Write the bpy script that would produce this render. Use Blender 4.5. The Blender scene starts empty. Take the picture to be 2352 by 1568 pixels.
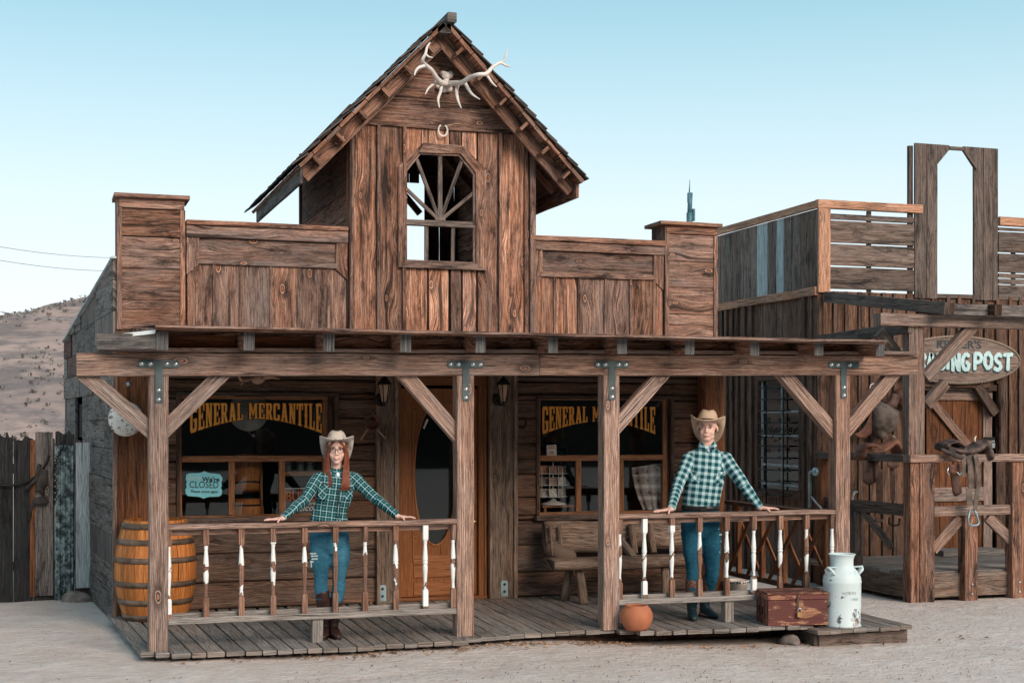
import bpy, bmesh, math, random
from mathutils import Vector, Matrix, noise as mnoise
random.seed(11)
R = random.random
def U(a, b): return a + (b - a) * random.random()
V = Vector

# ---------------------------------------------------------------- camera (calibrated on the photograph)
F = 3267.; TH = math.atan(F / 9824.); CO, SI = math.cos(TH), math.sin(TH); HC = 1.724
scene = bpy.context.scene
cd = bpy.data.cameras.new('camera'); cam = bpy.data.objects.new('camera', cd)
scene.collection.objects.link(cam)
cam.location = (0, 0, HC); cam.rotation_euler = (math.pi / 2, 0, -TH)
cd.sensor_width = 36; cd.lens = 36 * F / 2352; cd.shift_y = (970 - 784) / 2352.
cd.clip_start = .1; cd.clip_end = 3000
scene.camera = cam
scene.view_settings.view_transform = 'Standard'; scene.view_settings.look = 'None'
scene.view_settings.exposure = 1.1; scene.view_settings.gamma = 1
scene.render.resolution_x = 1024; scene.render.resolution_y = 682

# ---------------------------------------------------------------- world and sun
SUN_EL = math.radians(27); SUN_AZ = math.radians(-15)      # azimuth: from straight in front of the facade, towards its right end
sdir = V((-math.sin(SUN_AZ) * math.cos(SUN_EL), -math.cos(SUN_AZ) * math.cos(SUN_EL), math.sin(SUN_EL)))  # towards the sun
world = bpy.data.worlds.new('World'); scene.world = world; world.use_nodes = True
wt = world.node_tree; wt.nodes.clear()
wo = wt.nodes.new('ShaderNodeOutputWorld'); bg = wt.nodes.new('ShaderNodeBackground')
sky = wt.nodes.new('ShaderNodeTexSky'); sky.sky_type = 'NISHITA'; sky.sun_disc = False
sky.sun_elevation = SUN_EL; sky.sun_rotation = math.atan2(sdir.x, sdir.y)
sky.air_density = 1.0; sky.dust_density = 2.2; sky.ozone_density = 1.2; sky.altitude = 0
tint = wt.nodes.new('ShaderNodeMix'); tint.data_type = 'RGBA'; tint.inputs[0].default_value = .88
tc = wt.nodes.new('ShaderNodeTexCoord'); sx_ = wt.nodes.new('ShaderNodeSeparateXYZ'); cr_ = wt.nodes.new('ShaderNodeValToRGB')
wt.links.new(tc.outputs['Generated'], sx_.inputs[0]); wt.links.new(sx_.outputs[2], cr_.inputs[0])
els = cr_.color_ramp.elements; els[0].position = 0.0; els[0].color = (.775, .81, .83, 1); els[1].position = 1.0; els[1].color = (.24, .36, .42, 1)
for p_, c_ in ((.07, (.73, .785, .81)), (.15, (.62, .735, .775)), (.21, (.47, .645, .70)), (.28, (.30, .525, .60)), (.5, (.28, .43, .50))):
    e_ = els.new(p_); e_.color = c_ + (1,)
sc_ = wt.nodes.new('ShaderNodeVectorMath'); sc_.operation = 'SCALE'; sc_.inputs[3].default_value = 4.7
wt.links.new(cr_.outputs[0], sc_.inputs[0]); wt.links.new(sky.outputs[0], tint.inputs[6]); wt.links.new(sc_.outputs[0], tint.inputs[7])
wt.links.new(tint.outputs[2], bg.inputs[0]); wt.links.new(bg.outputs[0], wo.inputs[0])
bg.inputs[1].default_value = 0.13
sl = bpy.data.lights.new('sun', 'SUN'); so = bpy.data.objects.new('sun', sl); scene.collection.objects.link(so)
sl.energy = 1.5; sl.angle = math.radians(30); sl.color = (1.0, 0.80, 0.66)
so.rotation_euler = sdir.to_track_quat('Z', 'Y').to_euler(); so.location = (8, -8, 12)

# ---------------------------------------------------------------- pixel -> point on a known plane
def at(px, py, Y):
    r = (px - 1176) / F; X = Y * (SI + r * CO) / (CO - r * SI); d = Y * CO + X * SI
    return V((X, Y, HC - (py - 970) * d / F))
def atX(px, py, X):
    r = (px - 1176) / F; Y = X * (CO - r * SI) / (SI + r * CO); d = Y * CO + X * SI
    return V((X, Y, HC - (py - 970) * d / F))
def atZ(px, py, z):
    d = F * (HC - z) / (py - 970); l = d * (px - 1176) / F
    return V((l * CO + d * SI, -l * SI + d * CO, z))
def crop(x0, y0, k):                     # coordinates read in an enlarged crop
    return lambda cx, cy: ((x0 + cx * k) / 1.0884, (y0 + cy * k) / 1.0884)

# ---------------------------------------------------------------- objects
C = scene.collection
ORG = {}
def thing(name, label, cat, loc=(0, 0, 0), group=None):
    o = bpy.data.objects.new(name, None); C.objects.link(o); o.location = loc
    o.empty_display_size = .2
    o['label'] = label; o['category'] = cat
    if group: o['group'] = group
    ORG[o.name] = V(loc); return o
def tag(o, label=None, cat=None, group=None, kind=None):
    if label: o['label'] = label
    if cat: o['category'] = cat
    if group: o['group'] = group
    if kind: o['kind'] = kind
    return o
def org(o): return ORG.get(o.name, V((0, 0, 0)))

def basis(a, hint):
    a = a.normalized(); h = V(hint)
    w = h - a * h.dot(a)
    if w.length < 1e-5: w = V((1, 0, 0)) - a * a.x
    if w.length < 1e-5: w = V((0, 1, 0)) - a * a.y
    w.normalize(); return a, w, a.cross(w)

class MB:
    def __init__(s): s.v = []; s.f = []; s.uv = []; s.t = []; s.m = []; s.s = []
    def face(s, idx, uvs, t=(.5, .5, .5), m=0, sm=False):
        s.f.append(tuple(idx)); s.uv.append(uvs); s.t.append(t); s.m.append(m); s.s.append(sm)
    def board(s, p0, p1, w, t, wdir=(0, 0, 1), tint=None, ch=.004, wob=.002, m=0, mend=None, seg=.4, taper=1.0, bow=0):
        """a sawn timber from p0 to p1, w wide along wdir, t thick"""
        p0 = V(p0); p1 = V(p1); a, wv, tv = basis(p1 - p0, wdir); L = (p1 - p0).length
        if tint is None: tint = (U(.3, .7), U(.2, .8), R())
        ch = min(ch, w * .2, t * .2)
        n = max(1, int(L / seg)); hw, ht = w / 2, t / 2
        cs = [(-hw + ch, -ht), (hw - ch, -ht), (hw, -ht + ch), (hw, ht - ch), (hw - ch, ht), (-hw + ch, ht), (-hw, ht - ch), (-hw, -ht + ch)]
        per = [0]
        for i in range(8):
            q, r = cs[i], cs[(i + 1) % 8]; per.append(per[-1] + math.hypot(q[0] - r[0], q[1] - r[1]))
        u0, v0 = U(0, 60), U(0, 60); b = len(s.v)
        for k in range(n + 1):
            f = k / n; o = wv * U(-wob, wob) + tv * (U(-wob, wob) + bow * 4 * f * (1 - f)); c = p0.lerp(p1, f) + o; sc = 1 + (taper - 1) * f
            for (x, y) in cs: s.v.append(c + wv * (x * sc + U(-wob, wob) * .5) + tv * (y + U(-wob, wob) * .3))
        for k in range(n):
            for i in range(8):
                j = (i + 1) % 8; x = b + k * 8
                s.face((x + i, x + j, x + 8 + j, x + 8 + i), [(u0 + L * k / n, v0 + per[i]), (u0 + L * k / n, v0 + per[i + 1]), (u0 + L * (k + 1) / n, v0 + per[i + 1]), (u0 + L * (k + 1) / n, v0 + per[i])], tint, m)
        me = m if mend is None else mend
        s.face([b + 7 - i for i in range(8)], [(u0 + cs[7 - i][0] * .6, v0 + cs[7 - i][1] * 1.0) for i in range(8)], tint, me)
        e = b + n * 8
        s.face([e + i for i in range(8)], [(u0 + 3 + cs[i][0] * .6, v0 + cs[i][1] * 1.0) for i in range(8)], tint, me)
        return s
    def bx(s, x0, x1, y0, y1, z0, z1, ax='x', **k):
        xm, ym, zm = (x0 + x1) / 2, (y0 + y1) / 2, (z0 + z1) / 2
        if ax == 'x': return s.board((x0, ym, zm), (x1, ym, zm), z1 - z0, y1 - y0, (0, 0, 1), **k)
        if ax == 'z': return s.board((xm, ym, z0), (xm, ym, z1), x1 - x0, y1 - y0, (1, 0, 0), **k)
        return s.board((xm, y0, zm), (xm, y1, zm), x1 - x0, z1 - z0, (1, 0, 0), **k)
    def prism(s, pts, ext, g=(1, 0, 0), tint=None, m=0):
        """flat outline pts pushed by ext; grain along g"""
        pts = [V(p) for p in pts]; ext = V(ext); n = len(pts)
        if tint is None: tint = (U(.3, .7), U(.2, .8), R())
        nn = ext.normalized(); gg = V(g) - nn * V(g).dot(nn); gg.normalize(); cc = nn.cross(gg); u0, v0 = U(0, 60), U(0, 60)
        uvf = lambda p: (u0 + p.dot(gg), v0 + p.dot(cc) + p.dot(nn))
        ar = V((0, 0, 0))
        for i in range(n): ar += pts[i].cross(pts[(i + 1) % n])
        if ar.dot(ext) > 0: pts.reverse()
        b = len(s.v); s.v += pts + [p + ext for p in pts]
        s.face(range(b, b + n), [uvf(p) for p in pts], tint, m)
        s.face(range(b + 2 * n - 1, b + n - 1, -1), [uvf(p + ext) for p in reversed(pts)], tint, m)
        for i in range(n):
            j = (i + 1) % n; q = [b + j, b + i, b + n + i, b + n + j]
            s.face(q, [uvf(s.v[x]) for x in q], tint, m)
        return s
    def tube(s, pts, rad, n=8, tint=(.5, .5, .5), m=0, caps=True, flat=1.0, hint=(0, 0, 1)):
        """rad: radius or list; flat squeezes the section across hint"""
        pts = [V(p) for p in pts]; k = len(pts)
        if not isinstance(rad, (list, tuple)): rad = [rad] * k
        b = len(s.v); w = None; Ls = [0]
        for i in range(1, k): Ls.append(Ls[-1] + (pts[i] - pts[i - 1]).length)
        u0 = U(0, 30)
        for i in range(k):
            a = pts[min(i + 1, k - 1)] - pts[max(i - 1, 0)]
            if a.length < 1e-7: a = V((0, 0, 1))
            a, w, t = basis(a, hint if w is None else w)
            for j in range(n):
                q = 2 * math.pi * j / n
                s.v.append(pts[i] + w * (math.cos(q) * rad[i]) + t * (math.sin(q) * rad[i] * flat))
        rr = max(rad)
        for i in range(k - 1):
            for j in range(n):
                j2 = (j + 1) % n; x = b + i * n
                s.face((x + j, x + j2, x + n + j2, x + n + j), [(u0 + Ls[i], rr * 6.28 * j / n), (u0 + Ls[i], rr * 6.28 * (j + 1) / n), (u0 + Ls[i + 1], rr * 6.28 * (j + 1) / n), (u0 + Ls[i + 1], rr * 6.28 * j / n)], tint, m, True)
        if caps:
            s.face([b + n - 1 - j for j in range(n)], [(.01 * j, 0) for j in range(n)], tint, m)
            e = b + (k - 1) * n; s.face([e + j for j in range(n)], [(.01 * j, 0) for j in range(n)], tint, m)
        return s
    def limb(s, rings, side, n=14, tint=(.5, .5, .5), m=0):
        """rings: (point, radius across side, radius the other way); rounded ends"""
        pts = [V(r[0]) for r in rings]; k = len(pts); R2 = []
        a0 = (pts[0] - pts[1]).normalized(); a1 = (pts[-1] - pts[-2]).normalized()
        e0 = min(rings[0][1:]) ; e1 = min(rings[-1][1:])
        for f in (.95, .7): R2.append((pts[0] + a0 * e0 * f * .8, rings[0][1] * math.sqrt(1 - f * f), rings[0][2] * math.sqrt(1 - f * f)))
        R2 += [(pts[i], rings[i][1], rings[i][2]) for i in range(k)]
        for f in (.7, .95): R2.append((pts[-1] + a1 * e1 * f * .8, rings[-1][1] * math.sqrt(1 - f * f), rings[-1][2] * math.sqrt(1 - f * f)))
        b = len(s.v); k = len(R2)
        for i in range(k):
            a = R2[min(i + 1, k - 1)][0] - R2[max(i - 1, 0)][0]
            a, w, t = basis(a, side)
            for j in range(n):
                q = 2 * math.pi * j / n
                s.v.append(R2[i][0] + w * (math.cos(q) * R2[i][1]) + t * (math.sin(q) * R2[i][2]))
        for i in range(k - 1):
            for j in range(n):
                j2 = (j + 1) % n; x = b + i * n
                s.face((x + j, x + j2, x + n + j2, x + n + j), [(0, 0)] * 4, tint, m, True)
        s.face([b + n - 1 - j for j in range(n)], [(0, 0)] * n, tint, m, True)
        e = b + (k - 1) * n; s.face([e + j for j in range(n)], [(0, 0)] * n, tint, m, True)
        return s
    def ell(s, c, r, rot=None, nu=14, nv=9, tint=(.5, .5, .5), m=0):
        c = V(c); M = rot if rot is not None else Matrix.Identity(3); b = len(s.v)
        s.v.append(c + M @ V((0, 0, r[2])))
        for i in range(1, nv):
            th = math.pi * i / nv
            for j in range(nu):
                q = 2 * math.pi * j / nu
                s.v.append(c + M @ V((r[0] * math.sin(th) * math.cos(q), r[1] * math.sin(th) * math.sin(q), r[2] * math.cos(th))))
        s.v.append(c - M @ V((0, 0, r[2]))); e = len(s.v) - 1
        for j in range(nu):
            j2 = (j + 1) % nu
            s.face((b, b + 1 + j, b + 1 + j2), [(0, 0)] * 3, tint, m, True)
            s.face((e, e - nu + j2, e - nu + j), [(0, 0)] * 3, tint, m, True)
            for i in range(nv - 2):
                x = b + 1 + i * nu
                s.face((x + j, x + nu + j, x + nu + j2, x + j2), [(j * .1, i * .1)] * 4, tint, m, True)
        return s
    def lathe(s, c, prof, n=24, ax=(0, 0, 1), tint=(.5, .5, .5), m=0, smooth=True, closed=True, start=0, sx=1.0):
        c = V(c); a, w, t = basis(V(ax), (1, 0, 0) if abs(ax[0]) < .9 else (0, 0, 1)); b = len(s.v); k = len(prof); u0, v0 = U(0, 30), U(0, 30)
        for (r, z) in prof:
            for j in range(n):
                q = 2 * math.pi * j / n + start
                s.v.append(c + a * z + w * (math.cos(q) * r * sx) + t * (math.sin(q) * r))
        rr = max(p[0] for p in prof)
        for i in range(k - 1):
            for j in range(n):
                j2 = (j + 1) % n; x = b + i * n
                s.face((x + j, x + j2, x + n + j2, x + n + j), [(u0 + prof[i][1], v0 + rr * 6.28 * j / n), (u0 + prof[i][1], v0 + rr * 6.28 * (j + 1) / n), (u0 + prof[i + 1][1], v0 + rr * 6.28 * (j + 1) / n), (u0 + prof[i + 1][1], v0 + rr * 6.28 * j / n)], tint, m, smooth)
        if closed:
            if prof[0][0] > 1e-4: s.face([b + n - 1 - j for j in range(n)], [(u0 + math.cos(6.28 * j / n) * prof[0][0], v0 + math.sin(6.28 * j / n) * prof[0][0]) for j in range(n)], tint, m)
            if prof[-1][0] > 1e-4:
                e = b + (k - 1) * n; s.face([e + j for j in range(n)], [(u0 + math.cos(6.28 * j / n) * prof[-1][0], v0 + math.sin(6.28 * j / n) * prof[-1][0]) for j in range(n)], tint, m)
        return s
    def mesh(s, name, off=V((0, 0, 0))):
        me = bpy.data.meshes.new(name)
        me.from_pydata([tuple(V(p) - off) for p in s.v], [], s.f)
        me.uv_layers.new(name='UVMap'); me.attributes.new('tint', 'FLOAT_COLOR', 'CORNER'); uvl = me.uv_layers['UVMap']; at_ = me.attributes['tint']
        uvd = []; cdv = []
        for i, f in enumerate(s.f):
            for q in s.uv[i]: uvd += [q[0], q[1]]
            for q in s.uv[i]: cdv += [s.t[i][0], s.t[i][1], s.t[i][2], 1.0]
        uvl.data.foreach_set('uv', uvd); at_.data.foreach_set('color', cdv)
        me.polygons.foreach_set('material_index', s.m); me.polygons.foreach_set('use_smooth', s.s)
        me.update(); return me
    def build(s, name, mats, parent=None, label=None, recalc=False):
        off = org(parent) if parent else V((0, 0, 0))
        me = s.mesh(name, off)
        if recalc:
            b = bmesh.new(); b.from_mesh(me); bmesh.ops.recalc_face_normals(b, faces=b.faces); b.to_mesh(me); b.free()
        for m in (mats if isinstance(mats, (list, tuple)) else [mats]): me.materials.append(m)
        o = bpy.data.objects.new(name, me); C.objects.link(o)
        ORG[o.name] = off
        if parent: o.parent = parent
        if label: o['label'] = label
        return o

def fused(mb, voxel=.008, smooth=4):
    """join overlapping closed shapes into one continuous skin; returns a mesh"""
    me = mb.mesh('tmp'); o = bpy.data.objects.new('tmp', me); C.objects.link(o)
    m = o.modifiers.new('r', 'REMESH'); m.mode = 'VOXEL'; m.voxel_size = voxel; m.use_smooth_shade = True
    if smooth:
        q = o.modifiers.new('s', 'SMOOTH'); q.factor = .5; q.iterations = smooth
    dg = bpy.context.evaluated_depsgraph_get(); dg.update()
    out = bpy.data.meshes.new_from_object(o.evaluated_get(dg)); bpy.data.objects.remove(o); bpy.data.meshes.remove(me)
    out.polygons.foreach_set('use_smooth', [True] * len(out.polygons))
    return out
def put(me, name, mats, parent):
    off = org(parent) if parent else V((0, 0, 0))
    me.transform(Matrix.Translation(-off))
    for m in (mats if isinstance(mats, (list, tuple)) else [mats]): me.materials.append(m)
    o = bpy.data.objects.new(name, me); C.objects.link(o); ORG[o.name] = off
    if parent: o.parent = parent
    return o
def text_mesh(txt, size, depth=.004, bold=0, squash=1.0, align='CENTER', shear=0):
    cu = bpy.data.curves.new('t', 'FONT'); cu.body = txt; cu.size = size; cu.extrude = depth; cu.offset = bold; cu.align_x = align; cu.shear = shear
    cu.resolution_u = 3
    o = bpy.data.objects.new('t', cu); C.objects.link(o)
    dg = bpy.context.evaluated_depsgraph_get(); dg.update()
    me = bpy.data.meshes.new_from_object(o.evaluated_get(dg)); bpy.data.objects.remove(o)
    return me
def text_on(txt, size, p, right, up, name, mat, parent, sx=1.0, warp=None, **k):
    """letters on a surface: p is the middle of the baseline"""
    me = text_mesh(txt, size, **k); r = V(right).normalized(); u = V(up).normalized(); n = r.cross(u)
    for v in me.vertices:
        x, y, z = v.co
        if warp: x, y = warp(x, y)
        v.co = V(p) + r * (x * sx) + u * y + n * z
    return put(me, name, mat, parent)
# ---------------------------------------------------------------- materials
class NT:
    def __init__(s, name):
        s.mat = bpy.data.materials.new(name); s.mat.use_nodes = True; s.t = s.mat.node_tree; s.t.nodes.clear()
        s.out = s.t.nodes.new('ShaderNodeOutputMaterial'); s.b = s.t.nodes.new('ShaderNodeBsdfPrincipled')
        s.t.links.new(s.b.outputs[0], s.out.inputs[0])
    def n(s, typ, **k):
        o = s.t.nodes.new('ShaderNode' + typ)
        for a, b in k.items(): setattr(o, a, b)
        return o
    def l(s, a, b): s.t.links.new(a, b)
    def set(s, sock, v):
        if hasattr(v, 'is_linked') or hasattr(v, 'links'): s.l(v, sock)
        else: sock.default_value = v
    def math(s, op, a, b=0., c=None, clamp=False):
        o = s.n('Math', operation=op, use_clamp=clamp); s.set(o.inputs[0], a); s.set(o.inputs[1], b)
        if c is not None: s.set(o.inputs[2], c)
        return o.outputs[0]
    def comb(s, x, y, z=0.):
        o = s.n('CombineXYZ'); s.set(o.inputs[0], x); s.set(o.inputs[1], y); s.set(o.inputs[2], z); return o.outputs[0]
    def sep(s, v):
        o = s.n('SeparateXYZ'); s.l(v, o.inputs[0]); return o.outputs
    def noise(s, vec, scale=1., detail=3., rough=.55, col=False):
        o = s.n('TexNoise'); s.l(vec, o.inputs['Vector']); o.inputs['Scale'].default_value = scale; o.inputs['Detail'].default_value = detail; o.inputs['Roughness'].default_value = rough
        return o.outputs['Color' if col else 'Fac']
    def vor(s, vec, scale=1., feat='F1', out='Distance', rnd=1., dim='3D'):
        o = s.n('TexVoronoi', feature=feat, voronoi_dimensions=dim); s.l(vec, o.inputs['Vector']); o.inputs['Scale'].default_value = scale; o.inputs['Randomness'].default_value = rnd
        return o.outputs[out]
    def ramp(s, v, a, b, lo=0., hi=1.):
        o = s.n('MapRange', interpolation_type='SMOOTHSTEP'); s.set(o.inputs[0], v); s.set(o.inputs[1], a); s.set(o.inputs[2], b); s.set(o.inputs[3], lo); s.set(o.inputs[4], hi); return o.outputs[0]
    def mix(s, f, a, b, mode='MIX'):
        o = s.n('Mix', data_type='RGBA', blend_type=mode); s.set(o.inputs[0], f)
        for q, x in ((o.inputs[6], a), (o.inputs[7], b)):
            if isinstance(x, tuple): q.default_value = x + (1,) if len(x) == 3 else x
            else: s.l(x, q)
        return o.outputs[2]
    def bump(s, h, strength=.5, dist=.003):
        o = s.n('Bump'); s.set(o.inputs['Strength'], strength); o.inputs['Distance'].default_value = dist; s.l(h, o.inputs['Height']); s.l(o.outputs[0], s.b.inputs['Normal'])
    def fin(s, col=None, rough=.8, spec=.3, metal=0.):
        if col is not None: s.set(s.b.inputs['Base Color'], col if not isinstance(col, tuple) else col + (1,))
        s.set(s.b.inputs['Roughness'], rough); s.set(s.b.inputs['Specular IOR Level'], spec); s.set(s.b.inputs['Metallic'], metal)
        return s.mat

def wood(name, orange=(.245, .098, .052), gray=(.145, .115, .105), dark=(.024, .016, .014), light=(.62, .38, .27), gmul=1., stain=1., knots=1., rough=.82, lines=1., gain=1.0, paint=None):
    t = NT(name); uv = t.n('UVMap').outputs[0]; x = t.sep(uv); u, v = x[0], x[1]
    at_ = t.n('Attribute', attribute_name='tint'); a = t.n('SeparateColor'); t.l(at_.outputs['Color'], a.inputs[0])
    br, gr, sd = a.outputs[0], a.outputs[1], a.outputs[2]
    z = t.math('MULTIPLY', sd, 17.)
    # knots, and grain that bulges round them
    kv = t.comb(t.math('ADD', t.math('MULTIPLY', u, 1.5), z), t.math('MULTIPLY', v, 3.3), 0.)
    kd = t.vor(kv, 1.0, dim='2D'); kw = t.noise(t.comb(t.math('MULTIPLY', u, 9.), t.math('MULTIPLY', v, 22.), z), 1., 2.)
    kd = t.math('ADD', kd, t.math('MULTIPLY', t.math('SUBTRACT', kw, .5), .07))
    bulge = t.ramp(kd, .0, .34, 1., 0.)
    w1 = t.noise(t.comb(t.math('MULTIPLY', u, .9), t.math('MULTIPLY', v, 3.), z), 1., 2.)
    vv = t.math('ADD', v, t.math('ADD', t.math('MULTIPLY', w1, .035), t.math('MULTIPLY', bulge, .040 * knots)))
    ringn = t.noise(t.comb(t.math('MULTIPLY', u, .35), t.math('MULTIPLY', vv, 48.), z), 1., 3., .6)
    ring = t.math('SINE', t.math('ADD', t.math('MULTIPLY', vv, 430.), t.math('MULTIPLY', ringn, 16.)))
    ring = t.math('MULTIPLY_ADD', ring, .5, .5)
    streak = t.noise(t.comb(t.math('MULTIPLY', u, 1.9), t.math('MULTIPLY', vv, 62.), z), 1., 7., .8)
    fine = t.noise(t.comb(t.math('MULTIPLY', u, 6.), t.math('MULTIPLY', vv, 190.), z), 1., 3., .7)
    broad = t.noise(t.comb(t.math('MULTIPLY', u, 1.3), t.math('MULTIPLY', v, 7.), z), 1., 7., .72)
    broad2 = t.noise(t.comb(t.math('MULTIPLY', u, 2.2), t.math('MULTIPLY', v, 9.), t.math('ADD', z, 40.)), 1., 7., .75)
    c = t.mix(t.ramp(streak, .42, .68), orange, light)
    g = t.math('MULTIPLY_ADD', t.math('SUBTRACT', broad, .5), 2.2, t.math('MULTIPLY', gr, gmul), clamp=True)
    gl = t.mix(t.ramp(streak, .35, .75), gray, tuple(min(1, q * 1.9) for q in gray))
    c = t.mix(g, c, gl)
    c = t.mix(t.math('MULTIPLY', t.ramp(ring, .35, 1.), .30 * lines), c, dark)
    c = t.mix(t.math('MULTIPLY', t.ramp(fine, .45, .62), .70), c, dark)
    gritty = t.noise(t.comb(t.math('MULTIPLY', u, 26.), t.math('MULTIPLY', vv, 120.), z), 1., 3., .7)
    c = t.mix(t.math('MULTIPLY', t.ramp(gritty, .52, .7), .24), c, light)
    c = t.mix(t.math('MULTIPLY', t.ramp(broad2, .47, .70), .92 * stain), c, dark)
    edg = t.noise(t.comb(t.math('MULTIPLY', u, .8), t.math('MULTIPLY', vv, 16.), t.math('ADD', z, 70.)), 1., 4., .6)
    c = t.mix(t.math('MULTIPLY', t.ramp(edg, .56, .68), .75 * stain), c, dark)
    crack = t.ramp(t.noise(t.comb(t.math('MULTIPLY', u, 1.6), t.math('MULTIPLY', vv, 62.), t.math('ADD', z, 9.)), 1., 2.), .655, .70)
    c = t.mix(t.math('MULTIPLY', crack, .85), c, tuple(q * .4 for q in dark))
    if knots > 0:
        sc_ = t.n('SeparateColor'); t.l(t.vor(kv, 1.0, out='Color', dim='2D'), sc_.inputs[0]); kd = t.math('ADD', kd, t.ramp(sc_.outputs[0], .52, .56))
        kd = t.math('MULTIPLY', kd, t.math('MULTIPLY_ADD', sc_.outputs[1], .9, .85))
        halo = t.math('MULTIPLY', t.ramp(kd, .06, .22, 1., 0.), .62)
        c = t.mix(halo, c, tuple(q * 1.3 for q in dark))
        c = t.mix(t.ramp(kd, .062, .070, 1., 0.), c, tuple(min(1, q * .62) for q in light))
        c = t.mix(t.ramp(kd, .044, .052, 1., 0.), c, tuple(q * .8 for q in dark))
        c = t.mix(t.ramp(kd, .030, .038, 1., 0.), c, tuple(q * .9 for q in orange))
    if paint:
        pm = t.noise(t.comb(t.math('MULTIPLY', u, 5.), t.math('MULTIPLY', v, 14.), z), 1., 5., .65)
        c = t.mix(t.ramp(pm, paint[1], paint[1] + .04), paint[0], c)
    b2 = t.math('MULTIPLY_ADD', br, 1.35 * gain, .36 * gain)
    bc = t.n('CombineColor'); t.l(b2, bc.inputs[0]); t.l(b2, bc.inputs[1]); t.l(b2, bc.inputs[2])
    c = t.mix(1.0, c, bc.outputs[0], 'MULTIPLY')
    h = t.math('SUBTRACT', t.math('ADD', t.math('MULTIPLY', ring, -.35 * lines), t.math('MULTIPLY', fine, .4)), t.math('MULTIPLY', crack, 1.6))
    h = t.math('ADD', h, t.math('MULTIPLY', streak, .8))
    t.bump(h, .8, .004)
    return t.fin(c, rough, .2)

def plain(name, col, rough=.6, metal=0., spec=.4, var=.25, scale=8., bump=0.):
    t = NT(name); oc = t.n('TexCoord').outputs['Object']; nz = t.noise(oc, scale, 5., .6)
    c = t.mix(t.ramp(nz, .3, .7), tuple(q * (1 - var) for q in col), tuple(min(1, q * (1 + var)) for q in col))
    if bump: t.bump(t.noise(oc, scale * 6, 4.), bump, .004)
    return t.fin(c, rough, spec, metal)

M = {}
M['front'] = wood('weathered_wood_front', gain=1.25, stain=1.2)
M['fenced'] = wood('near_black_fence_boards', orange=(.055, .052, .05), light=(.13, .135, .14), gray=(.05, .056, .06), dark=(.012, .013, .014), knots=.3)
M['orange'] = wood('warm_new_timber', orange=(.44, .215, .125), light=(.58, .36, .25), gray=(.27, .22, .19), gmul=.35, stain=.45, knots=.5, gain=1.1)
M['beamw'] = wood('sun_bleached_timber', orange=(.30, .165, .115), light=(.54, .37, .29), gray=(.25, .21, .19), gmul=.9, stain=.45, knots=.4, gain=1.05, lines=1.5)
M['blue'] = wood('grey_weathered_endgrain', orange=(.11, .11, .11), light=(.21, .225, .23), gray=(.13, .145, .15), knots=0, stain=.5)
M['dark'] = wood('dark_aged_wood', orange=(.17, .08, .048), light=(.34, .2, .13), gray=(.125, .10, .088), dark=(.02, .014, .012), knots=.8)
M['grayw'] = wood('grey_barn_wood', orange=(.20, .125, .092), light=(.40, .31, .26), gray=(.17, .14, .125), dark=(.022, .02, .02), knots=.6)
M['slate'] = wood('blue_grey_old_siding', orange=(.20, .155, .13), light=(.40, .35, .32), gray=(.17, .155, .145), dark=(.015, .016, .018), knots=.3, stain=1.1)
M['redpatch'] = wood('faded_red_siding', orange=(.15, .045, .035), light=(.24, .11, .09), gray=(.12, .08, .07), knots=0)
M['deck'] = wood('grey_deck_boards', orange=(.31, .225, .175), light=(.42, .37, .33), gray=(.25, .235, .22), dark=(.06, .05, .045), gmul=1.2, stain=.35, knots=.35, gain=1.0)
M['log'] = wood('log_siding', orange=(.20, .10, .058), light=(.33, .19, .12), gray=(.13, .105, .092), knots=1., lines=1.4, stain=.7)
M['pillar'] = wood('stained_log_pillar', orange=(.24, .085, .032), light=(.36, .16, .075), gray=(.13, .07, .05), knots=.4, gmul=.35, stain=.8)
M['doorw'] = wood('varnished_oak_door', orange=(.255, .095, .034), light=(.36, .155, .062), gray=(.21, .085, .038), dark=(.14, .045, .015), knots=0, stain=.15, gmul=.2, rough=.4, lines=.5)
M['sash'] = wood('window_sash_wood', orange=(.36, .145, .06), light=(.48, .23, .11), gray=(.2, .12, .08), knots=0, stain=.3, gmul=.4, rough=.5, lines=1.2)
M['pale'] = wood('pale_blue_painted_board', orange=(.34, .40, .42), light=(.5, .56, .58), gray=(.36, .42, .44), dark=(.12, .13, .13), knots=.7, stain=.15, lines=.4)
M['shingle'] = wood('split_shake_shingle', orange=(.11, .085, .075), light=(.2, .17, .155), gray=(.12, .11, .105), knots=0)
M['peel'] = wood('dark_wood_under_paint', orange=(.27, .13, .08), light=(.38, .22, .15), gray=(.16, .12, .1), knots=0, stain=.4)
M['chest'] = wood('worn_maroon_chest', orange=(.42, .2, .12), light=(.55, .32, .2), gray=(.3, .17, .11), knots=.2, stain=.3, paint=((.118, .046, .040), .525))
M['barrel'] = wood('oak_barrel_staves', orange=(.50, .165, .036), light=(.62, .27, .085), gray=(.38, .16, .06), dark=(.15, .055, .018), knots=0, stain=.3, gmul=.3, rough=.5, lines=.5)
M['benchw'] = wood('split_log_bench', orange=(.26, .155, .10), light=(.40, .28, .2), gray=(.2, .165, .14), knots=.8, stain=.7)
M['signw'] = wood('bleached_sign_boards', orange=(.27, .17, .125), light=(.4, .3, .24), gray=(.25, .21, .19), knots=.5, stain=.4)
M['iron'] = plain('dark_iron', (.022, .021, .021), .55, .6)
M['steel'] = plain('painted_strap_steel', (.055, .085, .095), .5, .35)
M['bolt'] = plain('galvanised_bolt', (.62, .68, .70), .3, .85)
M['galv'] = plain('galvanised_plate', (.30, .42, .46), .45, .6)
M['brass'] = plain('brass', (.62, .40, .17), .3, .9)
M['white'] = plain('chipped_white_paint', (.80, .84, .84), .5, var=.08)
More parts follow.
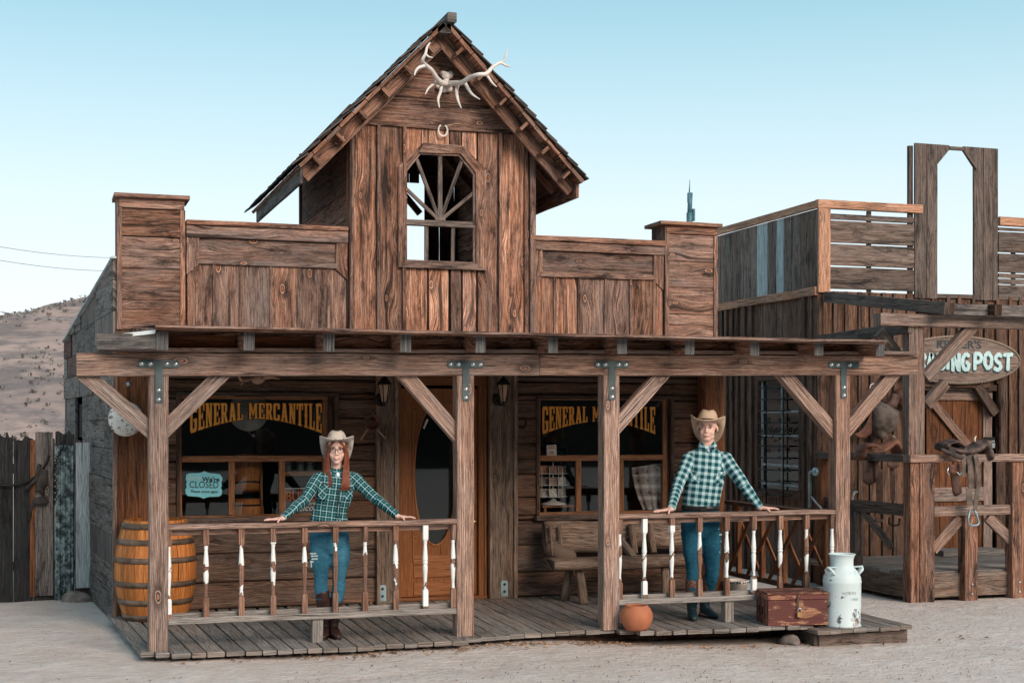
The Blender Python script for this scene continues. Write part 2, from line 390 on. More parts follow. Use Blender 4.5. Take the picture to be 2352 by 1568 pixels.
M['bone'] = plain('bleached_bone', (.74, .70, .66), .6, var=.12, scale=14, bump=.15)
M['bonep'] = plain('pinkish_old_bone', (.45, .28, .2), .6)
M['terra'] = plain('terracotta', (.42, .15, .075), .75, var=.12, scale=12, bump=.1)
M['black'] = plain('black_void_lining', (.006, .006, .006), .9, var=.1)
M['letter'] = plain('orange_gold_lettering', (1.0, .39, .055), .5, var=.12, scale=30)
M['letterb'] = plain('dark_letter_edge', (.03, .012, .008), .6)
M['signblue'] = plain('pale_turquoise_card', (.26, .74, .84), .5, var=.06)
M['ink'] = plain('dark_ink', (.02, .045, .055), .6)
M['inkw'] = plain('white_ink', (.75, .78, .78), .6, var=.05)
M['mint'] = plain('mint_letter_paint', (.50, .72, .74), .6, var=.12, scale=25)
M['wire'] = plain('grey_wire', (.38, .40, .42), .5, .3)
M['mast'] = plain('mast_steel', (.07, .17, .21), .5, .3)
M['rope'] = plain('old_rope', (.30, .24, .19), .9, var=.3, scale=60, bump=.4)
M['leather'] = plain('worn_brown_leather', (.10, .055, .042), .68, var=.55, scale=9, bump=.25)
M['leatherd'] = plain('blackened_old_leather', (.04, .033, .03), .8, var=.5, scale=12, bump=.3)
M['leathers'] = plain('dark_saddle_leather', (.075, .05, .042), .6, var=.75, scale=11, bump=.3)
M['leatherg'] = plain('grey_dried_leather', (.125, .10, .085), .75, var=.45, scale=9, bump=.25)
M['leatherr'] = plain('russet_leather', (.14, .058, .034), .62, var=.45, scale=9, bump=.2)
M['amber'] = plain('lantern_glass', (.42, .26, .16), .3, var=.2)
M['paper'] = plain('paper_card', (.62, .58, .52), .7)
M['clothw'] = plain('cream_wool', (.52, .48, .44), .9)
M['ceram'] = plain('ceramic_bowl', (.68, .62, .56), .35, var=.05)
M['dead'] = plain('dead_leaves', (.34, .20, .12), .8, var=.6, scale=5)
M['rock'] = plain('rock', (.22, .19, .175), .9, var=.35, scale=10, bump=.6)
M['scrub'] = plain('desert_scrub', (.13, .12, .105), .95, var=.5, scale=.6)

def mat_glass():
    t = NT('window_glass'); t.t.nodes.remove(t.b)
    tr = t.n('BsdfTransparent'); tr.inputs[0].default_value = (.96, .97, .97, 1)
    gl = t.n('BsdfGlossy'); gl.inputs['Roughness'].default_value = .02; gl.inputs[0].default_value = (.8, .85, .86, 1)
    fr = t.n('Fresnel'); fr.inputs[0].default_value = 1.5; mx = t.n('MixShader')
    t.l(t.math('MULTIPLY', fr.outputs[0], 1.0), mx.inputs[0]); t.l(tr.outputs[0], mx.inputs[1]); t.l(gl.outputs[0], mx.inputs[2]); t.l(mx.outputs[0], t.out.inputs[0])
    return t.mat
M['glass'] = mat_glass()

def mat_ground():
    t = NT('sandy_ground'); p = t.n('TexCoord').outputs['Object']; x = t.sep(p)
    n1 = t.noise(p, .5, 4.); n2 = t.noise(p, 3.5, 5., .65); n3 = t.noise(p, 38., 4., .7)
    st = t.noise(t.comb(t.math('MULTIPLY', x[0], 9.), t.math('MULTIPLY', x[1], 14.)), 1., 5., .7)
    c = t.mix(t.ramp(n1, .3, .7), (.58, .495, .445), (.67, .58, .525))
    c = t.mix(t.ramp(n2, .35, .75), c, (.72, .65, .605))
    c = t.mix(t.math('MULTIPLY', t.ramp(st, .56, .72), .5), c, (.22, .175, .15))
    c = t.mix(t.math('MULTIPLY', t.ramp(n3, .55, .8), .55), c, (.16, .13, .115))
    peb = t.vor(p, 26.); c = t.mix(t.ramp(peb, .08, .14, .5, 0.), c, (.62, .57, .53))
    h = t.math('ADD', t.math('MULTIPLY', n2, 2.2), t.math('ADD', t.math('MULTIPLY', st, 1.4), t.math('MULTIPLY', n3, .45)))
    t.bump(h, 1., .02); return t.fin(c, .95, .1)
M['ground'] = mat_ground()
def mat_hill(name='hill_soil', cols=((.33, .255, .235), (.44, .335, .295), (.17, .155, .155)), sc=.09):
    t = NT(name); p = t.n('TexCoord').outputs['Object']
    n1 = t.noise(p, sc * .5, 4.); n2 = t.noise(p, sc * 6, 5., .7); n3 = t.noise(p, sc * 2.2, 4., .65)
    c = t.mix(t.ramp(n1, .35, .65), cols[0], cols[1]); c = t.mix(t.math('MULTIPLY', t.ramp(n3, .42, .62), .8), c, cols[2]); c = t.mix(t.math('MULTIPLY', t.ramp(n2, .5, .66), .75), c, cols[2])
    t.bump(n2, .4, .6); return t.fin(c, 1., .05)
M['hill'] = mat_hill()
M['hilld'] = mat_hill('dark_reflection_hill', ((.06, .045, .04), (.09, .07, .06), (.025, .025, .022)))  # tone of the added unseen hill, kept dark for the glass to reflect
def mat_metal_sheet():
    t = NT('rusted_corrugated_sheet'); p = t.n('TexCoord').outputs['Object']; x = t.sep(p)
    n = t.noise(t.comb(t.math('MULTIPLY', x[0], 12.), x[1], t.math('MULTIPLY', x[2], 9.)), 1.2, 7., .75); n2 = t.noise(p, 3., 3.)
    c = t.mix(t.ramp(n, .42, .62), (.03, .05, .055), (.30, .40, .42)); c = t.mix(t.ramp(n2, .62, .7), c, (.09, .05, .04))
    return t.fin(c, .6, .4, .2)
M['sheet'] = mat_metal_sheet()
def mat_enamel(name, col, rust, th=.56, sc=7.):
    t = NT(name); p = t.n('TexCoord').outputs['Object']; x = t.sep(p)
    n = t.noise(p, sc, 8., .75); n3 = t.noise(p, sc * .5, 3.); g = t.ramp(x[2], .05, .30, .08, 0.)
    c = t.mix(t.ramp(t.math('ADD', n, g), th, th + .05), col, rust)
    c = t.mix(t.ramp(n3, .60, .66, 0., .5), c, (.30, .16, .11))
    t.bump(n, .3, .003); return t.fin(c, .5, .4)
M['can'] = mat_enamel('chipped_pale_enamel', (.62, .74, .76), (.07, .075, .08), .60)
M['basin'] = mat_enamel('old_white_enamel', (.72, .72, .68), (.10, .05, .03), .61, 16.)
def mat_plaid(name, base, mid, line, P=.075, big=.5, lw=.08, soft=.02, dark=None, sf=0):
    t = NT(name); x = t.sep(t.n('UVMap').outputs[0])
    def per(q, ph=0.): return t.math('FRACT', t.math('ADD', t.math('DIVIDE', q, P), ph + 50.))
    fu, fv = per(x[0]), per(x[1])
    def band(f, c, w):      # soft stripe centred at c
        d = t.math('ABSOLUTE', t.math('SUBTRACT', f, c)); return t.ramp(d, w - soft * .5, w + soft * .5, 1., 0.)
    c = base
    soft0 = soft; soft = sf or soft; bu, bv = band(fu, .5, big / 2), band(fv, .5, big / 2); soft = soft0
    if dark:
        c1 = t.mix(t.math('MULTIPLY', t.math('MAXIMUM', bu, bv), .8), base, mid)
        c1 = t.mix(t.math('MULTIPLY', bu, bv), c1, dark)
    else:
        c1 = t.mix(t.math('MULTIPLY', t.math('ADD', bu, bv), .5), base, mid)
    l1 = t.math('MAXIMUM', band(fu, .04, lw), band(fv, .04, lw)); l2 = t.math('MAXIMUM', band(fu, .52, .02), band(fv, .52, .02))
    c1 = t.mix(t.math('MULTIPLY', l1, .85 if not dark else .25), c1, line); c1 = t.mix(t.math('MULTIPLY', l2, .35), c1, line if not dark else (.05, .03, .05))
    t.bump(t.noise(t.n('TexCoord').outputs['Object'], 14., 4.), .5, .012)
    return t.fin(c1, .9, .1)
M['plaidw'] = mat_plaid('dark_teal_plaid_flannel', (.006, .050, .062), (.010, .085, .095), (.42, .68, .72), P=.046, big=.42, lw=.055)
M['plaidm'] = mat_plaid('teal_white_check_flannel', (.56, .67, .69), (.055, .26, .30), (.02, .12, .15), P=.058, big=.56, lw=.03, dark=(.008, .055, .07), sf=.16)
def mat_jeans(name, col, col2):
    t = NT(name); p = t.n('TexCoord').outputs['Object']; n = t.noise(p, 5., 5.); f = t.noise(p, 60., 3.)
    c = t.mix(t.ramp(n, .35, .7), col, col2); c = t.mix(t.math('MULTIPLY', t.ramp(f, .5, .7), .3), c, tuple(q * 1.8 for q in col2))
    t.bump(t.noise(p, 11., 3.), .6, .014); return t.fin(c, .9, .1)
M['jeansw'] = mat_jeans('faded_teal_denim', (.026, .115, .185), (.055, .185, .27)); M['jeansm'] = mat_jeans('deep_teal_denim', (.010, .062, .105), (.022, .11, .17))
def mat_skin(name, col):
    t = NT(name); p = t.n('TexCoord').outputs['Object']; n = t.noise(p, 25., 3.)
    t.b.inputs['Subsurface Weight'].default_value = .12; t.b.inputs['Subsurface Radius'].default_value = (.01, .004, .002); t.b.inputs['Subsurface Scale'].default_value = .6
    return t.fin(t.mix(n, tuple(q * .93 for q in col), tuple(q * 1.05 for q in col)), .5, .35)
M['skinw'] = mat_skin('fair_skin', (.76, .51, .43)); M['skinm'] = mat_skin('rosy_skin', (.74, .47, .39))
def mat_hair(name, a, b):
    t = NT(name); p = t.n('TexCoord').outputs['Object']; x = t.sep(p)
    n = t.noise(t.comb(t.math('MULTIPLY', x[0], 160.), t.math('MULTIPLY', x[1], 160.), t.math('MULTIPLY', x[2], 3.)), 1., 2.)
    return t.fin(t.mix(n, a, b), .42, .4)
M['hairw'] = mat_hair('auburn_hair', (.10, .022, .012), (.27, .075, .032)); M['hairm'] = mat_hair('short_fair_brown_hair', (.10, .05, .03), (.22, .12, .07))
def mat_straw(name, col, spots=None, band=None):
    t = NT(name); p = t.n('TexCoord').outputs['Object']; n = t.noise(p, 30., 4.)
    c = t.mix(n, tuple(q * .8 for q in col), tuple(min(1, q * 1.1) for q in col))
    if spots: c = t.mix(t.ramp(t.noise(p, 26., 5., .65), .57, .62), c, spots)
    t.bump(t.noise(p, 160., 2.), .4, .002); return t.fin(c, .75, .2)
M['strawm'] = mat_straw('tan_straw', (.60, .45, .33)); M['straww'] = mat_straw('mottled_white_felt', (.60, .56, .50), (.06, .05, .045))
M['boot'] = plain('brown_boot_leather', (.040, .018, .016), .4, var=.4, scale=25); M['bootm'] = plain('tooled_boot_leather', (.13, .065, .05), .45, var=.8, scale=60, bump=.5)
M['bootb'] = plain('dark_teal_boot_foot', (.018, .045, .055), .35); M['belt'] = plain('black_belt', (.012, .011, .011), .4); M['lens'] = M['glass']
M['eye'] = plain('eye_white', (.72, .70, .68), .25, var=.03); M['iris'] = plain('iris', (.035, .035, .035), .2); M['lips'] = plain('lips', (.52, .23, .20), .5, var=.05); M['brow'] = plain('eyebrow', (.13, .065, .04), .8)
M['teeth'] = plain('teeth', (.78, .76, .72), .3, var=.03)
def mat_blanket():
    t = NT('woven_patterned_blanket'); x = t.sep(t.n('UVMap').outputs[0]); u, v = x[0], x[1]
    fu = t.math('ABSOLUTE', t.math('SUBTRACT', t.math('FRACT', t.math('MULTIPLY', u, 6.)), .5)); fv = t.math('FRACT', t.math('MULTIPLY', v, 4.))
    dv = t.math('ABSOLUTE', t.math('SUBTRACT', fv, .5)); zz = t.math('ADD', fu, dv)
    c = t.mix(t.ramp(t.math('SINE', t.math('MULTIPLY', zz, 42.)), .0, .2), (.55, .5, .46), (.10, .035, .035))
    c = t.mix(t.ramp(dv, .33, .35), c, (.58, .54, .5)); c = t.mix(t.ramp(zz, .12, .14, 1., 0.), c, (.16, .03, .03))
    return t.fin(c, .95, .1)
M['blanket'] = mat_blanket()
# ================================================================ ground, hills
def gz(x, y):
    s = max(0, min(1, (x - 3.2) / 3.)); s = s * s * (3 - 2 * s)
    return -.075 - .105 * s - .03 * max(0, min(1, (y - 11.5) / 2))
mb = MB(); xs = [-900, -300, -120, -60, -30, -15, -8] + [-5 + .25 * i for i in range(76)] + [16, 20, 30, 60, 120, 300, 900]
ys = [-600, -200, -60, -20, -5, 2, 6, 8] + [9 + .18 * i for i in range(46)] + [19, 22, 30, 60, 120, 300, 900]
for y in ys:
    for x in xs:
        near = 1 if (-5 < x < 15 and 8 < y < 17) else 0
        mb.v.append(V((x, y, gz(x, y) + near * (.016 * (mnoise.noise(V((x * 1.3, y * 1.3, 0)))) + .008 * mnoise.noise(V((x * 5, y * 5, 3)))))))
nx = len(xs)
for j in range(len(ys) - 1):
    for i in range(nx - 1):
        q = [j * nx + i, j * nx + i + 1, (j + 1) * nx + i + 1, (j + 1) * nx + i]
        mb.face(q, [(0, 0)] * 4, sm=True)
tag(mb.build('ground', M['ground']), kind='structure')

def hill(name, x0, x1, y0, y1, hf, mat, nx=150, ny=40):
    mb = MB()
    for j in range(ny + 1):
        for i in range(nx + 1):
            x = x0 + (x1 - x0) * i / nx; y = y0 + (y1 - y0) * j / ny
            mb.v.append(V((x, y, hf(x, y, j / ny))))
    for j in range(ny):
        for i in range(nx):
            a = j * (nx + 1) + i; mb.face((a, a + 1, a + nx + 2, a + nx + 1), [(0, 0)] * 4, sm=True)
    o = mb.build(name, mat, recalc=True); return tag(o, kind='structure')
def hf(x, y, t):
    base = 14.2 + .22 * x * max(0, min(1, (30 - abs(x)) / 30.)) + .8 * math.sin(x * .11) + 2.2 * mnoise.noise(V((x * .03, y * .03, 1)))
    prof = math.sin(min(1, t * 1.35) * math.pi / 2) ** 1.2
    return -1 + prof * base + .9 * mnoise.noise(V((x * .12, y * .12, 5))) * prof + .25 * mnoise.noise(V((x * .5, y * .5, 2))) * prof
hill('hill', -120, 190, 75, 185, hf, M['hill'], 260, 90)
def hf2(x, y, t): return -1 + 32 * math.sin(t * math.pi / 2) + 3 * mnoise.noise(V((x * .03, y * .03, 9))) * t
hill('unseen_reflection_hill', -220, 240, -28, -120, hf2, M['hilld'], 60, 12)  # unseen hill added behind the camera so the windows reflect dark, not sky
# scrub bushes on the near hill face: uncountable
mb = MB(); random.seed(5)
for _ in range(5200):
    x = U(-30, 30); y = U(80, 150); z = hf(x, y, (y - 75) / 110.)
    if mnoise.noise(V((x * .08, y * .08, 20))) + U(-.25, .25) < .0: continue
    r = U(.10, .30)
    for k in range(5):
        a = U(0, 6.28); c = V((x + math.cos(a) * r * .5, y + math.sin(a) * r * .5, z + U(.0, r * .7))); d = V((U(-1, 1), U(-1, 1), U(.2, 1))).normalized() * r * .7; e = V((U(-1, 1), U(-1, 1), U(-1, 1))).normalized() * r * .5
        b = len(mb.v); mb.v += [c - e, c + e, c + d]; mb.face((b, b + 1, b + 2), [(0, 0)] * 3)
tag(mb.build('hill_scrub', M['scrub']), 'grey green desert scrub dotted over the hillside', 'scrub', kind='stuff')

# ================================================================ general store
XL, XR, YW = .655, 6.665, 13.34
random.seed(3)
store = thing('store_building', 'weathered wooden mercantile store with a false front, gabled tower and covered porch', 'store building', (XL, YW, 0))
def X_(px, y=800, Y=YW): return at(px, y, Y).x
def Z_(py, px, Y=YW): return at(px, py, Y).z
def tt(b=None, g=None, s=None): return (U(.25, .75) if b is None else b + U(-.18, .20), U(.1, .85) if g is None else g + U(-.2, .3), R() if s is None else s)

# --- porch wall of horizontal logs with openings
W1 = (X_(404), X_(776), Z_(1197, 560), Z_(900, 560)); W2 = (X_(1230), X_(1545), Z_(1190, 1380), Z_(908, 1380)); DR = (X_(862), X_(1178), 0., Z_(862, 1000))
D0, D1 = X_(908), X_(1118)
ops = [W1, W2, DR]
zr = [0]
while zr[-1] < 2.55: zr.append(zr[-1] + (U(.23, .29) if zr[-1] < .75 else U(.15, .27)))
zr[-1] = 2.58; zb = sorted(set(zr))
mb = MB()
for z0, z1 in zip(zb[:-1], zb[1:]):
    cuts = sorted([z0, z1] + [o[q] for o in ops for q in (2, 3) if z0 + .02 < o[q] < z1 - .02])
    base = tt(.5, .4); x0 = XL
    for a, b in zip(cuts[:-1], cuts[1:]):
        segs = [(XL, XR)]
        for o in ops:
            if a < o[3] - .01 and b > o[2] + .01:
                ns = []
                for s in segs:
                    if o[1] <= s[0] or o[0] >= s[1]: ns.append(s); continue
                    if o[0] > s[0]: ns.append((s[0], o[0]))
                    if o[1] < s[1]: ns.append((o[1], s[1]))
                segs = ns
        for s in segs:
            if s[1] - s[0] < .02: continue
            mb.bx(s[0], s[1], YW - .01 - U(0, .01), YW + .06, a + .004, b - .004, 'x', tint=(base[0] + U(-.08, .08), base[1], R()), ch=.022, wob=.004, seg=.5)
wall = mb.build('front_wall', M['log'], store)
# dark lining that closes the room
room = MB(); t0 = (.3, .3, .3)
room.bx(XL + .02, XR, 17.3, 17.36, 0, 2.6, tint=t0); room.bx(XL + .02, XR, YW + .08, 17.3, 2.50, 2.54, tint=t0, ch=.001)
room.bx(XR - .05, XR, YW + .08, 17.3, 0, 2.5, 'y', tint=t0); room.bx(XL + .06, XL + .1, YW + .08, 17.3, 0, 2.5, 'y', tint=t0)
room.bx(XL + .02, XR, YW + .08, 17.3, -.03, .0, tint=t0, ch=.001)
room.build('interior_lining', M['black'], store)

# --- left side wall, patched and splayed
S0 = V((XL, YW, 0)); S1 = V((.30, 18.0, 0)); sdv = (S1 - S0).normalized(); SL = (S1 - S0).length; sn = V((-sdv.y, sdv.x, 0))
if sn.x > 0: sn = -sn
ztop = lambda s: 3.20 + (2.68 - 3.20) * s / SL
def spx(px):      # arc position along the side wall at an image column
    r = (px - 1176) / F; k = (SI + r * CO) / (CO - r * SI)
    s = (k * S0.y - S0.x) / (sdv.x - k * sdv.y); return s
mb = MB(); red = MB(); z = -.1; row = 0
sw0, sw1 = spx(189), spx(173); wz0, wz1 = 1.56, 1.93
while z < 3.2:
    h = U(.23, .28); s = 0
    while s < SL:
        l = U(.5, 1.7) if z > 1.2 else U(1.2, 2.6); e = min(SL, s + l)
        zt0, zt1 = min(z + h, ztop(s)), min(z + h, ztop(e))
        if zt0 - z > .02 and not (e > sw0 and s < sw1 and z + h > wz0 and z < wz1):
            ox = sn * U(.0, .02)
            pts = [S0 + sdv * (s + .004) + V((0, 0, z + .003)) + ox, S0 + sdv * (e - .004) + V((0, 0, z + .003)) + ox, S0 + sdv * (e - .004) + V((0, 0, max(z + .01, zt1 - .003))) + ox, S0 + sdv * (s + .004) + V((0, 0, zt0 - .003)) + ox]
            isred = (2.15 < z < 2.75 and R() < .22)
            (red if isred else mb).prism(pts, -sn * .03, sdv if R() < .8 else (0, 0, 1), tint=tt(.5))
        elif zt0 - z > .02:      # around the little window
            for (a, b) in ((s, sw0), (sw1, e)):
                if b - a > .03:
                    pts = [S0 + sdv * a + V((0, 0, z)), S0 + sdv * b + V((0, 0, z)), S0 + sdv * b + V((0, 0, min(zt0, zt1))), S0 + sdv * a + V((0, 0, min(zt0, zt1)))]
                    mb.prism(pts, -sn * .03, sdv, tint=tt(.4))
        s = e
    z += h; row += 1
side = mb.build('side_wall', M['slate'], store)
if red.v: red.build('siding_patch', M['redpatch'], side)
mb = MB(); p = lambda s, z, o: S0 + sdv * s + V((0, 0, z)) + sn * o
mb.prism([p(sw0, wz0, -.04), p(sw1, wz0, -.04), p(sw1, wz1, -.04), p(sw0, wz1, -.04)], -sn * .01, tint=(.2, .2, .2)); mb.build('window', M['black'], side)
mb = MB(); mb.board(p(-.02, 3.215, .0), p(SL, 2.695, .0), .08, .02, (1, 0, 0))
mb.build('roof_edge', M['pale'], store)
mb = MB()   # store roof behind the false front
mb.prism([(XL, YW + .1, 3.18), (XR, YW + .1, 3.18), (XR, 18, 2.66), (.30, 18, 2.66)], (0, 0, .03), (0, 1, 0)); mb.build('roof', M['grayw'], store)
mb = MB(); mb.bx(XR - .03, XR, YW + .03, 18, -.1, 3.16, 'y', tint=(.4, .5, .4)); mb.build('side_wall', M['slate'], store)
mb = MB(); mb.bx(.3, XR, 18, 18.03, -.1, 2.66, tint=(.4, .5, .4)); mb.build('back_wall', M['slate'], store)

# --- corner posts on the porch
for k, (x0, x1, nm) in enumerate(((XL, X_(345, 1000), 0), (X_(1597, 1000), X_(1648, 1000), 1))):
    mb = MB(); mb.board(((x0 + x1) / 2, YW - .10, 0), ((x0 + x1) / 2, YW - .10, 2.5), x1 - x0, .16, (1, 0, 0), tint=(.5, .15, .4), ch=.03, wob=.004)
    pp = mb.build('corner_pillar', M['pillar'], store)
    if k == 0:
        mb = MB(); mb.board((XL - .012, YW - .19, -.05), (XL - .012, YW - .19, 2.5), .04, .03, (1, 0, 0), tint=(.5, .6, .2)); mb.build('corner_trim', M['beamw'], store)
        mb = MB(); q = at(295, 882, YW - .19); mb.lathe(q, [(.0, -.012), (.028, -.01), (.028, 0), (.012, .004), (.012, .02), (0, .02)], 12, (0, -1, 0)); mb.build('washer_bolt', M['bolt'], pp)

# --- shop windows
def shop_window(WX, glassL, glassR, mull, ytop, yrail, ybot, stileR, pcx):
    x0, x1, z0, z1 = WX; Yf = YW - .03
    fr = MB(); w = .045
    fr.bx(x0, x1, Yf - .01, YW + .06, z1 - .035, z1, 'x', tint=(.2, .7, .3)); fr.bx(x0, x0 + .03, Yf - .01, YW + .06, z0 + .05, z1 - .036, 'z', tint=(.3, .5, .3))
    fr.bx(x1 - .035, x1, Yf - .01, YW + .06, z0 + .05, z1 - .036, 'z', tint=(.3, .5, .3)); fr.bx(x0 - .02, x1 + .02, Yf - .07, YW + .05, z0, z0 + .045, 'x', tint=(.6, .8, .3))
    f = fr.build('window', [M['dark']], store)
    s = MB(); Y0, Y1 = YW - .005, YW + .035; gx0, gx1 = X_(glassL, Y=YW + .01), X_(glassR, Y=YW + .01); gz0, gz1 = Z_(ybot, pcx), Z_(ytop, pcx); zr_ = Z_(yrail, pcx)
    s.bx(gx0 - .04, gx0, Y0, Y1, gz0, gz1, 'z', tint=(.5, .2, .3)); s.bx(gx1, gx1 + .05, Y0, Y1, gz0, gz1, 'z', tint=(.45, .2, .3))
    s.bx(gx0 - .04, gx1 + .05, Y0 - .003, Y1, gz1 + .001, gz1 + .045, 'x', tint=(.45, .3, .3)); s.bx(gx0, gx1, Y0 - .003, Y1, zr_ - .028, zr_ + .028, 'x', tint=(.6, .1, .3)); s.bx(gx0 - .04, gx1 + .05, Y0 - .003, Y1, gz0 - .05, gz0 - .001, 'x', tint=(.5, .6, .3))
    for m in mull: xm = X_(m, Y=YW); s.bx(xm - .028, xm + .028, Y0 + .001, Y1, gz0, zr_ - .029, 'z', tint=(.55, .15, .3))
    s.build('sash', M['sash'], f)
    g = MB(); g.prism([(gx0, YW + .02, gz0), (gx1, YW + .02, gz0), (gx1, YW + .02, gz1), (gx0, YW + .02, gz1)], (0, .004, 0)); g.build('pane', M['glass'], f)
    # dark gap filler round the sash
    return f, gx0, gx1, gz0, gz1, zr_
w1 = shop_window(W1, 417, 740, (532, 648), 917, 1053, 1181, 0, 560)
w2 = shop_window(W2, 1240, 1521, (1329, 1427), 919, 1051, 1173, 0, 1380)
for (w, x0, x1) in ((w1, w1[2] + .05, W1[1] - .035), (w2, w2[2] + .05, W2[1] - .035)):
    mb = MB(); mb.bx(x0 - .002, x1 + .002, YW + .01, YW + .05, w[3] - .05, w[4] + .045, 'z', tint=(.3, .3, .3)); mb.build('jamb', M['dark'], w[0])

GL = {
 'G': (1, [(0, .07, .34, .93), (.1, .87, .9, 1), (.66, .68, 1, .93), (.1, 0, .9, .13), (.64, .07, 1, .44), (.5, .36, 1, .46)]),
 'E': (.95, [(.1, 0, .46, 1), (0, .9, 1, 1), (.8, .7, 1, .92), (0, 0, 1, .1), (.8, .08, 1, .32), (.4, .45, .7, .55), (.62, .37, .76, .63)]),
 'N': (1.05, [(.1, 0, .32, 1), (0, .93, .45, 1), (0, 0, .42, .07), (.7, 0, .92, 1), (.6, .93, 1, 1), [(.1, 1), (.44, 1), (.92, 0), (.6, 0)]]),
 'R': (1.05, [(.1, 0, .42, 1), (0, .9, .8, 1), (.62, .56, .92, .94), (.3, .46, .8, .56), [(.42, .5), (.72, .5), (1.02, 0), (.66, 0)], (0, 0, .5, .08)]),
 'A': (1.1, [[(.34, 1), (.6, 1), (.34, 0), (.08, 0)], [(.40, 1), (.68, 1), (.96, 0), (.62, 0)], (.26, .25, .74, .36), (0, 0, .42, .07), (.55, 0, 1.02, .07), (.28, .94, .72, 1)]),
 'L': (.9, [(.1, 0, .46, 1), (0, .93, .58, 1), (0, 0, 1, .1), (.78, .08, 1, .34)]),
 'M': (1.35, [(.08, 0, .26, 1), (.74, 0, .94, 1), [(.08, 1), (.32, 1), (.58, .2), (.44, .2)], [(.94, 1), (.7, 1), (.42, .2), (.56, .2)], (0, 0, .34, .07), (.66, 0, 1.02, .07), (0, .94, .3, 1), (.72, .94, 1.02, 1)]),
 'C': (.98, [(0, .07, .34, .93), (.1, .87, .9, 1), (.66, .66, 1, .93), (.1, 0, .9, .13), (.66, .07, 1, .34)]),
 'T': (1.0, [(.33, 0, .67, 1), (0, .9, 1, 1), (0, .72, .15, .92), (.85, .72, 1, .92), (.2, 0, .8, .08)]),
 'I': (.62, [(.22, 0, .78, 1), (0, .93, 1, 1), (0, 0, 1, .07), (.1, .47, .9, .53)])}
def arch_lettering(w, pl, pr, ytop, yend, ymid, pcx, Yp):
    xa, xb = X_(pl, Y=Yp), X_(pr, Y=Yp); zt, ze, zm = Z_(ytop, pcx, Yp), Z_(yend, pcx, Yp), Z_(ymid, pcx, Yp)
    txt = 'GENERAL MERCANTILE'; gap = .16; tot = sum((.55 if c == ' ' else GL[c][0]) + gap for c in txt) - gap; k = (xb - xa) / tot
    top = MB(); edge = MB(); x = xa
    def mp(px_, fy):
        c = (px_ - (xa + xb) / 2) / ((xb - xa) / 2); zb_ = zm + (ze - zm) * abs(c) ** 1.75
        return zb_ + (zt - zb_) * fy
    n = 0
    for c in txt:
        if c == ' ': x += (.55 + gap) * k; continue
        wd, polys = GL[c]
        for q in polys:
            pts = [(q[0], q[1]), (q[2], q[1]), (q[2], q[3]), (q[0], q[3])] if isinstance(q, tuple) else q
            n += 1; yy = Yp - .0006 * (n % 7)
            P_ = [V((x + a * wd * k, yy, mp(x + a * wd * k, b))) for a, b in pts]; top.prism(P_, (0, .003, 0))
            cx = sum((p for p in P_), V((0, 0, 0))) / len(P_)
            Q = [V((p.x + (.007 if p.x > cx.x else -.007), yy + .008, p.z + (.007 if p.z > cx.z else -.007))) for p in P_]; edge.prism(Q, (0, .002, 0))
        x += (wd + gap) * k
    l = top.build('lettering', M['letter'], w); edge.build('letter_outline', M['letterb'], w); return l
arch_lettering(w1[0], 437, 739, 925.8, 995, 961, 588, YW + .005)
arch_lettering(w2[0], 1246, 1504.5, 933.7, 997, 966.6, 1375, YW + .005)

# --- door with oval light
c2 = crop(850, 900, .28703); c7 = crop(900, 1250, .29762)
door = MB(); dx0, dx1, dz0, dz1 = X_(922), X_(1098), .04, Z_(892, 1000); dy = YW + .035
cx = X_(1003); cz = (Z_(933, 1000) + Z_(1250, 1000)) / 2; rz = (Z_(933, 1000) - Z_(1250, 1000)) / 2; rx = X_(1050) - cx
N = 64; b = len(door.v)
for j in range(N):
    a = 2 * math.pi * j / N; c_, s_ = math.cos(a), math.sin(a)
    ex, ez = cx + rx * c_, cz + rz * s_
    hx = (dx1 - cx) if c_ > 0 else (cx - dx0); hz = (dz1 - cz) if s_ > 0 else (cz - dz0)
    k = min(hx / max(1e-6, abs(c_)), hz / max(1e-6, abs(s_)))
    ox, oz = cx + k * c_, cz + k * s_
    door.v += [V((ox, dy, oz)), V((ex, dy, ez)), V((ex, dy + .045, ez))]
for (X1, Z1) in ((dx0, dz0), (dx1, dz0), (dx1, dz1), (dx0, dz1)): pass
for j in range(N):
    a, c = b + 3 * j, b + 3 * ((j + 1) % N)
    uvq = lambda i: (door.v[i].z, door.v[i].x)
    for q in ((a, c, c + 1, a + 1), (a + 1, c + 1, c + 2, a + 2)): door.face(q, [uvq(i) for i in q], (.5, .2, .3))
for (X1, Z1) in ((dx0, dz0), (dx1, dz0), (dx1, dz1), (dx0, dz1)):      # corner triangles
    js = sorted(range(N), key=lambda j: (door.v[b + 3 * j] - V((X1, dy, Z1))).length)[:2]
    i0 = len(door.v); door.v += [V((X1, dy, Z1))]; q = (i0, b + 3 * js[0], b + 3 * js[1]); door.face(q, [(door.v[i].z, door.v[i].x) for i in q], (.5, .2, .3))
door.bx(dx0, dx0 + .003, dy + .001, dy + .045, dz0, dz1, 'z', tint=(.5, .2, .3), ch=.0005)
do = door.build('door', M['doorw'], store, recalc=False)
fr = MB()
fr.bx(D0, dx0 - .004, YW - .01, YW + .08, .0, dz1 + .03, 'z', tint=(.4, .2, .2)); fr.bx(dx1 + .004, D1, YW - .01, YW + .08, 0, dz1 + .03, 'z', tint=(.35, .3, .2)); fr.bx(D0, D1, YW - .012, YW + .08, dz1 + .031, DR[3], 'x', tint=(.3, .3, .2))
fr.bx(dx1 + .06, dx1 + .075, YW - .03, YW - .012, 0, dz1, 'z', tint=(.5, .2, .2)); fr.bx(D0 + .0, D1, YW - .02, YW + .1, 0, .035, 'x', tint=(.3, .5, .2))
fr.build('door_frame', M['doorw'], store)
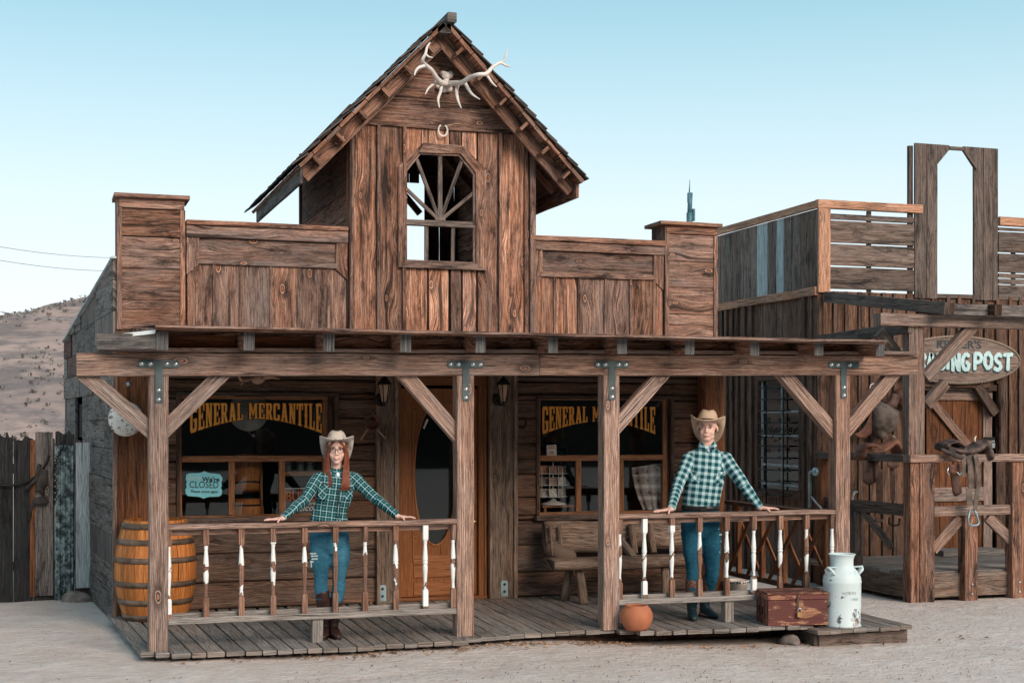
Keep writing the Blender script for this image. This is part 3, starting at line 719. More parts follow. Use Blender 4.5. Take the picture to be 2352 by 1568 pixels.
rg = MB(); rg.tube([(cx + (rx + .012) * math.cos(a * math.pi / 32), dy - .002, cz + (rz + .012) * math.sin(a * math.pi / 32)) for a in range(65)], .011, 6, tint=(.7, .1, .2), caps=False)
bl = dx0 + .115; rg.bx(bl, bl + .012, dy - .012, dy + .005, cz - rz - .16, dz1 - .14, 'z', tint=(.7, .1, .2)); rg.bx(bl + .012, dx1 - .1, dy - .012, dy + .005, dz1 - .14, dz1 - .128, 'x', tint=(.6, .1, .2))
for (a, c) in ((.05, .18), (.22, .44)):
    rg.bx(dx0 + .13, dx1 - .12, dy - .01, dy + .004, a, c, 'x', tint=(.6, .1, .5), ch=.008)
rg.build('door_moulding', M['doorw'], do)
gl = MB(); gl.prism([(cx + rx * math.cos(a * math.pi / 24), dy + .03, cz + rz * math.sin(a * math.pi / 24)) for a in range(48)], (0, .004, 0)); gl.build('glass', M['glass'], do)
def scroll(mb, c, sx, sz, sc):        # carved volute, stem and small leaves
    pts = [V((c.x + sx * sc * .040 * math.exp(-a * .22) * math.cos(a), dy - .005, c.z + sz * sc * .040 * math.exp(-a * .22) * math.sin(a))) for a in [2.2 * math.pi - i * .5 for i in range(14)]]
    mb.tube(pts, [.010 * sc * (.5 + i / 26) for i in range(14)], 6, tint=(.62, .1, .2), flat=.6)
    for k in range(5):
        q = V((c.x - sx * sc * (.005 + .012 * (k % 2)), dy - .004, c.z - sz * sc * (.045 + .028 * k)))
        mb.limb([(q + V((sx * .016 * sc * (1 if k % 2 else -1), 0, sz * .018 * sc)), .004, .003), (q, .009 * sc, .005), (q - V((0, 0, sz * .022 * sc)), .004, .003)], (1, 0, 0), 8, tint=(.6, .1, .2))
for args in ((V((X_(959), dy, Z_(938, 950))), -1, 1, 1.15), (V((X_(953), dy, Z_(985, 950))), -1, 1, .95), (V((X_(957), dy, Z_(1226, 950))), -1, -1, 1.15), (V((X_(1062), dy, Z_(940, 1060))), 1, 1, 1.3)):
    sc = MB(); scroll(sc, *args); sc.build('carving', M['doorw'], do)
kn = MB(); q = V((X_(1097, 1197) - .0, dy - .001, Z_(1197, 1097))); q.x = dx1 - .05
kn.lathe(q + V((0, 0, .0)), [(.0, .0), (.022, .002), (.011, .012), (.010, .03), (.030, .045), (.034, .06), (.024, .075), (0, .08)], 16, (0, -1, 0)); kn.build('knob', M['brass'], do)
pl = MB(); pl.limb([(q + V((0, -.002, -.09)), .026, .006), (q + V((0, -.002, .17)), .028, .006)], (1, 0, 0), 14); pl.lathe(q + V((0, -.006, .1)), [(.018, 0), (.018, .015), (0, .018)], 12, (0, -1, 0)); pl.build('handle_plate', M['iron'], do)
db = MB(); q2 = V((q.x, dy, Z_(1096, 1097))); db.lathe(q2, [(.032, 0), (.03, .014), (.012, .016), (.012, .01), (0, .01)], 16, (0, -1, 0)); db.build('deadbolt', M['brass'], do)
pb = MB(); pb.prism([at(*c2(a, b_), dy - .003) for a, b_ in ((722, 590), (735, 600), (770, 520), (757, 508))], (0, .002, 0)); pb.build('card', M['paper'], do)
# pilasters either side of the door
for (a, b_) in ((862, 907), (1120, 1179)):
    mb = MB(); x0, x1 = X_(a, 1100), X_(b_, 1100); w = .035
    mb.bx(x0 + .03, x1 - .02, YW - .06, YW + .05, 0, 2.5, 'z', tint=(.45, .55, .3)); mb.bx(x0, x0 + .03, YW - .075, YW + .05, 0, 2.5, 'z', tint=(.65, .3, .3)); mb.bx(x1 - .02, x1 + .02, YW - .085, YW + .05, 0, 2.5, 'z', tint=(.65, .35, .3))
    pi = mb.build('pilaster', M['benchw'], store)
    mb = MB(); xc = X_(875, 1360) if a < 900 else X_(1154, 1350); q = V((xc, YW - .07, 0))
    mb.prism([(xc - .035, YW - .062, .02), (xc + .035, YW - .062, .02), (xc + .035, YW - .062, .16), (xc + .022, YW - .062, .175), (xc - .022, YW - .062, .175), (xc - .035, YW - .062, .16)], (0, -.006, 0))
    br = mb.build('post_bracket', M['galv'], pi)
    for zz in (.07, .14): mb = MB(); mb.lathe((xc, YW - .068, zz), [(.013, 0), (.013, .008), (.007, .008), (.007, .02), (0, .02)], 8, (0, -1, 0)); mb.build('bolt', M['steel'], br)

# --- false front: pillars
def boards_h(mb, x0, x1, zs, y0=YW - .02, y1=YW + .02, **k):
    for a, b_ in zip(zs[:-1], zs[1:]): mb.bx(x0, x1, y0 - U(0, .004), y1, min(a, b_) + .003, max(a, b_) - .003, 'x', tint=tt(**k))
def f_pillar(pl_, pr_, capl, capr, ys, pc, kk):
    x0, x1 = X_(pl_, 600), X_(pr_, 600); zs = [Z_(y, pc) for y in ys]
    mb = MB(); boards_h(mb, x0 + .03, x1 - .03, zs[1:], YW - .025, **kk)
    mb.bx(x0 + .02, x1 - .01, YW - .045, YW + .02, zs[1] + .002, zs[0] - .002, 'x', tint=tt(.6, .3))
    mb.bx(x0, x0 + .045, YW - .042, YW + .3, zs[-1], zs[0], 'z', tint=tt(.45, .4)); mb.bx(x1 - .045, x1, YW - .042, YW + .3, zs[-1], zs[1], 'z', tint=tt(.5, .4))
    mb.bx(x0 + .05, x1 - .05, YW + .26, YW + .29, zs[-1], zs[0] - .01, 'z', tint=tt(.4, .5))
    p_ = mb.build('false_front_pillar', M['front'], store)
    mb = MB(); mb.bx(X_(capl, 460), X_(capr, 460), YW - .10, YW + .32, zs[0], zs[0] + .035, 'x', tint=(.5, .5, .3)); mb.build('cap', M['orange'] if pl_ > 1000 else M['front'], p_)
f_pillar(268, 425, 261, 434, (458, 481, 545, 617, 690, 758), 350, dict(b=.42, g=.35))
f_pillar(1524, 1645, 1509, 1650, (521, 540, 601, 661, 722, 782), 1585, dict(b=.62, g=.45))
# --- parapets
def parapet(pl_, pr_, y_cap, y_f0, y_f1, y_p1, y_l1, ybase, blocks, seams, pc):
    x0, x1 = X_(pl_, 600), X_(pr_, 600); z = lambda y: Z_(y, pc); mb = MB()
    zt, z0, z1, z2, z3, zb_ = z(y_cap), z(y_f0), z(y_f1), z(y_p1), z(y_l1), z(ybase)
    mb.bx(x0 + .001, x1, YW - .07, YW + .07, z0 + .001, zt, 'x', tint=tt(.5, .3)); mb.bx(x0 + .001, x1, YW - .05, YW + .01, z1, z0 - .001, 'x', tint=tt(.5, .55))
    bw = .115; mb.bx(x0 + bw, x1 - bw, YW - .015, YW + .015, z2, z1 - .004, 'x', tint=tt(.5, .7)); mb.bx(x0 + bw - .02, x1 - bw + .02, YW - .045, YW + .01, z3, z2 - .002, 'x', tint=tt(.5, .6))
    zc = z3 - .1
    mb.prism([(x0 + .004, YW - .035, z1 - .002), (x0 + bw, YW - .035, z1 - .002), (x0 + bw, YW - .035, z3 - .004), (x0 + .004, YW - .035, zc)], (0, .04, 0), (0, 0, 1), tint=tt(.55, .4))
    mb.prism([(x1 - .004, YW - .035, z1 - .002), (x1 - bw, YW - .035, z1 - .002), (x1 - bw, YW - .035, z3 - .004), (x1 - .004, YW - .035, zc)], (0, .04, 0), (0, 0, 1), tint=tt(.45, .2))
    for a, b_ in zip(seams[:-1], seams[1:]):
        xa, xb = X_(a, 690), X_(b_, 690); s = .5
        zl = z3 if xa - x0 > bw * .6 else z3 - .02; mb.bx(xa + .009, xb - .010, YW - .01 - U(0, .012), YW + .02, zb_, z3 - .001, 'z', tint=tt(.5, .2 + .5 * R()))
        if s and a != seams[0]: mb.bx(xa - .014, xa + .014, YW - .032, YW - .012, zb_, z3 - .001, 'z', tint=tt(.45, .5))
    mb.bx(x0 - .05, x1 + .05, YW + .022, YW + .03, zb_, z0, 'x', tint=(.1, .8, .2)); mb.build('parapet', M['front'], store)
parapet(427, 797, 514, 525, 552, 600, 612, 762, 0, (427, 491, 552, 621, 687, 753, 797), 610)
parapet(1219, 1522, 548, 560, 581, 628, 640, 785, 0, (1220, 1272, 1328, 1389, 1447, 1500, 1522), 1370)

# --- tower
AX = 3.645; AZ = 5.47; SLP = 1.035; EV = 1.375; YF = 12.98; YB = 15.98
TX0, TX1 = X_(803, 500), X_(1226, 500); TY = 16.0; ztw = (Z_(300, 1000)); zbw = 2.52; YT = YW - .035
k2 = crop(600, 0, .38265); k3 = crop(400, 500, .38265)
def o2(a, b_, Y=YT): return at(*k2(a, b_), Y)
octi = [o2(1070, 1105), o2(1165, 1000), o2(1435, 1008), o2(1532, 1130)]; zo0 = at(1010, 604, YT).z
octo = [o2(1030, 1087), o2(1195, 937), o2(1447, 955), o2(1603, 1115)]
ixa, ixb = at(928.5, 600, YT).x, at(1091, 600, YT).x
def octz(x, o):
    for a, b_ in zip(o[:-1], o[1:]):
        if a.x - 1e-6 <= x <= b_.x + 1e-6: return a.z + (b_.z - a.z) * (x - a.x) / (b_.x - a.x)
    return o[0].z if x < o[0].x else o[-1].z
mb = MB(); sx = [803, 866, 925, 981, 1030, 1058, 1093, 1145, 1203, 1226]
tints = [(.52, .0), (.35, .25), (.74, .05), (.80, .0), (.25, .55), (1.0, .25), (.42, .35), (.72, .0), (.2, .5)]
for (a, b_), tn in zip(zip(sx[:-1], sx[1:]), tints):
    xa, xb = X_(a, 500), X_(b_, 500)
    def pc_(za, zb2):
        mb.bx(xa + .011, xb - .011, YT - U(0, .014), YT + .03, za, zb2, 'z', tint=(tn[0], tn[1], R()))
    if xb < ixa + .02 or xa > ixb - .02: pc_(zbw, ztw)
    else:
        pc_(zbw, zo0)
        ca, cb = max(xa, octi[0].x), min(xb, octi[-1].x); ps = [V((xa + .006, YT, ztw)), V((xb - .006, YT, ztw)), V((xb - .006, YT, octz(min(xb, octi[-1].x), octi)))]
        for q in reversed(octi):
            if xa + .01 < q.x < xb - .01: ps.append(V((q.x, YT, q.z)))
        ps.append(V((xa + .006, YT, octz(max(xa, octi[0].x), octi)))); mb.prism(ps, (0, .03, 0), (0, 0, 1), tint=(tn[0], tn[1], R()))
for px in (866, 925, 1145, 1203): x = X_(px, 500); mb.bx(x - .016, x + .016, YT - .045, YT - .016, zbw, ztw, 'z', tint=tt(.45, .5))
mb.bx(TX0 - .01, TX0 + .03, YT - .035, YW + .04, zbw, ztw, 'z', tint=tt(.35, .7)); mb.bx(TX1 - .06, TX1 + .0, YT - .035, YW + .04, zbw, ztw, 'z', tint=tt(.35, .6))
for a, b_ in ((TX0 + .03, ixa - .02), (ixb + .02, TX1 - .06)): mb.bx(a, b_, YT + .031, YT + .04, zbw, ztw, 'z', tint=(.05, .9, .2))
mb.bx(ixa, ixb, YT + .031, YT + .04, zbw, zo0 - .01, 'z', tint=(.05, .9, .2))
mb.build('tower_wall', M['front'], store)
mb = MB(); mbr = MB()
zz_l = [2.6 + .27 * i for i in range(9)]
for a, b_ in zip(zz_l[:-1], zz_l[1:]):
    mb.bx(TX0, TX0 + .025, YW + .02, TY, a + .003, b_ - .003, 'y', tint=tt(.42, .4), wob=.001)
    mbr.bx(TX1 - .03, TX1 - .005, YW + .02, TY, a + .003, b_ - .003, 'y', tint=tt(.4, .4))
mb.bx(TX0 - .02, TX0 + .06, TY - .06, TY + .02, 2.6, 4.75, 'z', tint=(.2, .8, .2)); mb.bx(TX0 - .025, TX0 - .001, YW + .005, YW + .05, 2.6, 4.6, 'z', tint=(.3, .5, .2))
mb.build('tower_side_wall', M['front'], store); mbr.build('tower_side_wall', M['front'], store)
mb = MB(); bo = (3.05, at(962, 500, TY).x, 3.2, at(940, 420, TY).z)
for x in [TX0 + .18 * i for i in range(11)]:
    x1 = min(x + .175, TX1)
    if x1 < bo[0] or x > bo[1] - .05: mb.bx(max(x, bo[1]) if x < bo[1] < x1 else x, x1, TY - .02, TY, 2.6, 4.6, 'z', tint=tt(.3, .4))
    else: mb.bx(x, min(x1, bo[1]), TY - .02, TY, bo[3], 4.9, 'z', tint=tt(.3, .4)); mb.bx(x, min(x1, bo[1]), TY - .02, TY, 2.6, bo[2], 'z', tint=tt(.3, .4))
mb.prism([(AX - .86, TY - .025, 4.60), (AX + .86, TY - .025, 4.60), (AX, TY - .025, AZ - .03)], (0, .02, 0), tint=(.2, .5, .3)); mb.board((bo[1] - .32, TY - .05, bo[3]), (bo[1], TY - .05, bo[3] - .36), .07, .05)
mb.build('tower_back_wall', M['dark'], store)
# arched window
fr = MB(); ol = [V((octo[0].x, YT, at(1010, 618, YT).z))] + octo + [V((octo[3].x, YT, at(1010, 618, YT).z))]
il = [V((ixa, YT, zo0))] + [V((ixa, YT, octi[0].z))] + octi[1:3] + [V((ixb, YT, octi[3].z)), V((ixb, YT, zo0))]
for i in range(5): fr.prism([ol[i], ol[i + 1], il[i + 1], il[i]], (0, -.035, 0), (ol[i + 1] - ol[i]), tint=(.52, .45, R()))
fr.prism([ol[5], ol[0], il[0], il[5]], (0, -.05, 0), (1, 0, 0), tint=(.45, .8, R()))
il2 = [V((p_.x * .93 + (ixa + ixb) / 2 * .07, p_.y, p_.z - .02)) for p_ in il]; il2[0].z = il[0].z + .02; il2[5].z = il[5].z + .02
for i in range(6):
    j = (i + 1) % 6; fr.prism([il[i], il[j], il2[j], il2[i]], (0, -.015, 0), il[j] - il[i], tint=(.5, .75, R()))
aw = fr.build('arched_window', M['front'], store)
ym = YT + .01; hub = at(1010, 508, ym); mt = MB(); tg = (.55, .9, .3)
mt.board(V((hub.x, ym, hub.z)), V((hub.x, ym, o2(1300, 1000, ym).z)), .042, .03, (1, 0, 0), tint=tg)
for (a, b_) in ((1150, 1035), (1450, 1045), (1075, 1225), (1532, 1255)):
    e = o2(a, b_, ym); mt.board(hub, e, .034, .028, (e - hub).cross(V((0, 1, 0))), tint=tg)
zbar = hub.z; mt.bx(ixa, ixb, ym - .03, ym + .03, zbar - .055, zbar - .028, 'x', tint=tg); mt.bx(ixa, ixb, ym - .02, ym + .03, zbar - .026, zbar + .004, 'x', tint=tg); mt.bx(hub.x - .05, hub.x + .05, ym - .025, ym + .02, zbar + .003, zbar + .03, 'x', tint=tg)
for px in (979, 1040): x = X_(px, 560, ym); mt.bx(x - .018, x + .018, ym - .012, ym + .018, zo0 + .02, zbar - .056, 'z', tint=tg)
mt.build('muntin', M['grayw'], aw)

# gable
uz = lambda x: AZ - abs(x - AX) * SLP
gable = MB(); rows = [ztw, Z_(281, 1000), Z_(240, 1000), Z_(165, 1000), Z_(120, 1000), AZ]
rows = [ztw, Z_(291, 1000), Z_(238, 1000), Z_(176, 1000), Z_(132, 1000), AZ - .005]
for i, (a, b_) in enumerate(zip(rows[:-1], rows[1:])):
    w0, w1_ = (AZ - a) / SLP, (AZ - b_) / SLP; w0 = min(w0, .95)
    pts = [(AX - w0, YT, a + .003), (AX + w0, YT, a + .003), (AX + w1_, YT, b_ - .003), (AX - w1_, YT, b_ - .003)] if w1_ > .02 else [(AX - w0, YT, a + .003), (AX + w0, YT, a + .003), (AX, YT, b_ - .003)]
    gable.prism(pts, (0, -.03 if i == 0 else -.012 - .003 * i, 0), tint=(.36 + .08 * R(), .45, R()))
gable.bx(AX - .9, AX + .9, YT + .001, YT + .03, ztw, ztw + .01, 'x', tint=(.1, .5, .2)); gable.build('gable', M['front'], store)
roof = MB(); sl = math.hypot(1, SLP); th = .035
for s in (-1, 1):
    d = V((s, 0, -SLP)).normalized(); nrm = V((s * SLP, 0, 1)).normalized(); L = EV * sl; n = 11
    for i in range(n):
        a = V((AX, 0, AZ)) + d * (L * i / n + .003); c = V((AX, 0, AZ)) + d * (L * (i + 1) / n - .003)
        mid = (a + c) / 2 + nrm * (th / 2 + .001)
        roof.board(V((mid.x, YF - .05, mid.z)), V((mid.x, YB, mid.z)), L / n - .006, th, d, tint=tt(.45, .25), m=0, seg=1)
ro = roof.build('tower_roof', M['front'], store)
sh = MB()
for s in (-1, 1):
    d = V((s, 0, -SLP)).normalized(); nrm = V((s * SLP, 0, 1)).normalized(); L = EV * sl + .01; n = 13
    for i in range(n):
        y = YF - .06 + U(-.03, .02)
        while y < YB + .05:
            w = U(.09, .2); a = L * i / n + U(-.01, .012); e = a + L / n * 1.75 + U(-.02, .03)
            if i == n - 1: e = a + L / n + U(0, .035)
            p0 = V((AX, y + w / 2, AZ)) + d * a + nrm * (th + .014); p1 = V((AX, y + w / 2, AZ)) + d * e + nrm * (th + .042 + U(0, .01))
            sh.board(p0, p1, w - .006, .013, (0, 1, 0), tint=tt(.4, .5), seg=2, wob=.003, ch=.001); y += w
sh.build('shingles', M['shingle'], ro)
rb = MB(); rb.bx(AX + .0, AX + .09, YF - .10, YF + .5, AZ + .02, AZ + .11, 'y', tint=(.35, .8, .2)); rb.bx(AX - .08, AX + .05, YF - .05, YF + .3, AZ - .075, AZ + .018, 'y', tint=(.3, .7, .2)); rb.build('ridge_beam', M['slate'], ro)
for s in (-1, 1):
    d = V((s, 0, -SLP)).normalized(); nrm = V((s * SLP, 0, 1)).normalized()
    for nm, Ya, w, e0, e1 in (('barge_board', YF + .12, .13, .02, EV * sl), ('rake_board', YT - .045, .06, .05, 1.22 if s < 0 else 1.5)):
        mb = MB(); c0 = V((AX, Ya, AZ)) + d * e0 - nrm * (w / 2 + .002); c1 = V((AX, Ya, AZ)) + d * e1 - nrm * (w / 2 + .002)
        mb.board(c0, c1, w, .035, nrm, tint=tt(.5, .35)); mb.build(nm, M['front'], ro)
    for i in range(6):
        q = .26 + i * .31; p0 = V((AX, YF - .03, AZ)) + d * q - nrm * .055; p1 = V((AX, YF + .10, AZ)) + d * q - nrm * .055
        mb = MB(); mb.board(p0, p1, .10, .03, nrm, tint=(.35, .3, R())); mb.build('bracket', M['front'], ro)
    # eave fascia and inner rafters
    ex = AX + s * (EV - .02); ez = AZ - EV * SLP
    mb = MB(); mb.board((ex, YF + .02, ez - .06), (ex, YB - .2, ez - .05), .13, .03, (0, 0, 1), tint=(.35 if s < 0 else .5, .9 if s < 0 else .2, .3)); mb.build('eave_fascia', M['slate'] if s < 0 else M['front'], ro)
    for y in (13.6, 14.2, 14.8, 15.4):
        mb = MB(); mb.board(V((AX, y, AZ - .02)), V((AX + s * (EV - .05), y, ez + .02 - .0)), .08, .035, nrm, tint=tt(.4, .3)); mb.build('rafter', M['front'], ro)

# --- porch roof, rafters, beams, posts
PZ0, PZ1 = 2.415, 2.57
rs = MB()
for i in range(9):
    y0 = 10.62 + i * (YW - 10.62) / 9; y1 = 10.62 + (i + 1) * (YW - 10.62) / 9; z0 = PZ0 + (PZ1 - PZ0) * i / 9
    rs.board((.80, (y0 + y1) / 2, z0), (6.93, (y0 + y1) / 2, z0 + .0), y1 - y0 - .006, .016, (0, 1, .057), tint=tt(.45, .3))
rs.prism([(.80, 10.60, 2.427), (6.93, 10.60, 2.427), (6.93, YW - .05, 2.585), (.80, YW - .05, 2.585)], (0, 0, .006), tint=(.5, .7, .2))
rs.board((.80, 10.60, 2.418), (6.93, 10.60, 2.418), .014, .03, (0, 0, 1), tint=(.7, .7, .2), wob=.004)
pr = rs.build('porch_roof', M['front'], store)
mb = MB(); mb.prism([at(273, 766, 10.9), at(358, 757, 10.72), at(356, 766, 10.72), at(273, 775, 10.9)], (0, .9, .03), tint=(.5, .5, .5)); mb.build('roof_flashing', M['white'], pr)
rpx = [330, 553, 735, 915, 1088, 1256, 1417, 1574, 1726, 1874, 2014]
for k, px in enumerate(rpx):
    x = .885 + k * .605; L_ = .0
    if k == 0: x = .86
    mb = MB(); mb.board((x, 10.72 + U(-.01, .01), 2.325 + .004 * k), (x, YW - .05, 2.46), .135, .085, (0, 0, 1), tint=(.5, .3, R()), mend=1)
    mb.build('rafter', [M['front'], M['blue']], store)
mb = MB(); mb.board((.42, 10.99, 2.32), (.86, 10.76, 2.32), .12, .06, (0, 0, 1), tint=(.4, .9, .4), mend=1); mb.build('rafter', [M['slate'], M['blue']], store)
for k in range(10):
    mb = MB(); x0 = .93 + k * .605; mb.bx(x0, x0 + .515, 11.13, 11.17, 2.27 + .004 * k, 2.40, 'x', tint=(.55, .0, R())); mb.build('blocking', M['pillar'] if k < 2 else M['front'], store)
bz = lambda x: 2.068 + .0115 * (x - .27)
xm = at(1240, 860, 11.03).x
for (xa, xb, tn) in ((at(176, 830, 11.03).x, xm - .003, (.5, .45, .3)), (xm + .003, at(2108, 860, 11.03).x, (.55, .1, .8))):
    mb = MB(); mb.board((xa, 11.10, bz(xa) + .088), (xb, 11.10, bz(xb) + .088), .172, .14, (0, 0, 1), tint=tn, mend=0, wob=.003); mb.build('porch_beam', M['beamw'], store)
mb = MB(); mb.board((.42, 11.07, bz(.4) + .20), (7.5, 11.07, bz(7.5) + .195), .03, .16, (0, 0, 1), tint=(.4, .5, .3)); mb.build('beam_cap', M['beamw'], store)
posts = []
for (pa, pb, tn) in ((346, 384, (.52, .6)), (1047, 1092, (.72, .35)), (1389, 1421, (.85, .4)), (1921, 1953, (.72, .1))):
    x0, x1 = at(pa, 1150, 11.03).x, at(pb, 1150, 11.03).x; xc = (x0 + x1) / 2; w = .142; posts.append(xc)
    mb = MB(); mb.board((xc, 11.10, 0 - .01), (xc, 11.10, bz(xc)), w, w, (1, 0, 0), tint=(tn[0], tn[1], R()), wob=.003, ch=.007); po = mb.build('porch_post', M['beamw'], store)
    mb = MB(); zc = bz(xc) + .092; h = .165; yb = 11.03 - .004
    def plate(x0, x1, z0, z1, c=.012): mb.prism([(x0 + c, yb, z0), (x1 - c, yb, z0), (x1, yb, z0 + c), (x1, yb, z1 - c), (x1 - c, yb, z1), (x0 + c, yb, z1), (x0, yb, z1 - c), (x0, yb, z0 + c)], (0, -.006, 0))
    plate(xc - .155, xc + .155, zc - .028, zc + .028); plate(xc - .028, xc + .028, bz(xc) - .205, zc - .0285, .008)
    br = mb.build('t_bracket', M['steel'], po)
    for (dx, dz) in ((-.125, 0), (-.06, 0), (.06, 0), (.125, 0), (0, -.20), (0, -.27)):
        if dx == .125 and pa > 1900: continue
        mb = MB(); mb.lathe((xc + dx, yb - .006, zc + dz), [(.0195, 0), (.0195, .003), (.012, .004), (.012, .014), (.008, .017), (0, .017)], 10, (0, -1, 0)); mb.build('bolt', M['bolt'], br)
    for sgn, L1 in ((-1, 0), (1, 1)):
        if (pa == 1047 and sgn > 0) or (pa == 1389 and sgn < 0): continue
        tgt = {(-1, 346): (203, 866, 343, 985), (1, 346): (503, 866, 384, 982), (-1, 1047): (945, 874, 1046, 990), (1, 1389): (1505, 880, 1421, 975), (-1, 1921): (1824, 882, 1917, 990), (1, 1921): (2035, 884, 1954, 980)}[(sgn, pa)]
        a = at(tgt[0], tgt[1], 11.08); b_ = at(tgt[2], tgt[3], 11.08); mb = MB(); dv = (b_ - a).normalized(); hw = .058
        nn = V((0, 1, 0)).cross(dv); pts = []
        # ends cut flush with beam and post
        for q in (a + nn * hw, a - nn * hw): t_ = (bz(q.x) - .001 - q.z) / dv.z; pts.append(q + dv * t_)
        xf = xc + sgn * (w / 2 + .001)
        for q in (b_ - nn * hw, b_ + nn * hw): t_ = (xf - q.x) / dv.x; pts.append(q + dv * t_)
        mb.prism(pts, (0, .09, 0), dv, tint=(tn[0] - .05, tn[1] + .2, R())); mb.build('brace', M['beamw'], store)
# ================================================================ boardwalk
random.seed(21)
fe = [(321, 1496), (418, 1499), (551, 1494), (765, 1486), (827, 1483), (963, 1474), (1054, 1470), (1098, 1462), (1144, 1458), (1292, 1449), (1404, 1443), (1501, 1448), (1652, 1443), (1788, 1436), (1858, 1434)]
fw = [atZ(a, b_, 0) for a, b_ in fe]
def front_y(x):
    for a, b_ in zip(fw[:-1], fw[1:]):
        if a.x <= x <= b_.x: return a.y + (b_.y - a.y) * (x - a.x) / (b_.x - a.x)
    return fw[0].y if x < fw[0].x else fw[-1].y
deck = thing('boardwalk', 'low grey plank boardwalk running along the front of the mercantile', 'boardwalk', (3.5, 12, 0))
mb = MB(); x = fw[0].x
lean = lambda x: -.062 + .105 * max(0, min(1, (x - .7) / 2.4))
while x < 6.28:
    w = U(.10, .15); xc = x + w / 2; fy = front_y(xc) + U(-.015, .012); ln = lean(xc); L = YW + .02 - fy
    mb.board((xc, fy, -.02), (xc + ln * L, YW - .0, -.02), w - .009, .036, (1, 0, 0), tint=(.45 + U(-.14, .14), .6 + U(-.25, .3), R()), seg=.5, wob=.0015, ch=.004); x += w
# towards the right end a shorter run set lower, with its box step
mb2 = MB(); x = 6.22
while x < 7.08:
    w = U(.10, .14); xc = x + w / 2; mb2.board((xc, 10.56 + .03 * (x - 6.2) + U(-.01, .01), -.045), (xc + .05, 12.2 if x > 6.85 else 13.3, -.045), w - .008, .036, (1, 0, 0), tint=(.45 + U(-.14, .12), .5 + U(-.2, .3), R()), seg=.5); x += w
mb2.build('step_planking', M['deck'], deck)
mb.build('planking', M['deck'], deck)
mb = MB(); mb.bx(6.30, 7.17, 10.66, 10.70, -.24, -.066, 'x', tint=(.45, .5, .3)); mb.bx(7.12, 7.165, 10.71, 12.2, -.24, -.066, 'y', tint=(.4, .5, .3)); mb.bx(6.26, 6.31, 10.68, 12, -.24, -.066, 'y', tint=(.2, .5, .3))
mb.build('step_board', M['grayw'], deck)
mb = MB()
for y in (11.2, 12.2, 13.1): mb.bx(.9, 6.2, y, y + .05, -.14, -.04, 'x', tint=(.3, .5, .3))
mb.build('joist', M['dark'], deck)
mb = MB(); a, b_ = atZ(1085, 1487, -.12), atZ(1495, 1478, -.15); mb.board(a + V((0, .03, .0)), b_ + V((0, .03, .0)), .12, .035, (0, 1, 0), tint=(.7, .6, .3)); mb.build('sill_plank', M['benchw'], deck)
mb = MB(); a, b_ = atZ(1095, 1468, -.06), atZ(1400, 1452, -.06); mb.board(a + V((0, .03, -.01)), b_ + V((0, .03, -.01)), .05, .06, (0, 0, 1), tint=(.6, .7, .3)); mb.build('edge_plank', M['deck'], deck)

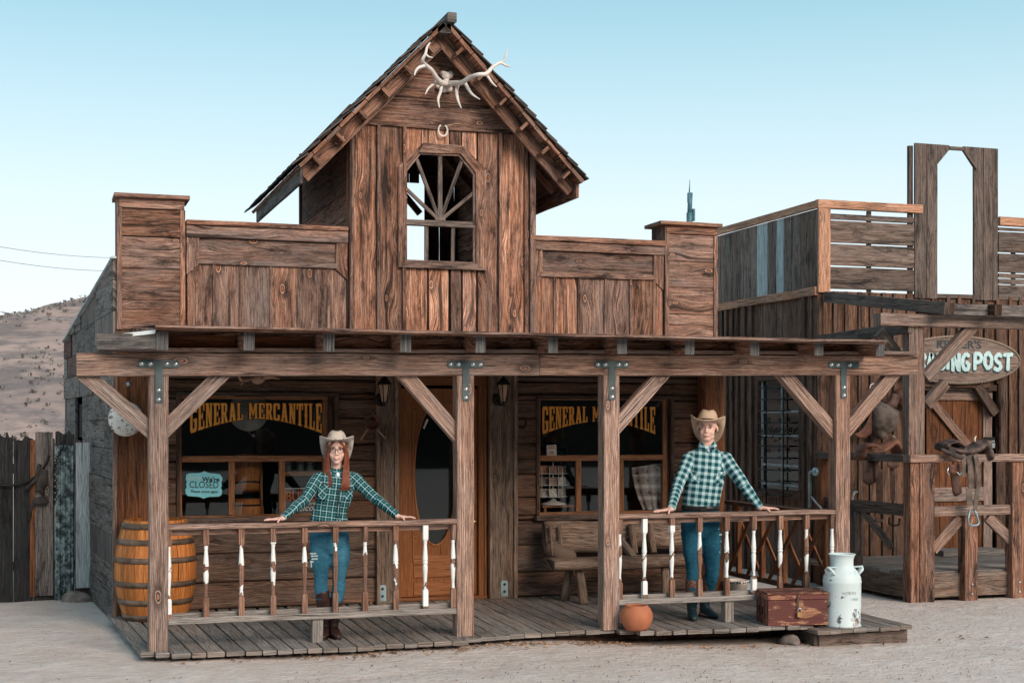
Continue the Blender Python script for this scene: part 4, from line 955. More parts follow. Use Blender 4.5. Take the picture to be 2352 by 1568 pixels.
# ================================================================ railings
BAL = {387: ((0, .38), (.42, .9), (.95, 1.3)), 473: ((0, .42), (.52, .75)), 554: ((.08, .42), (.83, 1)), 627: ((-.02, .33), (.5, .75)), 699: ((.1, .40),), 770: ((.03, .14),), 838: ((0, .28),), 908: ((.08, .50), (.8, .86)), 976: ((-.35, .93), (1.0, 1.35)), 1040: ((0, .36), (.5, .98)),
       1422: ((0, .3), (.5, 1)), 1479: ((-.3, .46), (.53, .93), (1.0, 1.35)), 1542: ((-.15, .42), (.52, .95)), 1606: ((0, .35),), 1668: ((0, .42), (.6, 1.)), 1730: ((0, .95), (1.0, 1.3)), 1791: ((0, .46), (.48, .75)), 1851: ((0, .15), (.55, .9)), 1910: ((0, 1),)}
def baluster(mb, x, y, z0, z1, paint):
    H = z1 - z0; bt, bb = .125, .155; n = 16; zt, zb_ = z1 - bt, z0 + bb; T = zt - zb_; w = .021
    ph = [U(0, 6.28) for _ in range(3)]; tg = (U(.45, .8), U(.1, .6), R())
    def painted(q, ang):
        w_ = .05 * math.sin(ang + ph[0]) + .03 * math.sin(2.3 * ang + ph[1] + q * 20)
        return any(a + w_ * (a > .0) < q < b_ + w_ for a, b_ in paint)
    # square blocks
    for (a, b_, top) in ((zt, z1, 1), (z0, zb_, 0)):
        m = 8
        for k in range(m):
            za, zb2 = a + (b_ - a) * k / m, a + (b_ - a) * (k + 1) / m
            for s in range(4):
                c = [(-1, -1), (1, -1), (1, 1), (-1, 1)]; p, q = c[s], c[(s + 1) % 4]
                ch = 1.0
                if (top and k == 0) or (not top and k == m - 1): ch = .8
                i = len(mb.v); k0 = ch if top else 1; k1 = 1 if top else ch
                mb.v += [V((x + p[0] * w * k0, y + p[1] * w * k0, za)), V((x + q[0] * w * k0, y + q[1] * w * k0, za)), V((x + q[0] * w * k1, y + q[1] * w * k1, zb2)), V((x + p[0] * w * k1, y + p[1] * w * k1, zb2))]
                fq = (zt - (za + zb2) / 2) / T; mb.face((i, i + 1, i + 2, i + 3), [(za, s * .04), (za, s * .04 + .04), (zb2, s * .04 + .04), (zb2, s * .04)], tg, 1 if painted(fq, s * 1.57) else 0)
        i = len(mb.v); e = b_ if not top else a; mb.v += [V((x + p * w * .8, y + q * w * .8, e)) for p, q in ((-1, -1), (1, -1), (1, 1), (-1, 1))]; mb.face((i, i + 1, i + 2, i + 3), [(0, 0)] * 4, tg, 0)
    prof = lambda f: {}.get(f)
    keys = [(0, .015), (.015, .017), (.03, .012), (.05, .017), (.065, .0125), (.10, .0135), (.30, .0195), (.40, .022), (.425, .016), (.445, .022), (.47, .022), (.49, .015), (.52, .020), (.58, .0205), (.75, .0165), (.9, .0115), (.92, .016), (.94, .011), (.965, .017), (1, .013)]
    def rad(f):
        for (a, ra), (c, rc) in zip(keys[:-1], keys[1:]):
            if a <= f <= c: return ra + (rc - ra) * (f - a) / (c - a)
        return .013
    K = 60; b0 = len(mb.v)
    for k in range(K + 1):
        f = k / K; r = rad(f)
        for j in range(n): q = 2 * math.pi * j / n; mb.v.append(V((x + r * math.cos(q), y + r * math.sin(q), zt - f * T)))
    for k in range(K):
        for j in range(n):
            j2 = (j + 1) % n; i = b0 + k * n; f = (k + .5) / K
            mb.face((i + j, i + n + j, i + n + j2, i + j2), [(f * T, .01 * j), (f * T + .01, .01 * j), (f * T + .01, .01 * j + .01), (f * T, .01 * j + .01)], tg, 1 if painted(f, 2 * math.pi * j / n) else 0, True)
def front_rail(label, xa, xb, za, zb_, bpx, foot):
    r = thing('porch_railing', label, 'railing', (xa, 11.1, 0), 'railings of the mercantile porch'); Y = 11.10
    mb = MB(); mb.board((xa, Y - .01, za - .022), (xb, Y - .01, zb_ - .022), .105, .04, (0, 1, 0), tint=(.62, .35, .3), wob=.003, ch=.01); mb.build('top_rail', M['beamw'], r)
    mb = MB(); mb.board((xa, Y + .02, za - .066), (xb, Y + .02, zb_ - .066), .045, .035, (0, 0, 1), tint=(.62, .2, .5)); mb.build('under_rail', M['beamw'], r)
    mb = MB(); mb.board((xa, Y - .035, .215), (xb, Y - .035, .205), .048, .035, (0, 0, 1), tint=(.6, .8, .5), mend=0); mb.build('bottom_rail', M['deck'], r)
    mb = MB(); mb.board((xa, Y + .03, .245), (xb, Y + .03, .24), .045, .03, (0, 0, 1), tint=(.55, .8, .5)); mb.build('bottom_rail', M['deck'], r)
    for px in bpx:
        x = at(px, 1300, Y - .02).x; mb = MB(); zt = (za + (zb_ - za) * (x - xa) / (xb - xa)) - .043
        baluster(mb, x, Y - .028 + .0, .232, zt, BAL[px]); mb.build('baluster', [M['peel'], M['white']], r, recalc=False)
    for px in foot:
        x = at(px, 1450, Y).x; mb = MB(); mb.board((x, Y + .01, -.0), (x, Y + .01, .188), .085, .08, (1, 0, 0), tint=(.55, .8, .4)); mb.build('foot_block', M['deck'], r)
    return r
p1, p2, p3_, p4_ = posts
front_rail('porch railing with half-painted spindles in front of the woman, left of the door', p1 + .072, p2 - .072, .952, .945, [k for k in BAL if k < 1100], (728,))
front_rail('porch railing with white spindles in front of the man, between the two right-hand posts', p3_ + .072, p4_ - .072, .955, .955, [k for k in BAL if k > 1100], (1672,))
sr = thing('side_railing', 'brown side railing with crossed lattice struts at the far right end of the porch', 'railing', (6.78, 12.2, 0))
RXs = 6.78; mb = MB(); mb.board((RXs, 13.30, .90), (RXs, 11.18, .90), .10, .035, (1, 0, 0), tint=(.3, .1, .5)); mb.build('top_rail', M['dark'], sr)
mb = MB(); mb.board((RXs, 13.30, .17), (RXs, 11.18, .17), .05, .04, (0, 0, 1), tint=(.5, .1, .5)); mb.build('bottom_rail', M['dark'], sr)
ysp = [11.35, 11.72, 12.12, 12.55, 13.05]
for y in ysp: mb = MB(); mb.bx(RXs - .025, RXs + .025, y - .025, y + .025, .19, .88, 'z', tint=(.6, .1, R())); mb.build('upright', M['pillar'], sr)
for (a, b_) in zip((11.3, 11.75, 12.2, 12.65), (11.9, 12.35, 12.8, 13.2)):
    for (za, zb_) in ((.2, .87), (.87, .2)):
        mb = MB(); o = .034 if za < .5 else -.034; mb.board((RXs + o, a, za), (RXs + o, b_, zb_), .045, .018, (0, 1, 0), tint=(.55, .2, R())); mb.build('lattice_strut', M['pillar'], sr)

# ================================================================ barrel
bc = at(357, 1300, 12.93); bc.z = 0
ba = thing('oak_barrel', 'orange oak barrel with dull iron hoops standing on the porch behind the left post', 'barrel', bc)
RB, HB = .352, .87
br_ = lambda f: .262 + (RB - .262) * math.sin(math.pi * (.02 + .96 * f)) ** .9
mb = MB(); NS = 26
for k in range(NS):
    a0, a1 = 2 * math.pi * k / NS + .004, 2 * math.pi * (k + 1) / NS - .004; tg = (U(.3, .75), U(0, .4), R()); n = 16; b = len(mb.v); u0, v0 = U(0, 50), U(0, 50)
    for i in range(n + 1):
        f = i / n; r = br_(f); z = HB * f
        for a, rr in ((a0, r), ((a0 + a1) / 2, r * 1.006), (a1, r), (a1, r - .02), (a0, r - .02)): mb.v.append(bc + V((math.cos(a) * rr, math.sin(a) * rr, z)))
    for i in range(n):
        for j in range(5):
            q = (b + i * 5 + j, b + i * 5 + (j + 1) % 5, b + i * 5 + 5 + (j + 1) % 5, b + i * 5 + 5 + j)
            mb.face(q, [(u0 + HB * i / n, v0 + .035 * j), (u0 + HB * i / n, v0 + .035 * (j + 1)), (u0 + HB * (i + 1) / n, v0 + .035 * (j + 1)), (u0 + HB * (i + 1) / n, v0 + .035 * j)], tg)
    mb.face([b + n * 5 + j for j in range(5)], [(0, 0)] * 5, tg)
mb.build('stave', M['barrel'], ba, recalc=True).data.name = 'staves'
for f in (.035, .19, .37, .61, .79, .945):
    mb = MB(); h = .024; mb.lathe(bc, [(br_(f - .028) + .003, HB * (f) - h), (br_(f - .028) + .009, HB * f - h), (br_(f + .028) + .009, HB * f + h), (br_(f + .028) + .003, HB * f + h)], 40, closed=False); mb.build('hoop', plain('dull_hoop_iron', (.16, .115, .085), .5, .4, var=.5) if 'hoop' not in M else M['hoop'], ba)
    if 'hoop' not in M: M['hoop'] = bpy.data.materials['dull_hoop_iron']
mb = MB(); mb.lathe(bc, [(0, HB - .03), (.245, HB - .03), (.245, HB - .05), (0, HB - .05)], 30); mb.build('head', M['barrel'], ba)

# ================================================================ milk can
cc = at(1934, 1425, 10.745); cc.z = -.027
can = thing('milk_can', 'tall pale blue enamel milk can with rust chips at the right end of the step', 'milk can', cc)
kk = 91 * 12.3 / 3267 / 2 / .175 * .168; 
mb = MB(); P_ = [(0, 0), (.160, 0), (.164, .012), (.160, .02), (.161, .37), (.166, .385), (.161, .395), (.161, .41), (.155, .432), (.128, .475), (.102, .505), (.096, .52), (.096, .575), (.110, .612), (.117, .617), (.112, .622), (.104, .612), (.088, .57), (.088, .5), (.0, .5)]
mb.lathe(cc, P_, 48, closed=False); mb.build('body', M['can'], can, recalc=True)
for s in (-1, 1):
    mb = MB(); d = V((s * .95, -.3, 0)).normalized(); base = cc + d * .150 + V((0, 0, .42)); sd = V((-d.y, d.x, 0))
    pts = [cc + d * .135 + V((0, 0, .45)) - sd * .045, cc + d * .17 + V((0, 0, .49)) - sd * .04, cc + d * .175 + V((0, 0, .515)), cc + d * .17 + V((0, 0, .49)) + sd * .04, cc + d * .135 + V((0, 0, .45)) + sd * .045]
    mb.tube(pts, .011, 8, flat=.5); mb.limb([(cc + d * .10 + V((0, 0, .508)), .035, .006), (cc + d * .165 + V((0, 0, .512)), .03, .006)], sd, 10); mb.build('handle', M['can'], can)
o = text_on('NORTH', .036, cc + V((-.005, -.1618, .285)), (1, 0, 0), (0, 0, 1), 'stamped_letters', plain('stamped_grey', (.40, .46, .47), .6), can, depth=.001, warp=None)
for v in o.data.vertices:     # wrap on the drum
    w_ = v.co + ORG[o.name] - cc; a = w_.x / .161 - .12; v.co = cc - ORG[o.name] + V((math.sin(a) * .1625, -math.cos(a) * .1625, w_.z))
o2_ = text_on('OREG', .030, cc + V((.05, -.1618, .235)), (1, 0, 0), (0, 0, 1), 'stamped_letters', bpy.data.materials['stamped_grey'], can, depth=.001)
for v in o2_.data.vertices:
    w_ = v.co + ORG[o2_.name] - cc; a = w_.x / .161 - .12; v.co = cc - ORG[o2_.name] + V((math.sin(a) * .1625, -math.cos(a) * .1625, w_.z))

# ================================================================ chest
c8 = crop(1500, 1200, .29762)
fa = atZ(*c8(1410, 1222), 0); fb = atZ(*c8(1915, 1212), 0); bk = atZ(*c8(1318, 1193), 0)
ex = (fb - fa).normalized(); ey = V((-ex.y, ex.x, 0)); CW = (fb - fa).length; CD = .34; CH = .285
ch = thing('wooden_chest', 'small maroon painted wooden chest with a padlock on the porch edge beside the milk can', 'chest', fa)
q = lambda a, b_, c: fa + ex * a + ey * b_ + V((0, 0, c))
def cbox(mb, a0, a1, b0, b1, z0, z1, **k): mb.board(q(a0, (b0 + b1) / 2, (z0 + z1) / 2), q(a1, (b0 + b1) / 2, (z0 + z1) / 2), z1 - z0, b1 - b0, (0, 0, 1), **k)
mb = MB(); cbox(mb, .006, CW - .006, 0.004, CD, .0, .215, tint=(.55, .1, .7), ch=.003); cbox(mb, 0, CW, -.006, .006, .0, .03, tint=(.7, .1, .2)); mb.build('body', M['chest'], ch)
mb = MB(); cbox(mb, 0, CW, -.004, CD + .005, .219, .262, tint=(.75, .1, .1)); cbox(mb, -.008, CW + .008, -.012, CD + .01, .2625, CH - .005, tint=(.45, .3, .4)); mb.build('lid', M['chest'], ch)
mb = MB(); cbox(mb, CW * .475, CW * .5, -.018, -.0125, .14, .262, tint=(.5, .5, .5)); cbox(mb, CW * .475, CW * .5, -.0125, .1, CH - .006, CH - .002); mb.build('hasp', M['leather'], ch)
mb = MB(); pc = q(CW * .5 + .005, -.026, .075); mb.board(pc, pc + V((0, 0, .042)), .042, .018, ex, ch=.004, wob=0); lk = mb.build('padlock', M['brass'], ch)
mb = MB(); mb.tube([pc + ex * a + V((0, 0, z)) for a, z in ((-.014, .04), (-.014, .062), (-.009, .073), (0, .077), (.009, .073), (.014, .062), (.014, .04))], .004, 6); mb.build('shackle', M['bolt'], lk)
mb = MB(); mb.tube([q(-.008, CD * .5 + a, z) for a, z in ((-.05, .15), (-.05, .10), (-.03, .085), (.03, .085), (.05, .10), (.05, .15))], .006, 6); mb.build('handle', M['iron'], ch)

# ================================================================ terracotta pot
pc = at(1462, 1420, 10.915); pc.z = 0
pot = thing('terracotta_pot', 'round terracotta pot at the edge of the boardwalk below the third post', 'pot', pc)
mb = MB(); k = .97
mb.lathe(pc, [(r * k, z * .95) for r, z in ((0, 0), (.085, 0), (.105, .02), (.128, .06), (.141, .105), (.138, .15), (.118, .19), (.098, .208), (.1, .216), (.092, .218), (.086, .208), (.1, .19), (.12, .15), (.12, .1), (.08, .03), (0, .02))], 40, closed=False); mb.build('pot_body', M['terra'], pot, recalc=True)

# ================================================================ dog bowl
bw = atZ(1699, 1358, 0); bw = bw + V((0, .1, 0))
bowl = thing('pet_bowl', 'cream fluted pet bowl with dark bone pattern on the porch floor', 'bowl', bw)
mb = MB(); mb.lathe(bw, [(0, 0), (.105, 0), (.135, .075), (.145, .08), (.145, .108), (.137, .11), (.12, .06), (0, .03)], 40, closed=False); mb.build('bowl_body', M['ceram'], bowl, recalc=True)
for i in range(26):
    if i % 1: continue
    a = 2 * math.pi * i / 14
    if i >= 14: break
    mb = MB(); c = bw + V((math.cos(a) * .147, math.sin(a) * .147, .094)); t_ = V((-math.sin(a), math.cos(a), 0))
    mb.tube([c - t_ * .016, c + t_ * .016], .0035, 5)
    for s in (-1, 1):
        for z in (-1, 1): mb.ell(c + t_ * .018 * s + V((0, 0, .005 * z)), (.006, .006, .006), nu=6, nv=4)
    mb.build('bone_mark', M['ink'], bowl)

# ================================================================ bench
be = thing('log_bench', 'rustic split-log bench against the porch wall below the right window', 'bench', (5.2, 12.9, 0))
def wavy_slab(mb, xa, xb, Y0, Y1, zlo, zhi, ampl, seed, tilt=0):
    n = 26; b = len(mb.v); m = 10; u0, v0 = U(0, 50), U(0, 50)
    for i in range(n + 1):
        f = i / n; x = xa + (xb - xa) * f; lo = zlo + ampl * mnoise.noise(V((x * 2.2, seed, 0))) * 1.6; hi = zhi + ampl * .6 * mnoise.noise(V((x * 2.6, seed, 7)))
        for j in range(m):
            a = 2 * math.pi * j / m; cy = (Y0 + Y1) / 2 + (Y1 - Y0) / 2 * math.copysign(abs(math.cos(a)) ** .5, math.cos(a)); s_ = math.copysign(abs(math.sin(a)) ** .7, math.sin(a)); cz_ = (lo + hi) / 2 + (hi - lo) / 2 * s_
            mb.v.append(V((x + .02 * mnoise.noise(V((j, seed, f))), cy + tilt * (cz_ - zlo), cz_)))
    for i in range(n):
        for j in range(m):
            j2 = (j + 1) % m; x = b + i * m; ff = (xb - xa) / n
            mb.face((x + j, x + j2, x + m + j2, x + m + j), [(u0 + i * ff, v0 + j * .05), (u0 + i * ff, v0 + j * .05 + .05), (u0 + i * ff + ff, v0 + j * .05 + .05), (u0 + i * ff + ff, v0 + j * .05)], (.62, .45, .3), 0, True)
    mb.face([b + j for j in range(m)], [(math.cos(j) * .05, math.sin(j) * .1) for j in range(m)], (.25, .6, .5)); e = b + n * m; mb.face([e + m - 1 - j for j in range(m)], [(math.cos(j) * .05, math.sin(j) * .1) for j in range(m)], (.3, .6, .5))
bx0, bx1 = at(1254, 1210, 13.0).x, at(1600, 1210, 13.0).x
mb = MB(); wavy_slab(mb, bx0, bx1, 12.98, 13.10, at(1300, 1268, 13.0).z, at(1300, 1196, 13.0).z, .035, 3.1, .12); mb.build('backrest', M['benchw'], be, recalc=True)
mb = MB(); sx0, sx1 = at(1262, 1300, 12.7).x, at(1600, 1300, 12.7).x; wavy_slab(mb, sx0, sx1, 12.55, 12.95, at(1300, 1312, 12.6).z, at(1300, 1285, 12.6).z, .012, 8.4); mb.build('seat', M['benchw'], be, recalc=True)
for (a, b_) in ((V((sx0 + .32, 12.62, 0)), V((sx0 + .28, 12.70, .40))), (V((sx0 + .24, 12.95, 0)), V((sx0 + .27, 12.85, .40))), (V((sx1 - .37, 12.62, 0)), V((sx1 - .35, 12.7, .4))), (V((sx1 - .2, 12.95, 0)), V((sx1 - .22, 12.85, .4)))):
    mb = MB(); mb.tube([a, a.lerp(b_, .5) + V((.01, 0, 0)), b_], [.05, .042, .04], 10, tint=(.7, .4, .3)); mb.build('leg', M['benchw'], be)
for x in (sx0 + .10, sx0 + .19, sx0 + .95, sx0 + 1.15):
    mb = MB(); mb.tube([(x, 12.86, .44), (x + .01, 12.98, .72)], .018 if x < sx0 + .5 else .035, 8, tint=(.6, .4, .3)); mb.build('back_spindle', M['benchw'], be)
mb = MB(); q0 = at(1290, 1275, 12.85); mb.limb([(q0 + V((-.06, .12, .06)), .09, .07), (q0 + V((0, 0, 0)), .085, .06), (q0 + V((.09, -.05, -.02)), .07, .05)], (0, 0, 1), 12, tint=(.4, .6, .3)); mb.build('armrest', M['benchw'], be)
mb = MB(); mb.board(at(1425, 1240, 12.9), at(1460, 1285, 12.75), .07, .05, (1, 0, 0), tint=(.5, .8, .3)); mb.build('armrest', M['benchw'], be)

# ================================================================ antlers and horseshoes
def K2(a, b_, Y): return at(*k2(a, b_), Y)
an = thing('antler_skull', 'bleached elk skull plate with wide white antlers mounted high on the gable', 'antlers', K2(1340, 520, YT - .04))
def ant(mb, pts, rads, yy, n=9):
    P3 = [K2(a, b_, yy(i / (len(pts) - 1))) for i, (a, b_) in enumerate(pts)]
    # smooth (Catmull-Rom)
    Q, Rr = [], []
    for i in range(len(P3) - 1):
        p0, p1_, p2_, p3_ = P3[max(0, i - 1)], P3[i], P3[i + 1], P3[min(len(P3) - 1, i + 2)]
        for k in range(5):
            t_ = k / 5; Q.append(.5 * ((2 * p1_) + (-p0 + p2_) * t_ + (2 * p0 - 5 * p1_ + 4 * p2_ - p3_) * t_ * t_ + (-p0 + 3 * p1_ - 3 * p2_ + p3_) * t_ ** 3)); Rr.append(rads[i] + (rads[i + 1] - rads[i]) * t_)
    Q.append(P3[-1]); Rr.append(rads[-1]); mb.tube(Q, Rr, n)
A_ = YT - .12
mb = MB()
ant(mb, [(1345, 548), (1315, 540), (1285, 510), (1250, 458), (1210, 425), (1192, 395), (1212, 352), (1222, 310), (1242, 280)], [.03, .026, .022, .021, .02, .016, .013, .011, .007], lambda f: A_ - .46 * min(1, f * 1.5))
ant(mb, [(1205, 432), (1170, 442), (1148, 465), (1140, 494)], [.017, .014, .011, .004], lambda f: A_ - .44 - .05 * f)
ant(mb, [(1285, 535), (1258, 555), (1230, 580), (1210, 618)], [.016, .013, .011, .004], lambda f: A_ - .05 - .2 * f)
ant(mb, [(1318, 548), (1310, 600), (1294, 650), (1303, 704)], [.018, .016, .013, .005], lambda f: A_ - .02 - .25 * f)
ant(mb, [(1212, 352), (1232, 372), (1260, 377)], [.011, .009, .004], lambda f: A_ - .46 - .03 * f)
mb.build('antler', M['bone'], an)
mb = MB()
ant(mb, [(1370, 548), (1405, 545), (1450, 540), (1505, 505), (1560, 488), (1610, 482), (1650, 440), (1700, 412), (1735, 428), (1768, 438)], [.03, .026, .023, .021, .02, .02, .017, .014, .010, .005], lambda f: A_ - .48 * min(1, f * 2.4))
ant(mb, [(1702, 412), (1725, 395), (1738, 360), (1750, 322)], [.012, .011, .008, .003], lambda f: A_ - .48 - .02 * f)
ant(mb, [(1605, 484), (1625, 510), (1650, 545), (1677, 568)], [.015, .013, .010, .004], lambda f: A_ - .46 - .04 * f)
ant(mb, [(1468, 540), (1490, 580), (1520, 620), (1567, 650)], [.018, .016, .012, .004], lambda f: A_ - .20 - .2 * f)
ant(mb, [(1425, 545), (1415, 600), (1425, 660), (1445, 707)], [.019, .017, .013, .004], lambda f: A_ - .10 - .24 * f)
mb.build('antler', M['bone'], an)
mb = MB(); e = lambda a, b_, y, r, **k: mb.ell(K2(a, b_, y), r, nu=10, nv=7, **k)
e(1345, 495, YT - .06, (.052, .05, .045)); e(1325, 478, YT - .05, (.03, .04, .025)); e(1375, 490, YT - .05, (.03, .04, .04)); e(1350, 545, YT - .07, (.07, .05, .03)); e(1330, 580, YT - .05, (.05, .04, .04)); e(1370, 583, YT - .05, (.03, .03, .028)); e(1290, 570, YT - .04, (.02, .03, .02))
me = fused(mb, .009, 2)
for v in me.vertices: v.co += v.normal * .008 * mnoise.noise(v.co * 30)
put(me, 'skull', M['bone'], an)

def horseshoe(name, label, c, R_, nrm, up, mat, rot=0):
    o = thing(name, label, 'horseshoe', c); a, w, t_ = basis(V(nrm), up); mb = MB(); pts = []
    cr, sr_ = math.cos(rot), math.sin(rot)
    for i in range(22):
        q = math.radians(-62 + (304) * i / 21) - math.pi * .5 + math.pi * .5 - math.pi / 2 + math.radians(90 - 90)
        q = math.radians(118 + 304 * i / 21)          # open end up
        x, y = math.cos(q) * R_ * .82, math.sin(q) * R_
        x, y = x * cr - y * sr_, x * sr_ + y * cr
        pts.append(V(c) + t_ * x * -1 + w * y)
    mb.tube(pts, R_ * .17, 8, flat=.35, hint=w); mb.build('shoe', mat, o); return o
horseshoe('horseshoe', 'pale silver horseshoe nailed open end up under the gable antlers', K2(1326, 852, YT - .055), .055, (0, -1, 0), (0, 0, 1), M['bone'])
horseshoe('horseshoe', 'dark iron horseshoe nailed upside down on the wall between door and right window', at(*c2(1582, 545), YW - .035), .055, (0, -1, 0), (0, 0, 1), M['iron'], 0.25)
# small skull and antlers hung under the porch roof
ua = thing('hanging_antlers', 'small pinkish skull with stubby antlers tucked up under the left porch beam', 'antlers', at(606, 872, 13.2))
k4 = crop(400, 930, .21259); K4 = lambda a, b_, y: at(*k4(a, b_), y); mb = MB()
mb.tube([K4(925, 40, 13.1), K4(950, 90, 13.1), K4(1000, 100, 13.1), K4(1080, 70, 13.15)], [.012, .014, .014, .018], 7); mb.tube([K4(985, 95, 13.1), K4(955, 150, 13.08)], [.012, .006], 6); mb.build('antler', M['bonep'], ua); mb = MB(); mb.tube([K4(1220, 70, 13.15), K4(1320, 60, 13.1), K4(1405, 80, 13.05)], [.018, .014, .006], 7); mb.build('antler', M['bonep'], ua)
mb = MB(); mb.ell(K4(1150, 85, 13.18), (.065, .05, .045)); mb.build('skull', M['bonep'], ua)

# ================================================================ lanterns by the door
def lantern(px, py, label):
    c = at(px, py, 13.02); o = thing('wall_lantern', label, 'lantern', c, 'lanterns on the door posts')
    mb = MB(); n = 6; mb.lathe(c, [(.028, -.085), (.058, .075), (.05, .085), (0, .085)], 6, smooth=False); mb.build('lantern_glass', M['amber'], o)
    mb = MB()
    for i in range(6):
        a = 2 * math.pi * i / 6; mb.tube([c + V((math.cos(a) * .029, math.sin(a) * .029, -.086)), c + V((math.cos(a) * .060, math.sin(a) * .060, .078))], .005, 5)
    mb.lathe(c, [(.066, .076), (.07, .088), (.03, .135), (.012, .15), (.012, .17), (0, .17)], 12, closed=False); mb.lathe(c, [(0, -.13), (.012, -.12), (.008, -.1), (.03, -.085), (0, -.08)], 10, closed=False); mb.build('lantern_frame', M['iron'], o)
    mb = MB(); mb.tube([c + V((-.0, .0, -.1)), c + V((0, .12, -.12)), c + V((0, .22, -.05))], .009, 6); mb.ell(c + V((0, .22, -.06)), (.045, .02, .06)); mb.build('wall_arm', M['iron'], o)
lantern(959 * .0 + (850 + 388 * .28703) / 1.0884, (900 + 285 * .28703) / 1.0884, 'small tapered brass and glass wall lantern left of the door')
lantern((850 + 1425 * .28703) / 1.0884, (900 + 285 * .28703) / 1.0884, 'small tapered brass and glass wall lantern right of the door')

# ================================================================ tack on the wall, enamel basin
tk = thing('hanging_tack', 'tangle of rusty tongs and leather straps hanging on the wall left of the door', 'horse tack', at(*c2(280, 540), 13.22))
KC = lambda a, b_, y=13.2: at(*c2(a, b_), y); mb = MB()
for r in range(5): mb.tube([KC(280 + (42 + 6 * r) * math.cos(a * .5), 540 + (48 + 5 * r) * math.sin(a * .5), 13.2 - .01 * r) for a in range(14)], .007, 5)
mb.build('coiled_strap', M['leatherr'], tk)
mb = MB(); mb.tube([KC(245, 590), KC(215, 640), KC(180, 695)], .008, 6); mb.tube([KC(310, 580), KC(350, 630), KC(405, 690), KC(398, 660)], .008, 6); mb.tube([KC(285, 470), KC(270, 430), KC(300, 480)], .005, 5); mb.build('iron_rod', M['bonep'], tk)
bs = at(290, 962, 13.06)
bn = thing('enamel_basin', 'round white enamel basin with rust spots hung on the left corner pillar', 'basin', bs)
mb = MB(); mb.lathe(bs, [(0, .05), (.09, .048), (.125, .03), (.146, .0), (.152, -.004), (.156, .002), (.15, .008), (.13, .042), (.09, .06), (0, .062)], 40, (0.05, -1, .12), closed=False); mb.build('basin_body', M['basin'], bn, recalc=True)
mb = MB(); bu_ = V((0, .12, 1)).normalized(); mb.tube([bs + V((math.cos(a * math.pi / 20) * .155, .0, 0)) + bu_ * math.sin(a * math.pi / 20) * .155 for a in range(41)], .0045, 6, caps=False); mb.build('rusty_rim', M['leatherr'], bn)
mb = MB()
for (a, b_, r_) in ((.02, -.10, .012), (-.01, .06, .007), (.06, .08, .006), (-.08, .02, .006), (.09, -.04, .008), (-.05, -.07, .006), (.03, .11, .006)): d_ = math.hypot(a, b_); mb.ell(bs + V((a, -.062 + (d_ / .155) ** 2 * .055, b_)), (r_, .003, r_ * .8), nu=8, nv=5)
mb.build('rust_spot', M['iron'], bn)

# ================================================================ behind the glass
def inside(px, py, Y): return at(px, py, Y)
k1 = crop(350, 900, .28706); KI = lambda a, b_, Y=YW + .03: at(*k1(a, b_), Y)
# turquoise closed card
sg = thing('closed_sign', 'turquoise scalloped closed sign in the left window', 'sign', KI(555, 1085))
cxy = (557, 1085); hw_, hh = 160, 118; pts = []
sh_ = [(-1, -.35), (-.93, -.2), (-.97, 0), (-.93, .2), (-1, .4), (-.97, .72), (-.85, .82), (-.6, .84), (-.3, .86), (-.12, .92), (0, 1.0), (.12, .92), (.3, .86), (.6, .84), (.85, .8), (.97, .6), (1, .4), (.93, .2), (.97, 0), (.93, -.2), (1, -.4), (.97, -.7), (.85, -.82), (.6, -.84), (.3, -.86), (.12, -.92), (0, -1.0), (-.12, -.92), (-.3, -.86), (-.6, -.84), (-.85, -.82), (-.97, -.65)]
cp = KI(557, 1085, YW + .008); sxm = (KI(717, 1085, YW + .008).x - cp.x); szm = (KI(557, 965, YW + .008).z - cp.z)
up_t = V((.03, 0, 1)).normalized(); rt_t = V((1, 0, -.03)).normalized()
mb = MB(); mb.prism([cp + rt_t * (a * sxm) + up_t * (b_ * szm) for a, b_ in sh_], (0, -.003, 0)); mb.build('card', M['signblue'], sg)
def sgtext(t_, size, dx, dz, mat, **k): return text_on(t_, size, cp + rt_t * dx * sxm + up_t * dz * szm + V((0, -.0042, 0)), rt_t, up_t, 'letters', mat, sg, depth=.0006, **k)
sgtext('Sorry', .052, -.52, .40, M['inkw'], shear=.3); sgtext("We're", .060, .36, .26, M['ink'], bold=.002); sgtext('CLOSED', .088, .0, -.22, M['ink'], bold=.0005, sx=.82); sgtext('Please come again', .034, .03, -.56, M['ink'], bold=.0008)
# sign with orange letters
bl = thing('black_sign', 'black sign with orange capitals and white script inside the left window behind the woman', 'sign', KI(1400, 1240, YW + .25)); Yb = YW + .10
mb = MB(); q0, q1 = KI(1258, 1345, Yb), KI(1640, 1108, Yb); mb.prism([(q0.x, Yb, q0.z), (q1.x, Yb, q0.z), (q1.x, Yb, q1.z), (q0.x, Yb, q1.z)], (0, .006, 0)); mb.build('panel', M['belt'], bl)
mb = MB(); e_ = .009
for (a, b_, c, d) in ((q0.x, q1.x, q1.z - e_, q1.z), (q0.x, q1.x, q0.z, q0.z + e_), (q0.x, q0.x + e_, q0.z + e_, q1.z - e_), (q1.x - e_, q1.x, q0.z + e_, q1.z - e_)): mb.prism([(a, Yb - .004, c), (b_, Yb - .004, c), (b_, Yb - .004, d), (a, Yb - .004, d)], (0, .003, 0))
mb.build('border', M['paper'], bl)
w_ = q1.x - q0.x
text_on('BULLETS', .135, V((q0.x + w_ * .5, Yb - .003, KI(1300, 1225, Yb).z)), (1, 0, 0), (0, 0, 1), 'letters', plain('orange_red_lettering', (.55, .13, .04), .6), bl, depth=.001, sx=.78, bold=.002)
text_on('are', .05, V((q0.x + w_ * .62, Yb - .003, KI(1300, 1262, Yb).z)), (1, 0, 0), (0, 0, 1), 'letters', M['inkw'], bl, depth=.001, shear=.3)
